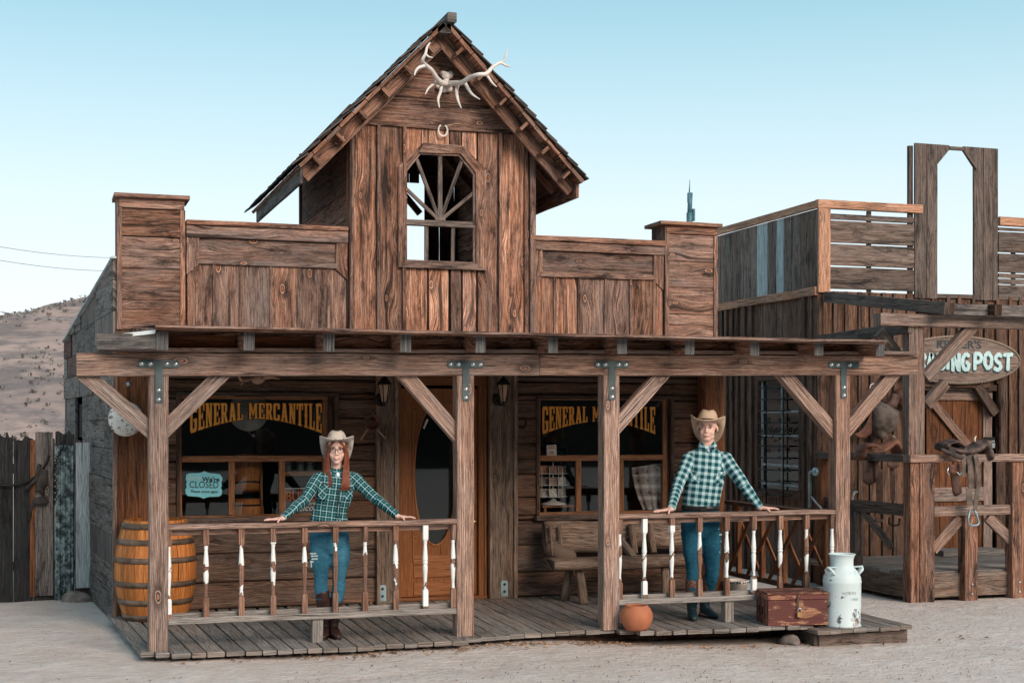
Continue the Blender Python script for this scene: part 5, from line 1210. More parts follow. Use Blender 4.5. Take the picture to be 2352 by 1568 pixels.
text_on('Welcome', .085, V((q0.x + w_ * .5, Yb - .003, KI(1300, 1312, Yb).z)), (1, 0, 0), (0, 0, 1), 'letters', M['inkw'], bl, depth=.001, shear=.35)
# shelf with jars
sf = thing('jar_shelf', 'narrow wooden shelf seen through the left window under three lidded jars', 'shelf', KI(1380, 985, YW + .35)); Yj = YW + .13
a, b_ = KI(1262, 985, Yj), KI(1700, 985, Yj); mb = MB(); mb.bx(a.x - .05, b_.x, Yj - .06, Yj + .1, a.z - .022, a.z + .022, 'x', tint=(.6, .1, .3)); mb.build('board', M['sash'], sf)
for k, (px, h) in enumerate(((1285, .085), (1395, .10), (1478, .085))):
    c = KI(px, 962, Yj + .03); c.z = a.z + .024; j = thing('glass_jar', ['leftmost lidded glass jar on the shelf in the left window', 'taller middle lidded glass jar on the shelf in the left window', 'rightmost lidded glass jar on the shelf in the left window'][k], 'jar', c, 'jars on the window shelf')
    mb = MB(); mb.lathe(c, [(0, 0), (.034, 0), (.036, .01), (.036, h * .7), (.03, h * .8)], 16); mb.build('jar_body', plain('jar_glass', (.12, .15, .15), .1) if 'jar' not in M else M['jar'], j); M['jar'] = bpy.data.materials['jar_glass']
    mb = MB(); mb.lathe(c, [(.036, h * .8), (.037, h), (0, h)], 16); mb.build('lid', M['bolt'], j)
# kegs stacked behind the middle pane, round drum shade above
def keg(c, R_, H_, label, ax=(0, 0, 1)):
    o = thing('keg', label, 'keg', c, 'kegs stacked inside the left window'); mb = MB(); mb.lathe(c, [(0, 0), (R_ * .8, 0), (R_ * .95, H_ * .25), (R_, H_ * .5), (R_ * .95, H_ * .75), (R_ * .8, H_), (0, H_)], 28, ax); mb.build('keg_body', M['barrel'], o)
    for f in (.18, .82): mb = MB(); mb.lathe(V(c) + V(ax).normalized() * H_ * (f - .02), [(R_ * .93, 0), (R_ * .95, .018)], 28, ax, closed=False); mb.build('hoop', M['iron'], o)
kq = KI(935, 1140, YW + .30); keg(V((kq.x, kq.y, kq.z)), .155, .34, 'amber keg tilted on top of another inside the left window', (0, .25, 1)); k5 = KI(940, 1345, YW + .30); keg(V((k5.x, k5.y, kq.z - .40)), .155, .33, 'lower amber keg standing below the tilted one inside the left window')
dr = thing('hide_drum', 'pale round hide drum hanging inside the left window behind the lettering', 'drum', KI(950, 440, YW + .4)); mb = MB(); c = KI(945, 445, YW + .22); mb.lathe(c, [(0, -.02), (.18, -.02), (.19, 0), (.18, .06), (0, .06)], 32, (0, 1, 0)); mb.build('drum_body', M['clothw'], dr)
dr2 = thing('hide_drum', 'pale round hide drum at the right edge inside the left window', 'drum', KI(1640, 480, YW + .4)); mb = MB(); c = KI(1650, 470, YW + .25); mb.lathe(c, [(0, -.02), (.15, -.02), (.16, 0), (.15, .06), (0, .06)], 32, (0, 1, 0)); mb.build('drum_body', M['clothw'], dr2)
po_ = thing('wooden_pole', 'slim upright wooden pole beside the kegs inside the left window', 'pole', KI(1060, 1355, YW + .2)); mb = MB(); mb.tube([KI(1060, 1370, YW + .2), KI(1057, 1000, YW + .2)], .012, 8); mb.build('stick', M['sash'], po_)
# right window: postcard, postcard rack, blanket
k3b = crop(1250, 900, .28699); KR = lambda a, b_, Y=YW + .03: at(*k3b(a, b_), Y)
pcard = thing('poster_card', 'small off-white printed card leaning in the upper left of the right window', 'card', KR(450, 830, YW + .012)); mb = MB(); Yc = YW + .012
mb.prism([KR(408, 828, Yc), KR(494, 828, Yc), KR(488, 735, Yc), KR(406, 740, Yc)], (0, -.002, 0)); mb.build('paper', M['paper'], pcard)
mb = MB()
for (y0, y1, x0, x1) in ((745, 752, 415, 480), (757, 772, 415, 483), (790, 818, 430, 470)): mb.prism([KR(x0, y1, Yc - .0025), KR(x1, y1, Yc - .0025), KR(x1, y0, Yc - .0025), KR(x0, y0, Yc - .0025)], (0, -.0008, 0))
mb.build('print', M['bonep'], pcard)
rk = thing('postcard_rack', 'wire rack filled with postcards in the lower left pane of the right window', 'postcard rack', KR(460, 1230, YW + .28)); Yr = YW + .14
cols = [(.30, .19, .14), (.34, .40, .42), (.48, .44, .40), (.45, .17, .09), (.20, .16, .14), (.55, .57, .55), (.25, .12, .09), (.38, .35, .33)]; random.seed(8)
for r in range(3):
    for c in range(3):
        mb = MB(); x0 = 345 + c * 78; x1 = x0 + 70; y0 = 918 + r * 100; Yq = Yr - (.05 if c == 1 else 0) + (.05 if c == 2 else 0)
        a0, a1 = KR(x0, y0, Yq), KR(x1, y0, Yq + (.03 if c == 2 else 0)); dz = .088; mb.prism([a0 - V((0, .02, dz)), a1 - V((0, .02, dz)), a1, a0], (0, .004, 0)); mb.build('postcard', plain('postcard_print_%d%d' % (r, c), random.choice(cols), .5, var=.6, scale=22), rk)
mb = MB()
for r in range(3): mb.tube([KR(335, 985 + r * 100, Yr - .06), KR(470, 990 + r * 100, Yr - .09), KR(592, 1000 + r * 100 - 15, Yr)], .003, 5)
for px in (365, 433, 510, 545): mb.tube([KR(px, 930, Yr - .08), KR(px, 1200, Yr - .08)], .0028, 5)
mb.tube([KR(462, 885, Yr - .02), KR(462, 1230, Yr - .02)], .006, 6); mb.build('wire_frame', M['inkw'], rk)
mb = MB(); c = KR(462, 1255, Yr); mb.lathe(c, [(0, 0), (.135, 0), (.12, .012), (.04, .035), (.02, .06), (0, .06)], 28); mb.build('turntable', M['paper'], rk)
st = thing('display_stand', 'low wooden stand under the postcard rack in the right window', 'stand', KR(490, 1290, YW + .2)); mb = MB(); a, b_ = KR(340, 1262, Yr), KR(648, 1258, Yr); mb.bx(a.x, b_.x, Yr - .1, Yr + .1, a.z - .02, a.z, 'x', tint=(.6, .2, .3))
for x in (a.x + .04, b_.x - .04): mb.bx(x - .015, x + .015, Yr - .08, Yr - .05, a.z - .12, a.z - .021, 'z', tint=(.6, .2, .3))
mb.build('stand_frame', M['sash'], st)
bk_ = thing('patterned_blanket', 'cream blanket with maroon and black zigzag pattern hanging in the lower right pane', 'blanket', KR(1330, 1300, YW + .25)); mb = MB(); n, m = 30, 24; b = 0; Yk = YW + .10
for j in range(m + 1):
    for i in range(n + 1):
        f, g = i / n, j / m; left = 1150 + 100 * (1 - g) ** 2 if g < 1 else 1150; px = left + (1410 - left) * f; py = 1300 - (1300 - 895) * g + (40 * (1 - f) if g > .8 else 0)
        mb.v.append(KR(px, py, Yk + .018 * math.sin(f * 17)))
for j in range(m):
    for i in range(n): a = j * (n + 1) + i; mb.face((a, a + 1, a + n + 2, a + n + 1), [(i / n * .5, j / m), ((i + 1) / n * .5, j / m), ((i + 1) / n * .5, (j + 1) / m), (i / n * .5, (j + 1) / m)], sm=True)
o = mb.build('woven_cloth', M['blanket'], bk_); md = o.modifiers.new('s', 'SOLIDIFY'); md.thickness = .006
# ================================================================ fence at the left
random.seed(31)
fn = thing('plank_fence', 'ragged dark plank fence patched with pale boards and corrugated sheet', 'fence', (-1, 15.42, -.1)); FYY = 15.42
def fx(px): return at(px, 1200, FYY).x
def plank(mb, pa, pb, yt, yb, Y, tint, ragged=.02):
    xa, xb = at(pa, 1200, Y).x, at(pb, 1200, Y).x; zt, zb_ = at(pa, yt, Y).z, at(pa, yb, Y).z; pts = [V((xa, Y, zb_)), V((xb, Y, zb_))]
    n = 7
    for i in range(n + 1): pts.append(V((xb + (xa - xb) * i / n, Y, zt + U(-ragged, ragged))))
    mb.prism(pts, (0, .028, 0), (0, 0, 1), tint=tint)
spec = [(-330, -284, 1000), (-284, -234, 1008), (-234, -169, 996), (-169, -114, 1010), (-114, -59, 1003), (-59, -1, 1005), (-1, 31, 998), (31, 77, 1004), (77, 127, 1012), (127, 172, 992), (172, 216, 1015)]
for (a, b_, yt) in spec:
    mb = MB(); plank(mb, a, b_ - 1, yt, 1388, FYY + U(-.006, .006), (.12 if a < 77 else .38, .55, R()), .035); mb.build('plank', M['grayw'] if a > 160 else M['fenced'], fn)
mb = MB(); mb.bx(fx(-330), fx(215), FYY + .03, FYY + .07, .2, .3, 'x'); mb.bx(fx(-330), fx(215), FYY + .03, FYY + .07, 1.2, 1.3, 'x'); mb.build('rail', M['dark'], fn)
mb = MB(); mb.bx(fx(76) - .03, fx(76) + .03, FYY - .02, FYY - .006, at(76, 1370, FYY).z, at(76, 1010, FYY).z, 'z', tint=(.5, .2, .5)); mb.build('batten', M['pillar'], fn)
Y = FYY - .04; mb = MB(); plank(mb, 81, 122, 992, 1368, Y, (.5, .8, .3), .004); mb.build('pale_board', M['slate'], fn)
# corrugated sheet
mb = MB(); Y = FYY - .05; xa, xb = at(127, 1200, Y).x, at(168, 1200, Y).x; zt, zb_ = at(150, 1022, Y).z, at(150, 1388, Y).z; n = 26; m = 8
for j in range(m + 1):
    for i in range(n + 1): mb.v.append(V((xa + (xb - xa) * i / n, Y + .012 * math.sin(i / n * math.pi * 7) + .002 * math.sin(j * 2.), zb_ + (zt - zb_) * j / m)))
for j in range(m):
    for i in range(n): a = j * (n + 1) + i; mb.face((a, a + 1, a + n + 2, a + n + 1), [(0, 0)] * 4, sm=True)
o = mb.build('corrugated_sheet', M['sheet'], fn); md = o.modifiers.new('s', 'SOLIDIFY'); md.thickness = .002
mb = MB(); plank(mb, 174, 213, 1016, 1350, FYY - .09, (.55, .5, .3), .002); mb.build('pale_board', M['pale'], fn)
kf = crop(0, 1050, .3125); KF = lambda a, b_, y=FYY - .09: at(*kf(a, b_), y)
hp = thing('rusty_hoop', 'thin rusty hoop hanging on the dark planks at the far left', 'hoop', KF(100, 250)); mb = MB(); c = KF(70, 225, FYY - .05); mb.tube([V((c.x + .40 * math.cos(a * .2), c.y, c.z + .0 - abs(math.sin(a * .2)) * .38)) for a in range(1, 16)], .012, 6); mb.build('ring', M['iron'], hp)
tb = thing('leather_tack', 'grey leather harness pads hanging on the pale fence board', 'horse tack', KF(330, 450)); mb = MB()
mb.limb([(KF(350, 400), .045, .015), (KF(335, 500), .060, .02), (KF(305, 560), .03, .015)], (1, 0, 0), 12); mb.limb([(KF(325, 625), .07, .02), (KF(325, 660), .085, .025)], (1, 0, 0), 14); mb.build('pad', M['leatherd'], tb)
mb = MB(); mb.tube([KF(320, 350), KF(290, 470), KF(215, 545)], .02, 6); mb.tube([KF(375, 400), KF(330, 540), KF(350, 600)], .014, 6); mb.tube([KF(290, 620), KF(250, 700), KF(240, 790)], .014, 6); mb.build('strap', M['leatherd'], tb)
cn = thing('iron_chain', 'dark iron chain hanging down beside the corrugated sheet on the fence', 'chain', KF(440, 400)); mb = MB(); path = [KF(522, 100), KF(505, 210), KF(450, 310), KF(437, 420), KF(440, 540), KF(437, 700)]
L = 0; pts = []
for a, b_ in zip(path[:-1], path[1:]):
    n = int((b_ - a).length / .035) + 1
    for i in range(n): pts.append(a.lerp(b_, i / n))
for i, p in enumerate(pts[:-1]):
    d = (pts[i + 1] - p); w = V((1, 0, 0)) if i % 2 else V((0, 1, 0)); c = p + d / 2
    mb.tube([c + d * .62 * math.cos(q) + w * .014 * math.sin(q) for q in [k * math.pi / 4 for k in range(9)]], .005, 4, caps=False)
mb.build('links', M['iron'], cn)
rk_ = thing('stone_block', 'dark rough stone at the foot of the fence beside the side wall', 'stone', KF(630, 1420, 15.3)); mb = MB(); c = KF(620, 1440, 15.25); mb.ell(c, (.16, .13, .10), nu=12, nv=8); me_ = None
o = mb.build('rock', M['rock'], rk_)
for v in o.data.vertices: v.co += v.normal * .03 * mnoise.noise(v.co * 9)

# ================================================================ trading post
TPY = atZ(2110, 1383, -.21).y; ZD = at(2161, 1312, TPY + .08).z; TW = atZ(2161, 1271, ZD).y; XC = at(1880, 477, TW).x
tp = thing('trading_post', 'dark weathered board trading post at the right with slatted parapet and open arch frame', 'store building', (XC, TW, 0))
X2 = lambda px, Y=TW: at(px, 900, Y).x
Z2 = lambda px, py, Y=TW: at(px, py, Y).z
YE = 18.05; zt = at(1880, 477, TW).z; zm = at(1885, 668, TW).z
# side wall: board and batten below, mixed planks above
mb = MB(); y = TW
SWw = (atX(1838, 900, XC).y, atX(1745, 900, XC).y, atX(1800, 1125, XC).z, atX(1800, 872, XC).z)
while y < YE:
    w = U(.13, .2); y1 = min(y + w, YE); tg = (U(.5, .85), U(.1, .6), R())
    if y1 > SWw[0] and y < SWw[1]:
        mb.bx(XC, XC + .03, y + .004, y1 - .004, -.2, SWw[2], 'z', tint=tg); mb.bx(XC, XC + .03, y + .004, y1 - .004, SWw[3], zm, 'z', tint=tg)
    else: mb.bx(XC - U(0, .01), XC + .03, y + .004, y1 - .004, -.2, zm, 'z', tint=tg)
    if not (y1 > SWw[0] - .06 and y1 < SWw[1] + .06): mb.bx(XC - .04, XC - .012, y1 - .03, y1 + .03, -.2, zm, 'z', tint=tt(.45, .4))
    y = y1
sw = mb.build('side_wall', M['dark'], tp)
mb = MB(); pl_ = MB(); y = TW + .03; ks = []
pys = [1880, 1838, 1817, 1800, 1783, 1763, 1738, 1720, 1700, 1682, 1665, 1640, 1610]; 
ysd = [atX(p, 600, XC).y for p in pys]
for i, (a, b_) in enumerate(zip(ysd[:-1], ysd[1:])):
    if b_ < a or b_ > 19.5: continue
    (pl_ if i in (3, 5) else mb).bx(XC, XC + .022, a + .003, b_ - .003, zm, zt - .01, 'z', tint=((.5, .1, R()) if i == 0 else (.6, .9, R()) if i in (3, 4) else (U(.45, .85), U(.3, .9), R())))
mb.build('upper_side_wall', M['grayw'], tp); pl_.build('pale_plank', M['pale'], tp)
mb = MB(); mb.bx(XC - .03, XC + .02, TW - .03, YE, zt - .0, zt + .09, 'y', tint=(.75, .1, .5)); mb.bx(XC - .05, XC - .002, TW - .0, YE, zm - .05, zm + .05, 'y', tint=(.65, .2, .5)); mb.build('side_trim', M['orange'], tp)
# front parapet
xr = X2(2110); mb = MB(); mb.bx(XC - .03, xr + .03, TW - .05, TW + .03, zt - .005, zt + .095, 'x', tint=(.75, .15, .3)); mb.bx(XC - .02, XC + .14, TW - .045, TW - .005, zm - .02, zt - .008, 'z', tint=(.75, .05, .3)); mb.build('parapet_trim', M['orange'], tp); mb = MB(); mb.bx(X2(2292), X2(2500), TW - .05, TW + .03, Z2(2320, 520), Z2(2320, 500), 'x', tint=(.7, .1, .3)); mb.build('parapet_trim', M['orange'], tp)
mb = MB(); ys_ = [500, 508, 512, 560, 563, 614, 616.5, 668]
def slats(xa, xb, rows, pc):
    for (a, b_) in rows: mb.bx(xa, xb, TW - .02, TW + .01, Z2(pc, b_), Z2(pc, a), 'x', tint=tt(.42, .6))
slats(XC + .14, xr, ((495, 508), (511, 560.5), (564, 612.5), (616, 666)), 1990)
for px in (1998, 2094): x = X2(px); mb.bx(x - .03, x + .03, TW + .012, TW + .04, zm, zt - .01, 'z', tint=(.3, .7, .3))
mb.build('parapet_slats', M['grayw'], tp); mb = MB()
slats(X2(2292), X2(2520), ((524, 530.5), (533.5, 580), (583.5, 626.5), (629, 639), (641, 653), (655, 690)), 2320)
x = X2(2330); mb.bx(x - .03, x + .03, TW + .012, TW + .04, zm, zt - .2, 'z', tint=(.3, .7, .3))
mb.build('parapet_slats', M['grayw'], tp)
# arch frame
ox0, ox1, iz0, iz1 = X2(2150), X2(2233), Z2(2190, 676), Z2(2190, 346); ax0, ax1 = X2(2098), X2(2289); azt = Z2(2190, 336)
mb = MB()
cx0, cx1 = ox0 + .19, ox1 - .14; czz = Z2(2150, 378)
def colm(xa, xb, tint_):
    mb.bx(xa + .002, xb - .002, TW - .035, TW + .0, zm - .05, azt, 'z', tint=tint_)
colm(ax0, ax0 + .17, (.35, .8, .2)); colm(ax0 + .17, ox0, (.42, .75, .6)); colm(ox1, ox1 + .14, (.35, .8, .2)); colm(ox1 + .14, ox1 + .28, (.4, .7, .7)); colm(ox1 + .28, ax1, (.35, .8, .4))
mb.prism([(ox0, TW - .035, czz), (ox0 + .17, TW - .035, iz1), (ox0 + .17, TW - .035, azt), (ox0, TW - .035, azt)], (0, .035, 0), (0, 0, 1), tint=(.4, .7, .3))
mb.prism([(ox1, TW - .035, czz), (ox1 - .15, TW - .035, iz1), (ox1 - .15, TW - .035, azt), (ox1, TW - .035, azt)], (0, .035, 0), (0, 0, 1), tint=(.4, .7, .5))
mb.bx(ox0 + .171, ox1 - .151, TW - .045, TW + .0, iz1, azt - .012, 'x', tint=(.45, .7, .3)); mb.bx(ox0, ox1, TW - .03, TW, iz0 - .05, iz0, 'x', tint=(.3, .8, .3))
mb.bx(ax0 - .06, ax0 - .002, TW + .0, TW + .05, zm, azt - .03, 'z', tint=(.2, .9, .2)); mb.board((ox1 - .15, TW - .05, iz1 - .0), (ox1 + .03, TW - .05, czz - .03), .035, .02, (1, 0, 1), tint=(.4, .6, .3))
mb.build('arch_frame', M['grayw'], tp)
# front wall, board and batten, with door
dxa, dxb, dzt = X2(2128), X2(2276), Z2(2200, 893)
mb = MB(); x = XC
while x < X2(2560):
    w = U(.15, .22); x1 = x + w; tg = (U(.35, .6), U(.05, .4), R())
    if x1 > dxa and x < dxb: mb.bx(x + .004, x1 - .004, TW, TW + .03, dzt, zm, 'z', tint=tg)
    else: mb.bx(x + .004, x1 - .004, TW - U(0, .01), TW + .03, ZD - .3, zm, 'z', tint=tg)
    if not (dxa - .05 < x1 < dxb + .05): mb.bx(x1 - .025, x1 + .025, TW - .035, TW - .012, ZD, zm, 'z', tint=tt(.45, .4))
    else: mb.bx(x1 - .025, x1 + .025, TW - .035, TW - .012, dzt + .1, zm, 'z', tint=tt(.45, .4))
    x = x1
fwl = mb.build('front_wall', M['dark'], tp)
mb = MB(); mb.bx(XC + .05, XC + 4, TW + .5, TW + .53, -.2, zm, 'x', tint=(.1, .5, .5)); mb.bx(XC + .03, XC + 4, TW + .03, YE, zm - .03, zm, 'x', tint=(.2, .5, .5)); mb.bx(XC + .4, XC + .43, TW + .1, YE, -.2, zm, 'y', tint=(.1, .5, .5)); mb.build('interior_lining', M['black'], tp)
mb = MB(); dw = dxb - dxa
for i in range(5): mb.bx(dxa + dw * i / 5 + .002, dxa + dw * (i + 1) / 5 - .002, TW - .0, TW + .03, ZD + .02, dzt, 'z', tint=(.3 + .1 * R(), .1, R()))
dd = mb.build('door', M['pillar'], tp)
mb = MB(); mb.bx(dxb - .13, dxb, TW - .03, TW - .002, ZD + .02, dzt - .1, 'z', tint=(.6, .7, .3)); mb.bx(dxa + .0, dxb, TW - .028, TW - .004, dzt - .14, dzt - .02, 'x', tint=(.6, .6, .3)); mb.board((dxa + .06, TW - .035, dzt - .16), (dxb - .16, TW - .035, at(2240, 1060, TW).z), .11, .022, (1, 0, 1), tint=(.45, .1, .3)); mb.bx(dxa, dxb, TW - .028, TW - .003, Z2(2200, 1150), Z2(2200, 1118), 'x', tint=(.55, .8, .3)); mb.build('door_brace', M['beamw'], dd)
mb = MB(); q = at(2280 - 5, 1006, TW - .05); mb.bx(q.x - .09, q.x + .06, TW - .06, TW - .035, q.z - .015, q.z + .015, 'x'); mb.build('latch', M['iron'], dd)
tl = thing('padlock', 'small silver padlock hanging from the latch of the trading post door', 'padlock', q); mb = MB(); mb.board(q + V((0, -.05, -.12)), q + V((0, -.05, -.06)), .05, .02, (1, 0, 0)); mb.build('lock_body', M['bolt'], tl); mb = MB(); mb.tube([q + V((-.015, -.05, -.06)), q + V((-.015, -.05, -.02)), q + V((.015, -.05, -.02)), q + V((.015, -.05, -.06))], .006, 6); mb.build('shackle', M['bolt'], tl)
mb = MB(); mb.bx(X2(2085), X2(2262), TW - .12, TW - .04, Z2(2160, 890), Z2(2160, 870), 'x', tint=(.4, .4, .3)); mb.bx(X2(2110), dxb + .02, TW - .09, TW - .04, dzt - .02, dzt + .05, 'x', tint=(.2, .6, .3)); mb.board(at(2243, 885, TW - .1), at(2285, 950, TW - .1), .12, .07, (1, 0, 1), tint=(.3, .6, .3)); mb.build('lintel', M['dark'], tp)
mb = MB(); c = at(2302, 1000, TW - .08); c.z = 0; zz = lambda py: at(2302, py, TW - .08).z
mb.lathe(V((c.x, c.y, 0)), [(.05, zz(1045)), (.06, zz(1038)), (.035, zz(1030)), (.055, zz(1015)), (.06, zz(1000)), (.035, zz(985)), (.05, zz(975)), (.055, zz(950)), (.04, zz(940)), (.06, zz(925)), (.06, zz(880))], 14); mb.build('turned_post', M['dark'], tp)
# side window with iron grille
yA, yB, zA, zB = SWw; mb = MB(); o_ = XC + .012
mb.bx(XC - .03, XC + .05, yB, yB + .07, zA - .1, zB, 'z', tint=(.3, .4, .3)); mb.bx(XC - .03, XC + .05, yA - .1, yA - .001, zA - .1, zB, 'z', tint=(.3, .4, .3)); mb.bx(XC - .05, XC + .05, yA - .1, yB + .08, zA - .1, zA - .01, 'y', tint=(.3, .4, .3)); mb.bx(XC - .03, XC + .05, yA - .1, yB + .08, zB + .001, zB + .1, 'y', tint=(.3, .4, .3))
wn = mb.build('window', M['dark'], tp)
mb = MB(); ym_ = atX(1792, 1000, XC).y
for (a, b_) in ((yB - .05, yB - .01), (yA + .01, yA + .04)): mb.bx(o_, o_ + .03, a, b_, zA, zB, 'z', tint=(.6, .5, .3))
mb.bx(o_ + .001, o_ + .03, ym_ - .012, ym_ + .012, zA, zB, 'z', tint=(.5, .6, .3))
for py in (945, 1000, 1068, 1113): z = atX(1790, py, XC).z; mb.bx(o_ - .002, o_ + .03, yA + .04, yB - .05, z - .014, z + .014, 'y', tint=(.6, .6, .3))
mb.build('sash', M['pale'], wn)
mb = MB(); mb.prism([(XC + .03, yA, zA), (XC + .03, yB, zA), (XC + .03, yB, zB), (XC + .03, yA, zB)], (.003, 0, 0)); mb.build('pane', M['glass'], wn)
mb = MB(); nn_ = 24
for j in range(2):
    za, zb2 = (zA + .02, atX(1790, 1062, XC).z) if j == 0 else (atX(1790, 1008, XC).z, zB - .02)
    b = len(mb.v)
    for i in range(nn_ + 1):
        y = yA + .03 + (yB - yA - .06) * i / nn_
        for z in (za, zb2): mb.v.append(V((XC + .07 + .015 * math.sin(i * 1.1), y, z + .02 * math.sin(i * .5))))
    for i in range(nn_): a = b + 2 * i; mb.face((a, a + 1, a + 3, a + 2), [(0, 0)] * 4, sm=True)
mb.build('curtain', plain('grey_curtain', (.24, .26, .26), .9, var=.5, scale=7), wn)
gr = thing('window_grille', 'black wrought iron grille with scrolls over the trading post side window', 'window grille', (XC - .12, (yA + yB) / 2, zA)); mb = MB(); gx = XC - .11
KG = crop(1600, 950, .2551)
def G(a, b_): return atX(*KG(a, b_), gx)
yg0, yg1 = G(1165, 600).y, G(1475, 600).y
for py in (74, 188, 303, 418, 532, 648, 765, 881, 995, 1115):
    z = G(1300, py).z; mb.tube([V((gx, yg0 + (yg1 - yg0) * i / 26, z + .004 * (i % 2))) for i in range(27)], .009, 5)
for px in (1245, 1412): y = G(px, 500).y; mb.tube([(gx - .012, y, G(1300, 1225).z), (gx - .012, y, G(1300, 40).z)], .010, 6)
for (px, py, s1, s2) in ((1285, 500, 1, 1), (1340, 500, -1, 1), (1450, 500, -1, 1), (1195, 500, 1, 1), (1265, 680, 1, -1), (1365, 690, -1, 1), (1370, 380, -1, -1), (1265, 375, 1, -1), (1450, 560, -1, -1), (1190, 560, 1, -1)):
    c = G(px, py); mb.tube([V((c.x, c.y + s1 * .05 * math.exp(-k * .16) * math.cos(k * .55), c.z + s2 * .05 * math.exp(-k * .16) * math.sin(k * .55))) for k in range(14)], .006, 5)
mb.tube([G(1215, 510), G(1290, 460), G(1320, 500), G(1290, 570), G(1230, 545)], .006, 5); mb.tube([G(1420, 500), G(1350, 460), G(1310, 500), G(1320, 600), G(1400, 560)], .006, 5)
mb.build('scrollwork', M['iron'], gr)
# TP porch: deck, posts, beams
RX = XC + .02; mb = MB(); y = TPY + .06
while y < TW: w = U(.16, .22); mb.bx(RX, RX + 4.2, y + .004, min(TW, y + w) - .004, ZD - .035, ZD, 'x', tint=tt(.42, .75)); y += w
mb.build('porch_floor', M['deck'], tp)
mb = MB(); mb.bx(RX, RX + 4.2, TPY + .03, TPY + .06, -.17, ZD - .02, 'x', tint=(.5, .6, .3)); mb.bx(RX, RX + .03, TPY + .06, TW, -.17, ZD - .036, 'y', tint=(.3, .6, .3)); mb.bx(RX - .3, RX + 0, TW - .9, TW + .0, ZD - .04, ZD, 'y', tint=(.4, .7, .3)); mb.build('porch_skirt', M['benchw'], tp)
mb = MB(); mb.bx(X2(2128), X2(2265), TW - .35, TW - .02, ZD, ZD + .07, 'x', tint=(.4, .8, .3)); mb.build('door_step', M['deck'], tp)
pzt = at(2100, 752, TPY).z; xa, xb = at(2084, 1200, TPY).x, at(2138, 1200, TPY).x
mb = MB(); mb.bx(xa, xa + (xb - xa) * .38, TPY - .06, TPY + .08, -.22, at(2100, 1048, TPY).z, 'z', tint=(.35, .0, .4)); mb.bx(xa + (xb - xa) * .38, xb, TPY - .07, TPY + .06, -.22, at(2100, 1060, TPY).z, 'z', tint=(.3, .4, .7)); mb.build('porch_post', M['front'], tp)
mb = MB(); xa2, xb2 = at(2088, 900, TPY).x, at(2124, 900, TPY).x; mb.bx(xa2, xb2, TPY + .0, TPY + .13, at(2100, 1046, TPY).z, pzt, 'z', tint=(.42, .5, .3)); mb.build('porch_post', M['beamw'], tp)
mb = MB(); mb.bx(XC - .06, XC + .06, TW - .16, TW - .04, -.2, at(1890, 1048, TW).z, 'z', tint=(.45, .2, .3)); mb.build('porch_post', M['pillar'], tp)
zb0 = at(2200, 752, TPY - .02).z; xbm = at(2018, 735, TPY - .02).x
mb = MB(); mb.bx(xbm, xbm + 5, TPY - .06, TPY + .08, zb0, zb0 + .13, 'x', tint=(.5, .55, .4)); mb.build('porch_beam', M['beamw'], tp)
mb = MB(); q0 = at(2115, 748, TPY + .02); mb.board((XC - .0, TPY - .02, q0.z - .02), (XC + .02, TW, q0.z - .06), .125, .06, (0, 0, 1), tint=(.35, .9, .4)); mb.build('side_beam', M['grayw'], tp)
mb = MB(); a = at(1897, 682, TW - .08); b_ = at(2173, 708, TPY - .32); mb.board(a, b_, .13, .05, (0, 0, 1), tint=(.45, .8, .4)); mb.build('rake_board', M['grayw'], tp)
zr0 = b_.z
for k in range(4):
    x = b_.x + .06 + k * .60; mb = MB(); mb.board((x, TPY - .32, zr0 - .0), (x - .0, TPY + .25, zr0 + .04), .12, .09, (0, 0, 1), tint=(.15, .3, .3)); mb.build('rafter', M['dark'], tp)
    mb = MB(); mb.bx(x + .047, x + .553, TPY - .20, TPY - .16, zr0 - .055, zr0 + .065, 'x', tint=(.5, .9, R())); mb.build('fascia', M['slate'], tp)
def brace(name, pa, pb, Y, w, t_, mat, tn):
    mb = MB(); a, b_ = at(*pa, Y), at(*pb, Y); mb.board(a, b_, w, t_, (b_ - a).cross(V((0, 1, 0))), tint=tn); mb.build(name, M[mat], tp)
brace('brace', (2232, 750), (2124, 868), TPY + .03, .125, .09, 'beamw', (.42, .6, .3)); brace('brace', (2018, 762), (2092, 858), TPY + .3, .14, .07, 'grayw', (.5, .75, .3)); brace('brace', (1958, 792), (1935, 830), TW - .5, .05, .05, 'dark', (.4, .5, .3)); brace('brace', (2170, 880), (2126, 930), TPY + .5, .12, .09, 'beamw', (.35, .6, .3))
# TP hitching railing
hr = thing('post_railing', 'stout brown timber railing with braces around the trading post porch', 'railing', (xb, TPY, -.2)); ZR0, ZR1 = at(2200, 1062, TPY).z, at(2200, 1047, TPY).z
mb = MB(); mb.bx(xa - .02, xa + 3.6, TPY - .09, TPY + .05, ZR0 + .01, ZR1 + .02, 'x', tint=(.6, .4, .4)); mb.build('top_rail', M['beamw'], hr)
mb = MB(); mb.bx(XC - .06, XC + .07, TPY + .06, TW - .02, ZR0 + .01, ZR1 + .02, 'y', tint=(.3, .9, .4)); mb.build('top_rail', M['grayw'], hr)
z0, z1 = at(2180, 1184, TPY).z, at(2180, 1161, TPY).z
mb = MB(); mb.bx(xb + .002, xa + 3.6, TPY - .03, TPY + .03, z0, z1, 'x', tint=(.55, .5, .4)); mb.build('mid_rail', M['beamw'], hr)
mb = MB(); mb.bx(XC - .02, XC + .04, TPY + .1, TW - .1, z0 - .0, z1 + .02, 'y', tint=(.25, .7, .4)); mb.build('mid_rail', M['grayw'], hr)
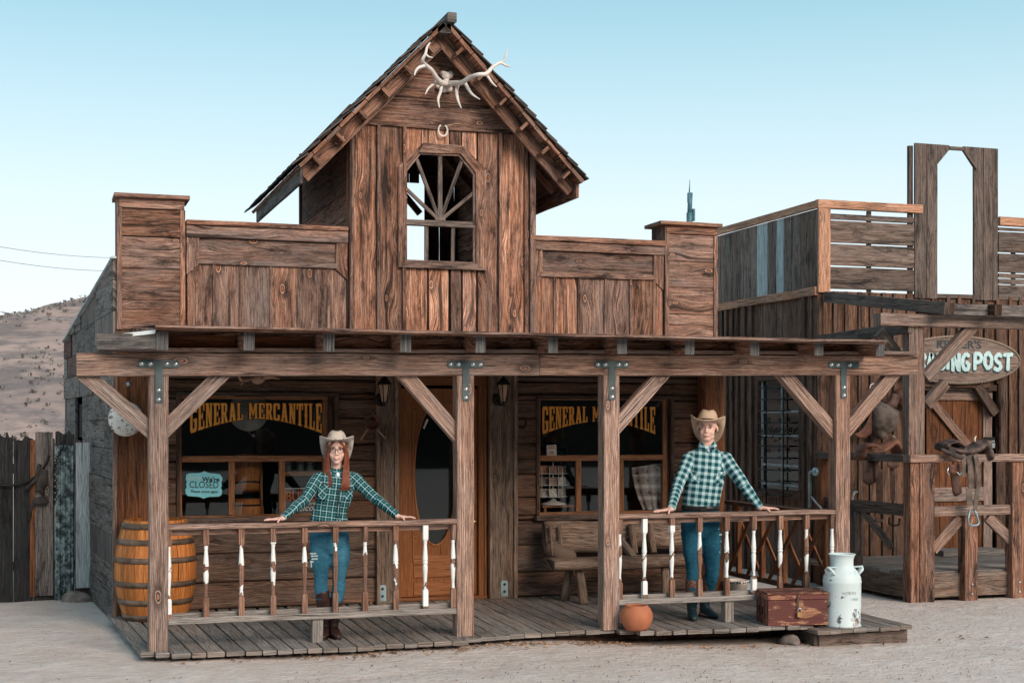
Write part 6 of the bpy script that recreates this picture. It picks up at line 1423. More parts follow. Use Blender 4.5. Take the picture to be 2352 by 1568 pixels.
for px0, px1 in ((2209, 2238), (2318, 2347), (2420, 2450)):
    x0, x1 = at(px0, 1300, TPY).x, at(px1, 1300, TPY).x; mb = MB(); zt_ = ZR0 if px0 > 2300 else z0; mb.bx(x0, x1, TPY - .06, TPY + .07, -.22, zt_ + .0, 'z', tint=(.38, .15, R()))
    o = mb.build('upright', M['front'], hr)
    for py in (1340, 1362): mb = MB(); mb.lathe((x0 + .09, TPY - .061, at(2220, py - 0, TPY).z), [(.014, 0), (.012, .008), (0, .01)], 8, (0, -1, 0)); mb.build('bolt', M['bolt'], o)
for (px, yy) in ((2008, TPY + 1.0), (1935, TPY + 1.6)):
    mb = MB(); mb.bx(XC - .05, XC + .06, yy, yy + .12, -.2, z0, 'z', tint=(.25, .6, .3)); mb.build('upright', M['grayw'], hr)
for (pa, pb) in (((2205, 1190), (2142, 1262)), ((2268, 1186), (2322, 1240))):
    mb = MB(); a, b_ = at(*pa, TPY + .02), at(*pb, TPY + .02); mb.board(a, b_, .12, .05, (b_ - a).cross(V((0, 1, 0))), tint=(.5, .3, R())); mb.build('strut', M['beamw'], hr)
for (a, b_) in (((XC, TPY + .9, z0), (XC, TPY + .35, z0 - .35)), ((XC, TPY + 1.15, z0), (XC, TPY + 1.5, z0 - .3))): mb = MB(); mb.board(a, b_, .07, .05, (0, 1, 0), tint=(.3, .5, .3)); mb.build('strut', M['grayw'], hr)
# oval sign
sY = TW - .16; KS = crop(2100, 780, .19558); S_ = lambda a, b_, y=sY: at(*KS(a, b_), y)
sc_ = S_(1515, 610); rx_ = S_(2290, 610).x - sc_.x; rz_ = S_(1515, 315).z - sc_.z
os_ = thing('oval_sign', 'oval plank sign edged with rope and lettered in pale mint above the trading post door', 'sign', sc_)
mb = MB(); ed = [(-1, -.42), (-.42, .5), (.5, 1)]; bnd = [-1, -.52, .0, .48, 1]
for a, b_ in zip(bnd[:-1], bnd[1:]):
    P2 = []; n = 16
    for i in range(n + 1):
        s = a + (b_ - a) * i / n; P2.append((math.sqrt(max(0, 1 - s * s)), s))
    pts = [V((sc_.x + c * rx_, sY, sc_.z + s * rz_ - .002)) for c, s in P2] + [V((sc_.x - c * rx_, sY, sc_.z + s * rz_ - .002)) for c, s in reversed(P2)]
    mb.prism(pts, (0, .03, 0), (1, 0, 0), tint=(.5 + U(-.1, .1), .5, R()))
mb.build('board', M['signw'], os_)
mb = MB(); n = 200
for ph in (0, math.pi): mb.tube([V((sc_.x + (rx_ + .004) * math.cos(a) , sY - .004 + .007 * math.cos(a * 60 + ph), sc_.z + (rz_ + .004) * math.sin(a) + .007 * math.sin(a * 60 + ph))) for a in [2 * math.pi * i / 420 for i in range(421)]], .009, 5, caps=False)
mb.build('rope_edge', M['rope'], os_)
tw = lambda x, y: (x, y)
def fat(txt, mat, nm, dy, dx, dz, bold, ext):
    p0 = S_(1480, 730, sY); a_ = V((1, 0, 0))
    for word, cxp, wpx in (('TRADING', 1270, 790), ('POST', 1955, 510)):
        me = text_mesh(word, 1.0, bold=0, depth=.5); xs_ = [v.co.x for v in me.vertices]; zs_ = [v.co.y for v in me.vertices]; wd = max(xs_) - min(xs_); hd = max(zs_) - min(zs_)
        W_ = S_(cxp + wpx / 2, 700).x - S_(cxp - wpx / 2, 700).x; H_ = S_(1400, 515).z - S_(1400, 735).z; c = S_(cxp, 735)
        for v in me.vertices:
            fx_ = (v.co.x - min(xs_)) / wd - .5; fz_ = (v.co.y - min(zs_)) / hd
            jz = .06 * math.sin(fx_ * 23) * H_ ; v.co = V((c.x + fx_ * W_ + dx + .012 * math.sin(fz_ * 7 + fx_ * 30), sY + dy - (.002 if v.co.z > 0 else 0) * ext, c.z + fz_ * H_ + jz + dz - .01))
        bm = bmesh.new(); bm.from_mesh(me)
        bm.to_mesh(me); bm.free(); put(me, nm, mat, os_)
def glyph_word(word, cxp, wpx, mat, nm, dy, grow, off):
    W_ = S_(cxp + wpx / 2, 700).x - S_(cxp - wpx / 2, 700).x; zb_ = S_(cxp, 738).z; H_ = S_(cxp, 515).z - zb_; x0 = S_(cxp - wpx / 2, 700).x; mb = MB(); n = len(word); cw = W_ / (n - .0 - (.45 if 'I' in word else 0)); x = x0
    ST = {'T': [[(0, .88), (1, .92)], [(.5, .9), (.46, 0)]], 'R': [[(.12, 0), (.15, .95)], [(.15, .92), (.8, .85), (.85, .6), (.2, .48)], [(.4, .5), (.9, 0)]], 'A': [[(.0, 0), (.45, .98)], [(.5, .98), (.95, .0)], [(.2, .32), (.8, .32)]], 'D': [[(.12, .02), (.12, .95)], [(.12, .92), (.75, .85), (.92, .5), (.75, .1), (.12, .05)]],
          'I': [[(.25, .02), (.25, .96)]], 'N': [[(.1, 0), (.12, .95)], [(.12, .95), (.82, .05)], [(.85, .0), (.85, 1)]], 'G': [[(.9, .82), (.55, .98), (.15, .75), (.1, .35), (.35, .03), (.85, .08), (.85, .42), (.55, .45)]], 'P': [[(.12, 0), (.16, .95)], [(.1, .95), (.75, .9), (.88, .65), (.7, .45), (.2, .42)]], 'O': [[(.5, .98), (.12, .75), (.1, .3), (.45, .02), (.85, .2), (.92, .65), (.5, .98)]], 'S': [[(.88, .85), (.5, .98), (.15, .75), (.35, .52), (.75, .4), (.8, .15), (.4, .02), (.05, .15)]]}
    for i, ch_ in enumerate(word):
        wl = cw * (.5 if ch_ == 'I' else 1) * .86; jz = .05 * H_ * math.sin(i * 2.1)
        for k, st in enumerate(ST[ch_]):
            pts = [V((x + a * wl + off[0], sY + dy - .0005 * k - .0001 * i, zb_ + b_ * H_ * .98 + jz + off[1])) for a, b_ in st]
            mb.tube(pts, [.036 + grow + .005 * math.sin(q * 3 + i) for q in range(len(pts))], 12, flat=.12, hint=(1, 0, .01)) if False else None
            for p, q in zip(pts[:-1], pts[1:]):
                d = (q - p).normalized(); nrm = V((-d.z, 0, d.x)); hw = .026 + grow
                mb.prism([p + nrm * hw * .9, p - d * hw * .5, p - nrm * hw * .9, q - nrm * hw, q + d * hw * .5, q + nrm * hw], (0, -.0007 - .0005 * (len(mb.f) % 9), 0))
        x += cw * (.55 if ch_ == 'I' else 1)
    mb.build(nm, mat, os_)
for wd, c_, w_px in (('TRADING', 1265, 810), ('POST', 1960, 510)):
    glyph_word(wd, c_, w_px, M['ink'], 'letter_shadow', -.001, .006, (-.008, -.018)); glyph_word(wd, c_, w_px, M['mint'], 'lettering', -.008, 0, (0, 0))
text_on("KELLER'S", .135, S_(1520, 462, sY - .001), (1, 0, 0), (0, 0, 1), 'lettering', M['ink'], os_, depth=.001, sx=1.25, bold=.003)
# ================================================================ saddles
def saddle_on_rail(label, K, mats, groundpts):
    pass
k6 = crop(2050, 900, .28700)
def S6(a, b_, y): return at(*k6(a, b_), y)
s1 = thing('saddle', 'brown leather saddle with hanging stirrups on the front rail at the far right', 'saddle', S6(1250, 850, TPY - .02), 'saddles at the trading post'); Y0 = TPY - .02
def sheet(mb, grid, thick=.012):
    """grid of points -> solid leather sheet"""
    m, n = len(grid), len(grid[0]); b = len(mb.v)
    for off in (0, thick):
        for r in grid:
            for p in r: mb.v.append(V(p) + V((0, off, 0)))
    N_ = m * n
    for i in range(m - 1):
        for j in range(n - 1):
            a = b + i * n + j; mb.face((a, a + 1, a + n + 1, a + n), [(0, 0)] * 4, sm=True); a += N_; mb.face((a, a + n, a + n + 1, a + 1), [(0, 0)] * 4, sm=True)
    ring = [i for i in range(n)] + [i * n + n - 1 for i in range(1, m)] + [(m - 1) * n + j for j in range(n - 2, -1, -1)] + [i * n for i in range(m - 2, 0, -1)]
    for p, q in zip(ring, ring[1:] + ring[:1]): mb.face((b + p, b + p + N_, b + q + N_, b + q), [(0, 0)] * 4)
mb = MB()   # seat, cantle, swell as one smooth body
lb = lambda pts, r, side=(0, 1, 0), n=12: mb.limb([(p, a, c) for p, (a, c) in zip(pts, r)], side, n)
lb([S6(1060, 760, Y0), S6(1150, 790, Y0), S6(1250, 800, Y0), S6(1340, 770, Y0), S6(1400, 730, Y0)], [(.15, .035), (.16, .04), (.14, .045), (.15, .05), (.13, .04)])
lb([S6(1055, 735, Y0 - .0), S6(1140, 705, Y0), S6(1230, 760, Y0)], [(.13, .022), (.15, .025), (.12, .02)])
lb([S6(1350, 740, Y0), S6(1420, 710, Y0), S6(1435, 790, Y0), S6(1445, 850, Y0)], [(.08, .04), (.09, .04), (.14, .05), (.15, .045)])
lb([S6(1060, 780, Y0 - .12), S6(1130, 810, Y0 - .16), S6(1240, 850, Y0 - .16)], [(.03, .025), (.03, .03), (.025, .03)])
put(fused(mb, .012, 3), 'seat', M['leathers'], s1)
mb = MB(); mb.tube([S6(1350, 710, Y0), S6(1347, 680, Y0), S6(1360, 662, Y0)], [.012, .009, .006], 8); mb.build('horn', M['bone'], s1)
def strap(mb, pts, w, t_=.008):
    for a, b_ in zip(pts[:-1], pts[1:]): mb.board(a, b_, w, t_, (1, 0, 0), wob=.001, seg=1)
mb = MB(); Yf = Y0 - .17
strap(mb, [S6(1250, 820, Yf), S6(1252, 920, Yf), S6(1250, 1010, Yf)], .05); strap(mb, [S6(1355, 820, Yf - .01), S6(1380, 980, Yf - .01), S6(1380, 1100, Yf - .01), S6(1350, 1310, Yf - .01)], .055); mb.build('strap', M['leatherg'], s1)
mb = MB(); strap(mb, [S6(1310, 830, Yf + .02), S6(1320, 1000, Yf + .02), S6(1325, 1120, Yf + .02)], .09); strap(mb, [S6(1295, 1110, Yf), S6(1305, 1270, Yf)], .075); mb.build('fender', M['leatherg'], s1)
mb = MB(); pts = [(1305, 1300), (1290, 1380), (1295, 1430), (1325, 1440), (1370, 1435), (1388, 1415), (1360, 1330), (1345, 1310)]; mb.tube([S6(a, b_, Yf - .01) for a, b_ in pts], .012, 7, flat=1); mb.build('stirrup', M['galv'], s1)
mb = MB(); g = []
for i in range(9):
    f = i / 8; g.append([S6(1130 - 10 * math.sin(j * .8) + 70 * j / 5 + 50 * f * 0 + 30 * f, 910 + 280 * f * (1 - .05 * abs(j - 2.5)), Y0 + .14) for j in range(6)])
sheet(mb, g); mb.build('skirt', M['leather'], s1); mb = MB(); g = [[S6(1130 + 38 * j, 905 + (100 - 12 * abs(j - 2)) * i / 4, Y0 - .10) for j in range(6)] for i in range(5)]; sheet(mb, g); mb.build('skirt', M['leatherr'], s1)
mb = MB(); mb.tube([S6(1120, 930, Yf), S6(1108, 970, Yf), S6(1125, 1005, Yf)], .007, 6); mb.tube([S6(1190, 970, Yf), S6(1215, 1000, Yf), S6(1235, 975, Yf)], .007, 6); mb.build('ring', M['bolt'], s1)
# darker saddle on the side rail
s2 = thing('saddle', 'dark russet saddle slung over the shaded side rail behind the porch post', 'saddle', S6(500, 800, TPY + .9), 'saddles at the trading post'); Y1 = TPY + .85; mb = MB()
lb([S6(340, 840, Y1), S6(420, 800, Y1), S6(500, 790, Y1), S6(560, 760, Y1), S6(640, 700, Y1)], [(.12, .05), (.15, .05), (.15, .05), (.13, .05), (.10, .035)])
lb([S6(345, 800, Y1), S6(370, 745, Y1), S6(440, 740, Y1), S6(520, 770, Y1)], [(.10, .04), (.13, .035), (.12, .03), (.12, .03)])
lb([S6(640, 720, Y1), S6(680, 790, Y1), S6(690, 850, Y1)], [(.12, .04), (.14, .04), (.12, .03)])
put(fused(mb, .014, 3), 'seat', M['leatherr'], s2)
mb = MB(); mb.limb([(S6(630, 720, Y1), .02, .02), (S6(635, 680, Y1), .02, .02), (S6(640, 662, Y1), .035, .015)], (1, 0, 0), 8); mb.build('horn', M['leatherg'], s2)
mb = MB(); Yg = Y1 - .17; g = [[S6(375 + 22 * j, 870 + (225 - 14 * abs(j - 2.5)) * i / 6, Yg + .03) for j in range(6)] for i in range(7)]; sheet(mb, g); mb.build('skirt', M['leather'], s2); mb = MB(); g = [[S6(590 + 20 * j, 850 + (100 - 10 * abs(j - 2.5)) * i / 4, Yg + .03) for j in range(6)] for i in range(5)]; sheet(mb, g); mb.build('skirt', M['leather'], s2)
mb = MB(); strap(mb, [S6(500, 800, Yg), S6(495, 950, Yg), S6(505, 1100, Yg)], .05); strap(mb, [S6(520, 950, Yg), S6(515, 1150, Yg), S6(520, 1260, Yg)], .08); strap(mb, [S6(630, 940, Yg + .1), S6(635, 1220, Yg + .1)], .06); mb.build('strap', M['leather'], s2)
mb = MB(); mb.tube([S6(495, 1270, Yg), S6(478, 1350, Yg), S6(490, 1395, Yg), S6(525, 1405, Yg), S6(552, 1380, Yg), S6(545, 1330, Yg), S6(525, 1270, Yg)], .013, 7); mb.build('stirrup', M['leatherg'], s2)
mb = MB(); mb.tube([S6(605, 1370, Yg + .2), S6(600, 1420, Yg + .2), S6(640, 1440, Yg + .2), S6(690, 1430, Yg + .2), S6(692, 1375, Yg + .2)], .013, 7); mb.build('stirrup', M['iron'], s2)
# saddles hung on the wall
s3 = thing('saddle', 'grey worn saddle hung upright on the trading post wall above the rail', 'saddle', S6(560, 560, TW - .15), 'saddles at the trading post'); Y2 = TW - .2; mb = MB()
lb([S6(500, 430, Y2), S6(560, 520, Y2), S6(580, 570, Y2)], [(.14, .12), (.16, .22), (.12, .17)], (0, 1, 0)); lb([S6(490, 480, Y2), S6(475, 600, Y2 + .03), S6(540, 655, Y2)], [(.10, .06), (.08, .05), (.08, .06)])
put(fused(mb, .014, 3), 'seat', M['leatherg'], s3)
mb = MB(); mb.tube([S6(665, 300, Y2), S6(640, 380, Y2), S6(560, 410, Y2 - .02), S6(620, 470, Y2)], [.06, .07, .05, .07], 8, flat=.6); mb.build('fender', M['leather'], s3)
mb = MB(); g = [[S6(300 + 25 * j, 640 + 45 * math.sin(j * .55) - i * 14 * j * .55, Y2 - .05) for j in range(7)] for i in range(5)]; sheet(mb, g); mb.build('skirt', M['leatherr'], s3)
s4 = thing('saddle', 'small dark red saddle seat hung behind the grey one near the porch post', 'saddle', S6(725, 330, TW - .1), 'saddles at the trading post'); mb = MB(); lb([S6(720, 290, TW - .1), S6(735, 330, TW - .1), S6(725, 370, TW - .1)], [(.10, .14), (.10, .15), (.08, .1)], (0, 1, 0)); put(fused(mb, .014, 3), 'seat', M['leatherr'], s4)
# pipe with tap, pulley ring, hose
pp_ = thing('water_pipe', 'grey upright water pipe with an elbow beside the trading post window', 'pipe', atX(1848, 1260, XC - .1)); kp = crop(1860, 920, .33159); XP = XC - .16; PP = lambda a, b_: atX(*kp(a, b_), XP)
mb = MB(); mb.tube([PP(497, 1050), PP(497, 790), PP(505, 782), PP(535, 780)], .022, 10); mb.lathe(PP(540, 780), [(0, -.02), (.05, -.02), (.05, .01), (0, .01)], 12, (1, 0, 0)); mb.build('pipe_run', M['mast'] if False else M['galv'], pp_)
mb = MB(); mb.tube([PP(505, 965), PP(540, 1010), PP(585, 1058)], .012, 7); mb.build('stay', M['pale'], pp_)
ri = thing('iron_ring', 'small pale iron ring hooked on the trading post wall under the beam', 'ring', S6(465, 240, TW - .06)); mb = MB(); c = S6(465, 242, TW - .06); mb.tube([c + V((.05 * math.cos(a * .42), 0, .05 * math.sin(a * .42))) for a in range(16)], .009, 6); mb.build('ring_bar', M['bone'], ri)
tpf = thing('garden_tap', 'small silver tap on the timber just right of the last porch post', 'tap', S6(300, 1170, TPY + .9)); mb = MB(); mb.tube([S6(285, 1215, TPY + .9), S6(290, 1170, TPY + .9), S6(310, 1140, TPY + .9)], .014, 7); mb.tube([S6(290, 1150, TPY + .88), S6(325, 1145, TPY + .88)], .012, 7); mb.build('tap_body', M['bolt'], tpf)

# ================================================================ mast, wires
km = crop(1560, 430, .12755); MY = 34.; KM = lambda a, b_, y=MY: at(*km(a, b_), y)
ms = thing('antenna_mast', 'slender blue antenna mast with panel antennas rising far behind the right parapet', 'antenna mast', at(1588, 960, MY)); mb = MB(); b0 = KM(1283, 960); mb.tube([V((b0.x, b0.y, 0)), b0, KM(1283, 800)], .085, 8); mb.tube([KM(1285, 800), KM(1300, 410)], .065, 8); mb.tube([KM(1280, 410), KM(1290, 150)], [.02, .006], 6); mb.build('pole', M['mast'], ms)
for (a, b_, c, d) in ((1253, 1275, 410, 600), (1345, 1380, 725, 960)): mb = MB(); p, q = KM(a, d), KM(b_, c); mb.bx(p.x, q.x, MY - .05, MY + .05, p.z, q.z, 'z'); mb.build('panel_antenna', M['mast'], ms)
mb = MB(); mb.tube([KM(1240, 835), KM(1350, 820)], .03, 6); mb.tube([KM(1300, 870), KM(1350, 870)], .03, 6); mb.build('bracket', M['mast'], ms)
for (pa, pb, lab) in (((-60, 556, ), (300, 592), 'uppermost of the three thin power lines left of the building'), ((-60, 587), (290, 622), 'middle of the three thin power lines left of the building'), ((-60, 703), (220, 733), 'lowest power line crossing just above the hill')):
    w_ = thing('power_line', lab, 'power line', at(pa[0], pa[1], 42), 'power lines at the left'); mb = MB(); a, b_ = at(pa[0], pa[1], 40), at(pb[0], pb[1], 48); mb.tube([a.lerp(b_, i / 8) - V((0, 0, .12 * (1 - (i / 4 - 1) ** 2))) for i in range(9)], .010, 5); mb.build('cable', M['wire'], w_)

# ================================================================ litter
random.seed(77); mb = MB()
def leaf(c, s):
    a = U(0, 6.28); tl_ = U(-.5, .5); d = V((math.cos(a), math.sin(a), tl_)).normalized(); w = V((-math.sin(a), math.cos(a), U(-.4, .4))); b = len(mb.v)
    mb.v += [c - d * s, c - w * s * .45 + V((0, 0, s * .35)), c + d * s, c + w * s * .45 + V((0, 0, s * .3)), c]; mb.face((b, b + 1, b + 4), [(0, 0)] * 3); mb.face((b + 1, b + 2, b + 4), [(0, 0)] * 3); mb.face((b + 2, b + 3, b + 4), [(0, 0)] * 3); mb.face((b + 3, b, b + 4), [(0, 0)] * 3)
for _ in range(330):
    px = random.choice([U(1090, 1500), U(1200, 1500), U(1470, 1900), U(700, 1100), U(350, 2300)]); 
    x = at(px, 1460, 10.5).x; y = front_y(min(x, 6)) - abs(random.gauss(.06, .09)); leaf(V((x, y, gz(x, y) + .012)), U(.012, .03))
for _ in range(60):
    x = U(1, 6.5); y = U(11.2, 13.2) if R() < .3 else U(12.9, 13.25); leaf(V((x, y, .01)), U(.012, .026))
for _ in range(90): x = U(0, 8); y = U(9, 13); leaf(V((x, y, gz(x, y) + .01))if y < 10.4 or x < .3 or x > 7.5 else V((x, 9.8, gz(x, 9.8) + .01)), U(.008, .018))
tag(mb.build('leaf_litter', M['dead']), 'curled dry leaves blown along the edge of the boardwalk', 'dead leaves', kind='stuff')
mb = MB()
for _ in range(900):
    x = U(-1, 9.5); y = U(8.9, 10.5) if R() < .75 else U(10.9, 13.); 
    if .4 < x < 7.4 and y > 10.3: continue
    r = U(.002, .007) * (1.6 if R() < .05 else 1); mb.ell((x, y, gz(x, y) + r * .5 + .004), (r, r * U(.7, 1.2), r * .7), nu=5, nv=4)
tag(mb.build('pebbles', M['rock']), 'small pebbles scattered over the sandy street', 'pebbles', kind='stuff')
st_ = thing('flat_stone', 'flat grey stone lying in the gap under the boardwalk by the step', 'stone', atZ(1995 * .0 + (1500 + 1665 * .29762) / 1.0884, (1200 + 1320 * .29762) / 1.0884, -.1)); mb = MB(); c = org(st_); mb.ell(V((c.x, c.y + .15, -.15)), (.08, .10, .05), nu=12, nv=8); o = mb.build('rock', M['rock'], st_)
for v in o.data.vertices: v.co += v.normal * .03 * mnoise.noise(v.co * 14)
# ================================================================ people
def ray_plane(px, py, c, n):
    l = (px - 1176) / F; v = -(py - 970) / F
    d = V((l * CO + SI, CO - l * SI, v)); o = V((0, 0, HC)); t = (V(c) - o).dot(V(n)) / d.dot(V(n)); return o + d * t
def seg_uv(me, bones, off):
    """cloth coordinates: each face takes the limb it lies nearest to"""
    uvl = me.uv_layers.new(name='UVMap') if not me.uv_layers else me.uv_layers[0]
    for p in me.polygons:
        c = p.center; best = None
        for (a, b, side, kx, w) in bones:
            ab = b - a; t = max(0, min(1, (c - a).dot(ab) / ab.length_squared)); d = (c - a - ab * t).length - w
            if best is None or d < best[0]: best = (d, a, ab.normalized(), side, kx)
        _, a, dr, side, kx = best; sd = (side - dr * side.dot(dr)).normalized(); th = dr.cross(sd)
        for li in p.loop_indices:
            q = me.vertices[me.loops[li].vertex_index].co - a
            # unroll gently round the limb so that the check does not stretch at the flanks
            s = q.dot(sd); d2 = q.dot(th); uvl.data[li].uv = (s * 1.0 + (abs(d2) * .5 if abs(s) > .04 else 0) * (1 if s > 0 else -1) * 0 + kx, q.dot(dr))
def hand(mb, wrist, d, front, up, s=1.0, thumb=1, curl=.5):
    """palm, four bent fingers of unequal length, thumb leaving the side of the palm"""
    d = d.normalized(); f = front - d * front.dot(d); f.normalize(); u = d.cross(f)
    if u.dot(up) < 0: u = -u
    k = wrist + d * .085 * s
    mb.limb([(wrist - d * .015, .026 * s, .020 * s), (wrist + d * .03 * s, .034 * s, .016 * s), (k - d * .01, .040 * s, .013 * s)], f, 12)
    for i, (o, L) in enumerate(((.030, .070), (.010, .079), (-.011, .074), (-.030, .058))):
        sp = d + f * (o * 4.2 + .02); sp.normalize(); b = k + f * o * s - d * .008
        p1 = b + sp * L * .5 * s + u * .004; p2 = p1 + (sp - u * curl * .5).normalized() * L * .32 * s; p3 = p2 + (sp - u * curl).normalized() * L * .26 * s
        mb.limb([(b, .0092 * s, .0092 * s), (p1, .0088 * s, .0086 * s), (p2, .0080 * s, .0078 * s), (p3, .0066 * s, .0062 * s)], f, 8)
    b = wrist + d * .022 * s + f * .026 * s * thumb; q = (d * .75 + f * .8 * thumb - u * .15).normalized(); p1 = b + q * .036 * s; p2 = p1 + (d * .6 + f * .5 * thumb - u * .75).normalized() * .030 * s
    mb.limb([(b - q * .01, .014 * s, .012 * s), (p1, .0105 * s, .010 * s), (p2, .008 * s, .0075 * s)], u, 8)

def head(mb, H, r, f, u, w=1.0, jaw=1.0):
    L = lambda a, b, c: H + r * a + f * b + u * c; Mx = Matrix((r, f, u)).transposed()
    E_ = lambda a, b, c, rr: mb.ell(L(a, b, c), rr, Mx, 14, 10)
    E_(0, -.012, .038, (.076 * w, .094, .082)); E_(0, .022, -.028, (.062 * w, .068, .080)); E_(0, .045, -.093, (.030 * w * jaw, .034, .024))
    E_(0, .03, -.070, (.050 * w * jaw, .045, .035))
    for s in (-1, 1):
        E_(s * .034 * w, .052, -.036, (.026, .028, .028)); E_(s * .080 * w, -.010, -.004, (.008, .016, .027)); E_(s * .03, .072, .030, (.026, .018, .012)); E_(s * .0105, .093, -.036, (.0072, .009, .006))
    mb.limb([(L(0, .080, .022), .009, .009), (L(0, .092, -.008), .0095, .010), (L(0, .103, -.030), .0108, .009)], r, 10)
    E_(0, .083, -.064, (.024, .013, .011)); E_(0, .072, .055, (.045, .02, .03))
def face_parts(par, H, r, f, u, smile, w=1.0, gaze=0):
    L = lambda a, b, c: H + r * a + f * b + u * c; Mx = Matrix((r, f, u)).transposed()
    for s in (-1, 1):
        mb = MB(); mb.ell(L(s * .031 * w, .0835, .007), (.0138, .009, .0072), Mx, 12, 8); e = mb.build('eye', M['eye'], par)
        mb = MB(); mb.ell(L(s * .031 * w + gaze, .0912, .0072), (.0056, .003, .0056), Mx, 10, 6); mb.build('iris', M['iris'], e)
        mb = MB(); mb.tube([L(s * (.031 * w - .015), .0895, .010), L(s * .031 * w, .0955, .0155), L(s * (.031 * w + .016), .0865, .010)], [.0016, .0024, .0016], 6); mb.build('eyelid', M['brow'], par)
        mb = MB(); mb.tube([L(s * .015 * w, .0935, .0285), L(s * .032 * w, .0945, .032), L(s * .049 * w, .082, .028)], [.0022, .0026, .0012], 6, flat=.6); mb.build('eyebrow', M['brow'], par)
    mb = MB(); k = smile
    up_ = [(-.025, .0825, -.0625 + .004 * k), (-.012, .0935, -.0635), (0, .0955, -.0645), (.012, .0935, -.0635), (.025, .0825, -.0625 + .004 * k)]
    lo_ = [(-.023, .0830, -.0640 + .003 * k), (-.012, .0920, -.0700 - .0025 * k), (0, .0935, -.0715 - .003 * k), (.012, .0920, -.0700 - .0025 * k), (.023, .0830, -.0640 + .003 * k)]
    mb.tube([L(*p) for p in up_], [.0012, .0024, .0026, .0024, .0012], 7, flat=.7); mb.tube([L(*p) for p in lo_], [.0012, .0028, .0034, .0028, .0012], 7, flat=.7); mb.build('lips', M['lips'], par)
    if k > .6:
        mb = MB(); mb.tube([L(-.020, .0865, -.0635), L(0, .0955, -.0685), L(.020, .0865, -.0635)], [.0015, .0042, .0015], 7, flat=.6); mb.build('teeth', M['teeth'], par)

def cowboy_hat(par, Hc, r, f, u, mat, cr=1.0, side=.075, wid=.16, back=-.055, front=.0, tilt=.0, band=None, crown_h=.115, crease=.012, cw=1.0):
    """crown with a crease and a brim curled up at the sides, one shell"""
    f2 = (f * math.cos(tilt) + u * math.sin(tilt)).normalized(); u2 = (u * math.cos(tilt) - f * math.sin(tilt)).normalized()
    L = lambda a, b, c: Hc + r * a + f2 * b + u2 * c; n = 48; mb = MB(); rows = []
    for k in range(7):                                          # crown, top to bottom
        t = k / 6; rr = .18 + .82 * min(1, (t * 1.25)) ** .5 if k else .02
        row = []
        for j in range(n):
            q = 2 * math.pi * j / n; a = math.sin(q) * .082 * cr * rr * (.80 + .2 * t); b = math.cos(q) * .102 * cr * rr * (.88 + .12 * t)
            c = crown_h * (1 - t ** 2.2)
            a *= 1 - (1 - cw) * (1 - t) ** .6; c -= crease * math.exp(-(a / .022) ** 2) * (1 - t)    # centre crease
            c -= .016 * max(0, math.cos(q)) * (1 - t) * (1 - t)
            row.append(L(a, b, c))
        rows.append(row)
    for k in range(1, 9):                                       # brim, inside to rim
        t = k / 8; row = []
        for j in range(n):
            q = 2 * math.pi * j / n; s_, c_ = math.sin(q), math.cos(q)
            a = s_ * (.082 * cr + (wid - .082) * t * (1 - .22 * t * abs(s_))); b = c_ * (.102 * cr + (.19 - .102) * t)
            sb = max(0., -c_); h = side * (abs(s_) ** 2.2) * t ** 1.7 * (1 - sb)
            if c_ < 0: h += back * sb ** 1.15 * t ** 1.1
            else: h += front * c_ * t
            row.append(L(a, b, h))
        rows.append(row)
    b0 = len(mb.v)
    for row in rows: mb.v += row
    for k in range(len(rows) - 1):
        for j in range(n):
            j2 = (j + 1) % n; a = b0 + k * n; mb.face((a + j, a + n + j, a + n + j2, a + j2), [(0, 0)] * 4, sm=True)
    mb.face([b0 + n - 1 - j for j in range(n)], [(0, 0)] * n, sm=True)
    o = mb.build('hat', mat, par); md = o.modifiers.new('s', 'SOLIDIFY'); md.thickness = .0045; md.offset = 0
    mb = MB(); mb.tube([x for x in rows[-1]] + [rows[-1][0]], .0042, 6, caps=False); mb.build('brim_edge', mat, o)
    if band:
        mb = MB(); rw = rows[5]; mb.tube([L(math.sin(2 * math.pi * j / n) * .084 * cr, math.cos(2 * math.pi * j / n) * .104 * cr, .018) for j in range(n + 1)], .0055, 6, caps=False); mb.build('hat_band', band, o)
    return o

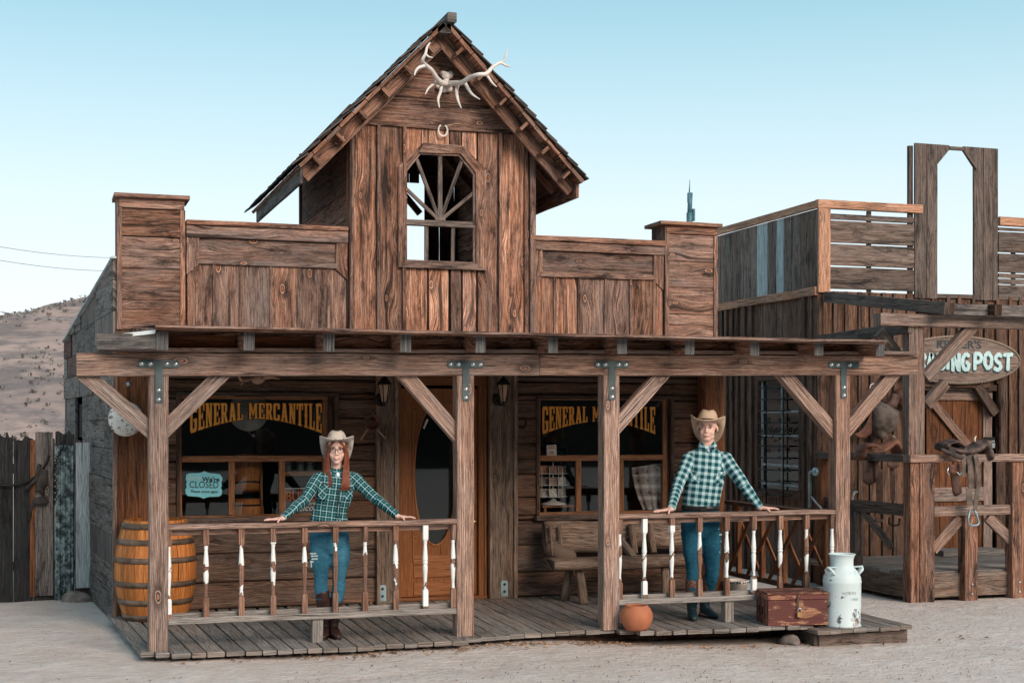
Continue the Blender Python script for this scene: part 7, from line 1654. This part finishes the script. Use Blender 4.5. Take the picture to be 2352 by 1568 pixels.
def person(S):
    foot = S['base']; par = thing('person', S['label'], 'person', foot)
    n = V(S['n']).normalized(); c0 = V(S['c']); P = lambda px, py, fo=0.: ray_plane(px, py, c0, n) + n * fo
    rt = V((-n.y, n.x, 0)).normalized()
    if rt.x < 0: rt = -rt
    up = V((0, 0, 1)); bones = []; sh = MB(); bd = MB(); jn = MB()
    T = [(P(x, y, fo), a, b) for (x, y, a, b, fo) in S['torso']]
    sh.limb(T, rt, 20); bd.limb([(p, a - .014, b - .014) for p, a, b in T], rt, 16)
    bones.append((T[0][0], T[-1][0], rt, 0., .09))
    for q in S['yoke']: sh.ell(P(q[0], q[1], q[4]), (q[2], q[3], q[3]), Matrix((rt, n, up)).transposed(), 14, 10)
    for A in S['arms']:
        s, e, w, hd = P(*A['s']), P(*A['e']), A['w'], A['hd']; ra = A.get('r', 1.)
        m1 = s.lerp(e, .5); m2 = e.lerp(w, .45); dl = (w - e).normalized()
        wr = w - dl * .012
        rings = [(s, .058 * ra, .058 * ra), (m1, .050 * ra, .050 * ra), (e, .045 * ra, .043 * ra), (m2, .043 * ra, .041 * ra), (wr - dl * .035, .033 * ra, .031 * ra), (wr, .036 * ra, .032 * ra)]
        sh.limb(rings, n, 14); bd.limb([(s, .045 * ra, .045 * ra), (e, .033 * ra, .033 * ra), (w, .023 * ra, .021 * ra), (w + dl * .02, .024 * ra, .019 * ra)], n, 12)
        bones.append((s, e, rt if abs((e - s).normalized().dot(rt)) < .9 else n, .3 * (1 if A['sg'] > 0 else 2), .03)); bones.append((e, wr, rt, .3, .03))
        # folds at the elbow and above the cuff
        for k in range(4): t_ = .78 + .1 * k; p = s.lerp(e, t_) if t_ < 1 else e.lerp(w, t_ - 1); sh.limb([(p - n * .01 + rt * .02, .012, .008), (p + n * .032 * ra, .012, .010), (p - rt * .02, .010, .008)], up, 8)
        hand(bd, w + dl * .012, V(A['dir']), V(A['front']), up, A.get('hs', 1.), A.get('thumb', 1), A.get('curl', .5))
        hd.append(0)
    # legs
    hip = P(*S['hip'][:2]); hr = S['hip'][2:]
    jn.limb([(P(S['hip'][0], S['waist_y']), hr[0] * .93, hr[1] * .9), (hip, hr[0], hr[1]), (hip - up * .06, hr[0] * .98, hr[1])], rt, 18); bd.limb([(hip + up * .1, hr[0] * .85, hr[1] * .8), (hip, hr[0] * .9, hr[1] * .85)], rt, 14)
    Mt = Matrix((rt, n, up)).transposed()
    boots = []
    for Lg in S['legs']:
        h, k_, a = P(*Lg['h']), P(*Lg['k']), P(*Lg['a']); r1, r2, r3 = Lg['r']
        m = h.lerp(k_, .5)
        jn.limb([(h, r1, r1 * 1.02), (m, r1 * .95, r1 * .98), (k_ + up * .03, r2 * 1.06, r2 * 1.08), (k_ - up * .05, r2, r2), (k_.lerp(a, .5), r2 * 1.0, r2 * 1.08), (Lg['end'](k_, a), r3, r3 * 1.05)], rt, 16)
        bd.limb([(h, r1 - .02, r1 - .02), (k_, r2 - .015, r2 - .015), (a, .035, .035)], rt, 12)
        for q in range(3): p = k_ - up * (.02 + .035 * q); jn.limb([(p - rt * r2 * .8, .012, .008), (p + n * r2 * .86 - up * .012, .011, .009), (p + rt * r2 * .8, .010, .008)], up, 8)
        boots.append((k_, a, V(Lg['toe']).normalized(), Lg))
        fd = V(Lg['toe']).normalized(); sole = V((a.x, a.y, .03)); bd.limb([(sole - fd * .03, .03, .03), (sole + fd * .13, .035, .02)], fd.cross(up), 10)
    # head and neck
    H = P(*S['head']); hf_ = S['face'].normalized(); hu = (S.get('hup', up) - hf_ * S.get('hup', up).dot(hf_)).normalized(); hr_ = hf_.cross(hu)
    if hr_.dot(rt) < 0: hr_ = -hr_
    head(bd, H, hr_, hf_, hu, S.get('hw', 1.), S.get('jaw', 1.))
    nb = P(*S['neck']); bd.limb([(H - hu * .075 - hf_ * .01, .050 * S['nk'], .052 * S['nk']), (nb, .054 * S['nk'], .054 * S['nk']), (nb - up * .06, .075, .06)], rt, 14)
    body = put(fused(bd, .0055, 2), 'body', S['skin'], par)
    me = fused(sh, .009, 3)
    for v in me.vertices: v.co += v.normal * (.007 * mnoise.noise(v.co * 9) + .004 * mnoise.noise(V((v.co.x * 25, v.co.y * 25, v.co.z * 8))))
    seg_uv(me, bones, None); shirt = put(me, 'shirt', S['shirt'], par)
    me = fused(jn, .009, 3)
    for v in me.vertices: v.co += v.normal * (.006 * mnoise.noise(v.co * 8) + .004 * mnoise.noise(V((v.co.x * 12, v.co.y * 12, v.co.z * 30))))
    jeans = put(me, 'jeans', S['jeans'], par)
    for (k_, a, fd, Lg) in boots:
        mb = MB(); top = Lg['top'](k_, a); sole = V((a.x, a.y, 0)); sd = fd.cross(up); w1 = Lg.get('bw', .062)
        mb.limb([(top, w1, w1 * 1.02), (top.lerp(a, .5), w1 * .93, w1 * .95), (a + up * .04, .046, .052), (V((a.x, a.y, .075)), .042, .055), (V((a.x, a.y, .045)) - fd * .005, .038, .05)], sd, 16)
        mb.limb([(V((a.x, a.y, .055)) - fd * .03, .036, .045), (V((a.x, a.y, .052)) + fd * .05, .041, .04), (V((a.x, a.y, .034)) + fd * .12, .043, .026), (V((a.x, a.y, .024)) + fd * .18, .026, .016)], sd, 14)
        me = fused(mb, .008, 2); bo = put(me, 'boot', S['boot'], par)
        if S.get('bootfoot'):
            bo.data.materials.append(S['bootfoot'])
            for p in bo.data.polygons:
                if p.center.z < .17: p.material_index = 1
        mb = MB(); mb.limb([(sole - fd * .06 + up * .010, .032, .010), (sole + fd * .06 + up * .008, .040, .007), (sole + fd * .175 + up * .006, .028, .006)], sd, 14); mb.ell(sole - fd * .045 + up * .018, (.03, .03, .02)); mb.build('sole', M['belt'], bo)
    face_parts(par, H, hr_, hf_, hu, S['smile'], S.get('hw', 1.), S.get('gaze', 0))
    # collar
    for s in (-1, 1):
        mb = MB(); b = nb + up * .010; pts = [b + rt * s * .012 + n * .070 - up * .035, b + rt * s * .060 + n * .040 - up * (-.015), b + rt * s * .065 - n * .01 + up * .03, b + rt * s * .060 - n * .005 + up * .002, b + rt * s * .085 + n * .045 - up * .03, b + rt * s * .050 + n * .088 - up * .062]
        mb.v += [q for q in pts] ; mb.face((0, 1, 4, 5), [(0, 0), (.05, .05), (.08, 0), (.04, -.05)], sm=True); mb.face((1, 2, 3, 4), [(.05, .05), (.06, .08), (.09, .06), (.08, 0)], sm=True)
        o = mb.build('collar', S['shirt'], par); md = o.modifiers.new('s', 'SOLIDIFY'); md.thickness = .006
    return par, P, H, hr_, hf_, hu, n, rt, nb, T

def tocam(p): d = V((0, 0, HC)) - V(p); d.z = 0; return d.normalized()
# ---- the man
mc = at(1612, 1200, 11.36); mc_n = V((-.30, -1, 0)).normalized()
rz_top = .957
wl = at(1541, 1172, 11.10); wl.z = rz_top + .035; wr_ = at(1744, 1170, 11.10); wr_.z = rz_top + .035
man = dict(base=atZ(1607, 1418, 0), label='man in tan straw cowboy hat and pale teal checked shirt leaning on the right railing', c=mc, n=mc_n, skin=M['skinm'], shirt=M['plaidm'], jeans=M['jeansm'], boot=M['bootm'], bootfoot=M['bootb'],
    torso=[(1622, 1026, .068, .062, 0), (1622, 1034, .122, .078, 0), (1622, 1047, .168, .096, .0), (1621, 1080, .180, .116, .01), (1618, 1108, .174, .114, .01), (1612, 1136, .164, .108, .005), (1608, 1160, .162, .110, .0)],
    yoke=[(1586, 1048, .044, .044, 0), (1661, 1047, .044, .044, 0)],
    arms=[dict(s=(1583, 1054, 0), e=(1554, 1112, .10), w=wl, dir=(-1, -.12, -.10), front=(0, -1, 0), sg=-1, hd=[], thumb=1, hs=1.05, curl=.25, r=1.2), dict(s=(1665, 1053, 0), e=(1702, 1112, .12), w=wr_, dir=(1, -.1, -.08), front=(0, -1, 0), sg=1, hd=[], thumb=1, hs=1.05, curl=.25, r=1.2)],
    hip=(1609, 1200, .176, .115), waist_y=1170,
    legs=[dict(h=(1587, 1222, .0), k=(1592, 1308, .04), a=(1589, 1398, .0), r=(.088, .064, .062), toe=(-.35, -1, 0), end=lambda k, a: k.lerp(a, .24), top=lambda k, a: k.lerp(a, .25), bw=.070), dict(h=(1634, 1220, -.02), k=(1636, 1305, .0), a=(1624, 1392, -.12), r=(.088, .064, .060), toe=(.15, -1, 0), end=lambda k, a: k.lerp(a, .24), top=lambda k, a: k.lerp(a, .25), bw=.068)],
    head=(1624, 983, .02), neck=(1623, 1019, -.01), nk=1.2, face=tocam(mc) + V((-.10, .0, .0)), hup=V((.05, 0, 1)), smile=.35, hw=1.09, jaw=1.22, gaze=.001)
par, P, H, hr_, hf_, hu, n_, rt, nb, T = person(man)
mb = MB(); mb.limb([(H - hf_ * .026 + hu * .052, .0845, .088), (H - hf_ * .040 + hu * .012, .0825, .072), (H - hf_ * .052 - hu * .03, .074, .055)], hr_, 14); mb.build('hair', M['hairm'], par)
cowboy_hat(par, H + hu * .049 - hf_ * .004, hr_, hf_, hu, M['strawm'], 1.07, side=.060, wid=.160, back=-.165, front=-.008, tilt=.14, band=M['belt'], crown_h=.118, crease=.010)
mb = MB(); bz_ = P(1609, 1166); mb.lathe(bz_ - V((0, 0, .022)), [(.158, 0), (.164, .003), (.164, .041), (.158, .044)], 36, closed=False, sx=1.0); 
for v in mb.v:
    q = v - bz_; v.z = v.z; a_, b__ = q.dot(rt), q.dot(n_); nv = bz_ + rt * a_ * 1.03 + n_ * b__ * .71; v.x, v.y = nv.x, nv.y
bt = mb.build('belt', M['belt'], par)
mb = MB(); bu = bz_ + n_ * .124 + rt * .005; mb.board(bu - rt * .03, bu + rt * .03, .042, .008, up_ if False else (0, 0, 1)); mb.build('buckle', M['iron'], bt)
mb = MB(); q = nb + n_ * .088 - V((0, 0, .062)); mb.ell(q, (.017, .009, .020), Matrix((rt, n_, V((0, 0, 1)))).transposed()); mb.build('bolo_clasp', M['galv'], par)
mb = MB()
for s in (-1, 1): mb.tube([q + rt * s * .006, q + rt * s * .012 + n_ * .022 - V((0, 0, .11)), q + rt * s * .010 + n_ * .03 - V((0, 0, .24)), q + rt * (.004 + .008 * s) + n_ * .026 - V((0, 0, .34))], .0028, 5)
mb.build('bolo_cord', M['belt'], par)
for s in (-1, 1):     # pocket flaps set on the bias
    c = P(1619 + s * 23, 1092) + n_ * .112; mb = MB(); pw, ph = .052, .062
    mb.prism([c + rt * a * pw + V((0, 0, b * ph)) - n_ * abs(a) * .012 for a, b in ((-1, .6), (1, .6), (1, -.7), (0, -1), (-1, -.7))], n_ * .004, (1, 0, 1)); mb.build('pocket', M['plaidm'], par)
    mb = MB(); mb.ell(c + n_ * .008 + V((0, 0, .012)), (.005, .004, .005)); mb.build('snap', M['bone'], par)
for i in range(6): mb = MB(); mb.ell(P(1619.5, 1066 + 16 * i) + n_ * (.128 - .003 * i) - rt * .006, (.005, .004, .005)); mb.build('snap', M['bone'], par)
random.seed(4)
mb = MB()
for (px, py, w_, h_) in ((1596, 1297, .05, .014), (1650, 1225, .022, .014), (1646, 1212, .012, .006), (1648, 1265, .006, .02), (1584, 1286, .010, .006), (1596, 1312, .04, .004), (1651, 1240, .006, .010)):
    c = P(px, py) + n_ * (.108 if py < 1280 else .082); mb.board(c - rt * w_ / 2, c + rt * w_ / 2, h_, .006, (0, 0, 1), ch=.002, wob=.001)
mb.build('frayed_patch', plain('pale_worn_threads', (.30, .50, .54), .9, var=.4, scale=80), par)
mb = MB(); c = P(1596, 1297) + n_ * .0865; mb.board(c - rt * .021, c + rt * .021, .009, .004, (0, 0, 1), ch=.001, wob=.0005); mb.build('knee_rip', M['belt'], par)

# ---- the woman
wc = at(768, 1210, 11.36); wn_ = V((-.05, -1, 0)).normalized()
wl = at(650, 1190, 11.10); wl.z = .952 + .030; wr_ = at(912, 1187, 11.10); wr_.z = .950 + .030
wom = dict(base=atZ(757, 1458, 0), label='woman with glasses and auburn hair in dark teal plaid leaning on the left railing', c=wc, n=wn_, skin=M['skinw'], shirt=M['plaidw'], jeans=M['jeansw'], boot=M['boot'],
    torso=[(771, 1082, .060, .055, 0), (771, 1086, .105, .070, 0), (771, 1094, .142, .086, .0), (769, 1116, .156, .110, .012), (766, 1140, .148, .112, .012), (761, 1164, .130, .095, .0), (757, 1182, .145, .102, .0), (756, 1194, .158, .110, 0)],
    yoke=[(735, 1094, .04, .04, 0), (808, 1093, .04, .04, 0)],
    arms=[dict(s=(732, 1098, 0), e=(694, 1147, .11), w=wl, dir=(-1, -.18, -.06), front=(0, -1, 0), sg=-1, hd=[], r=1.02, hs=.92, thumb=1, curl=.2), dict(s=(812, 1098, 0), e=(862, 1147, .10), w=wr_, dir=(1, -.30, -.08), front=(0, -1, 0), sg=1, hd=[], r=1.02, hs=.88, thumb=1, curl=.3)],
    hip=(757, 1232, .165, .120), waist_y=1200,
    legs=[dict(h=(733, 1255, .0), k=(736, 1325, .03), a=(746, 1425, .02), r=(.083, .056, .050), toe=(-.3, -1, 0), end=lambda k, a: k.lerp(a, .28), top=lambda k, a: k.lerp(a, .33), bw=.060), dict(h=(782, 1253, .0), k=(778, 1325, .03), a=(764, 1440, .02), r=(.083, .053, .046), toe=(.05, -1, 0), end=lambda k, a: k.lerp(a, .24), top=lambda k, a: k.lerp(a, .30), bw=.054)],
    head=(772.5, 1033, .02), neck=(772, 1079, -.01), nk=.86, face=tocam(wc), smile=.9, hw=.99, jaw=.95)
par, P, H, hr_, hf_, hu, n_, rt, nb, T = person(wom)
cowboy_hat(par, H + hu * .062 - hf_ * .012, hr_, hf_, hu, M['straww'], 1.01, side=.048, wid=.148, back=-.185, front=.0, tilt=.14, crown_h=.098, crease=.004, cw=.9)
mb = MB(); mb.limb([(H - hf_ * .010 + hu * .058, .080, .090), (H - hf_ * .050 - hu * .01, .080, .055), (H - hf_ * .052 - hu * .10, .075, .045)], hr_, 14); hair = mb.build('hair', M['hairw'], par)
random.seed(9); mb = MB()
for s in (-1, 1):
    for i in range(58):
        a = R(); t0 = U(-.02, .06); p0 = H + hr_ * s * (.010 + .060 * a * (1 if s > 0 else .95)) + hf_ * (.075 - .075 * a + .005) + hu * (.070 - .02 * a)
        p1 = H + hr_ * s * (.062 + .020 * a) + hf_ * (.055 - .07 * a) + hu * (.015 + U(-.01, .01)); p2 = H + hr_ * s * (.064 + .030 * a) + hf_ * (.045 - .04 * a) - hu * .075
        p3 = H + hr_ * s * (.050 + .050 * a) + hf_ * (.06 - .03 * a) - hu * .18; e = -.27 - U(0, .035) - (.025 if s > 0 else 0)
        p4 = H + hr_ * s * (.036 + .068 * a + U(-.009, .009)) + hf_ * (.115 - .03 * a) + hu * e
        if i % 4 == 0: e_ = U(-.006, .006); p0 = H + hr_ * s * .008 + hf_ * .078 + hu * (.082 + e_); p1 = H + hr_ * s * (.040 + e_) + hf_ * .088 + hu * (.052 + e_); p2 = H + hr_ * s * .068 + hf_ * .055 - hu * .02
        ps = [p0, p1, p2, p3, p4]; Q = []
        for k in range(4):
            a0, a1, a2, a3 = ps[max(0, k - 1)], ps[k], ps[k + 1], ps[min(4, k + 2)]
            for m_ in range(4): t_ = m_ / 4; Q.append(.5 * ((2 * a1) + (-a0 + a2) * t_ + (2 * a0 - 5 * a1 + 4 * a2 - a3) * t_ * t_ + (-a0 + 3 * a1 - 3 * a2 + a3) * t_ ** 3))
        Q.append(p4); mb.tube(Q, [.0055 + .002 * math.sin(k) for k in range(len(Q) - 3)] + [.0045, .003, .0015], 5)
mb.build('hair_strands', M['hairw'], hair)
# glasses
Lh = lambda a, b, c: H + hr_ * a + hf_ * b + hu * c; mb = MB()
for s in (-1, 1): mb.tube([Lh(s * .033 + .0265 * math.cos(q) * (1 + .0 * s), .108 - .006 * abs(math.cos(q)), .001 + .0225 * math.sin(q) * (1 if math.sin(q) < 0 else .85)) for q in [k * math.pi / 12 for k in range(25)]], .0022, 6, caps=False)
mb.tube([Lh(-.008, .107, .005), Lh(0, .111, .008), Lh(.008, .107, .005)], .0022, 6)
for s in (-1, 1): mb.tube([Lh(s * .058, .103, .010), Lh(s * .074, .06, .008), Lh(s * .078, -.0, .004)], .002, 6)
mb.build('glasses', plain('plum_glasses_frame', (.045, .022, .028), .3), par)
mb = MB(); q = nb + n_ * .098 - V((0, 0, .045)); Mx = Matrix((rt, n_, V((0, 0, 1)))).transposed(); mb.ell(q, (.022, .008, .028), Mx); bc_ = mb.build('bolo_clasp', M['bolt'], par); mb = MB(); mb.ell(q + n_ * .006, (.008, .006, .010), Mx); mb.build('turquoise_stone', M['signblue'], bc_)
mb = MB()
for s in (-1, 1): mb.tube([q + rt * s * .005, q + rt * s * .006 + n_ * .045 - V((0, 0, .12)), q + rt * s * .007 + n_ * .05 - V((0, 0, .25)), q + rt * s * .012 + n_ * .04 - V((0, 0, .36))], .0028, 5)
mb.build('bolo_cord', M['belt'], par); mb = MB()
for s in (-1, 1): e = q + rt * s * .012 + n_ * .042 - V((0, 0, .36)); mb.tube([e + V((0, 0, .02)), e - V((0, 0, .03))], .004, 6)
mb.build('bolo_tip', M['bolt'], par)
for s in (-1, 1):
    c = P(766 + s * 25, 1128) + n_ * .116; mb = MB(); pw, ph = .050, .058
    mb.prism([c + rt * a * pw + V((0, 0, b * ph)) - n_ * abs(a) * .014 for a, b in ((-1, .5), (-.6, 1), (.6, 1), (1, .5), (1, -.6), (.5, -1), (-.5, -1), (-1, -.6))], n_ * .004, (1, 0, 1)); mb.build('pocket', M['plaidw'], par)
for i in range(6): mb = MB(); mb.ell(P(766, 1112 + 14 * i) + n_ * (.122 - .003 * i), (.004, .003, .004)); mb.build('button', M['steel'], par)
mb = MB()
for (dx, dz, w_, h_) in ((0, 0, .05, .012), (.01, -.02, .055, .014), (.012, -.045, .05, .014), (-.01, -.065, .03, .012), (-.015, -.09, .010, .04)):
    c = P(716, 1268) + n_ * .088 + rt * (dx + .0) + V((0, 0, dz)); mb.board(c - rt * w_ / 2, c + rt * w_ / 2 - n_ * .0, h_, .005, (0, 0, 1), ch=.002, wob=.002)
mb.build('frayed_patch', plain('grey_frayed_threads', (.33, .45, .48), .9, var=.3, scale=90), par)
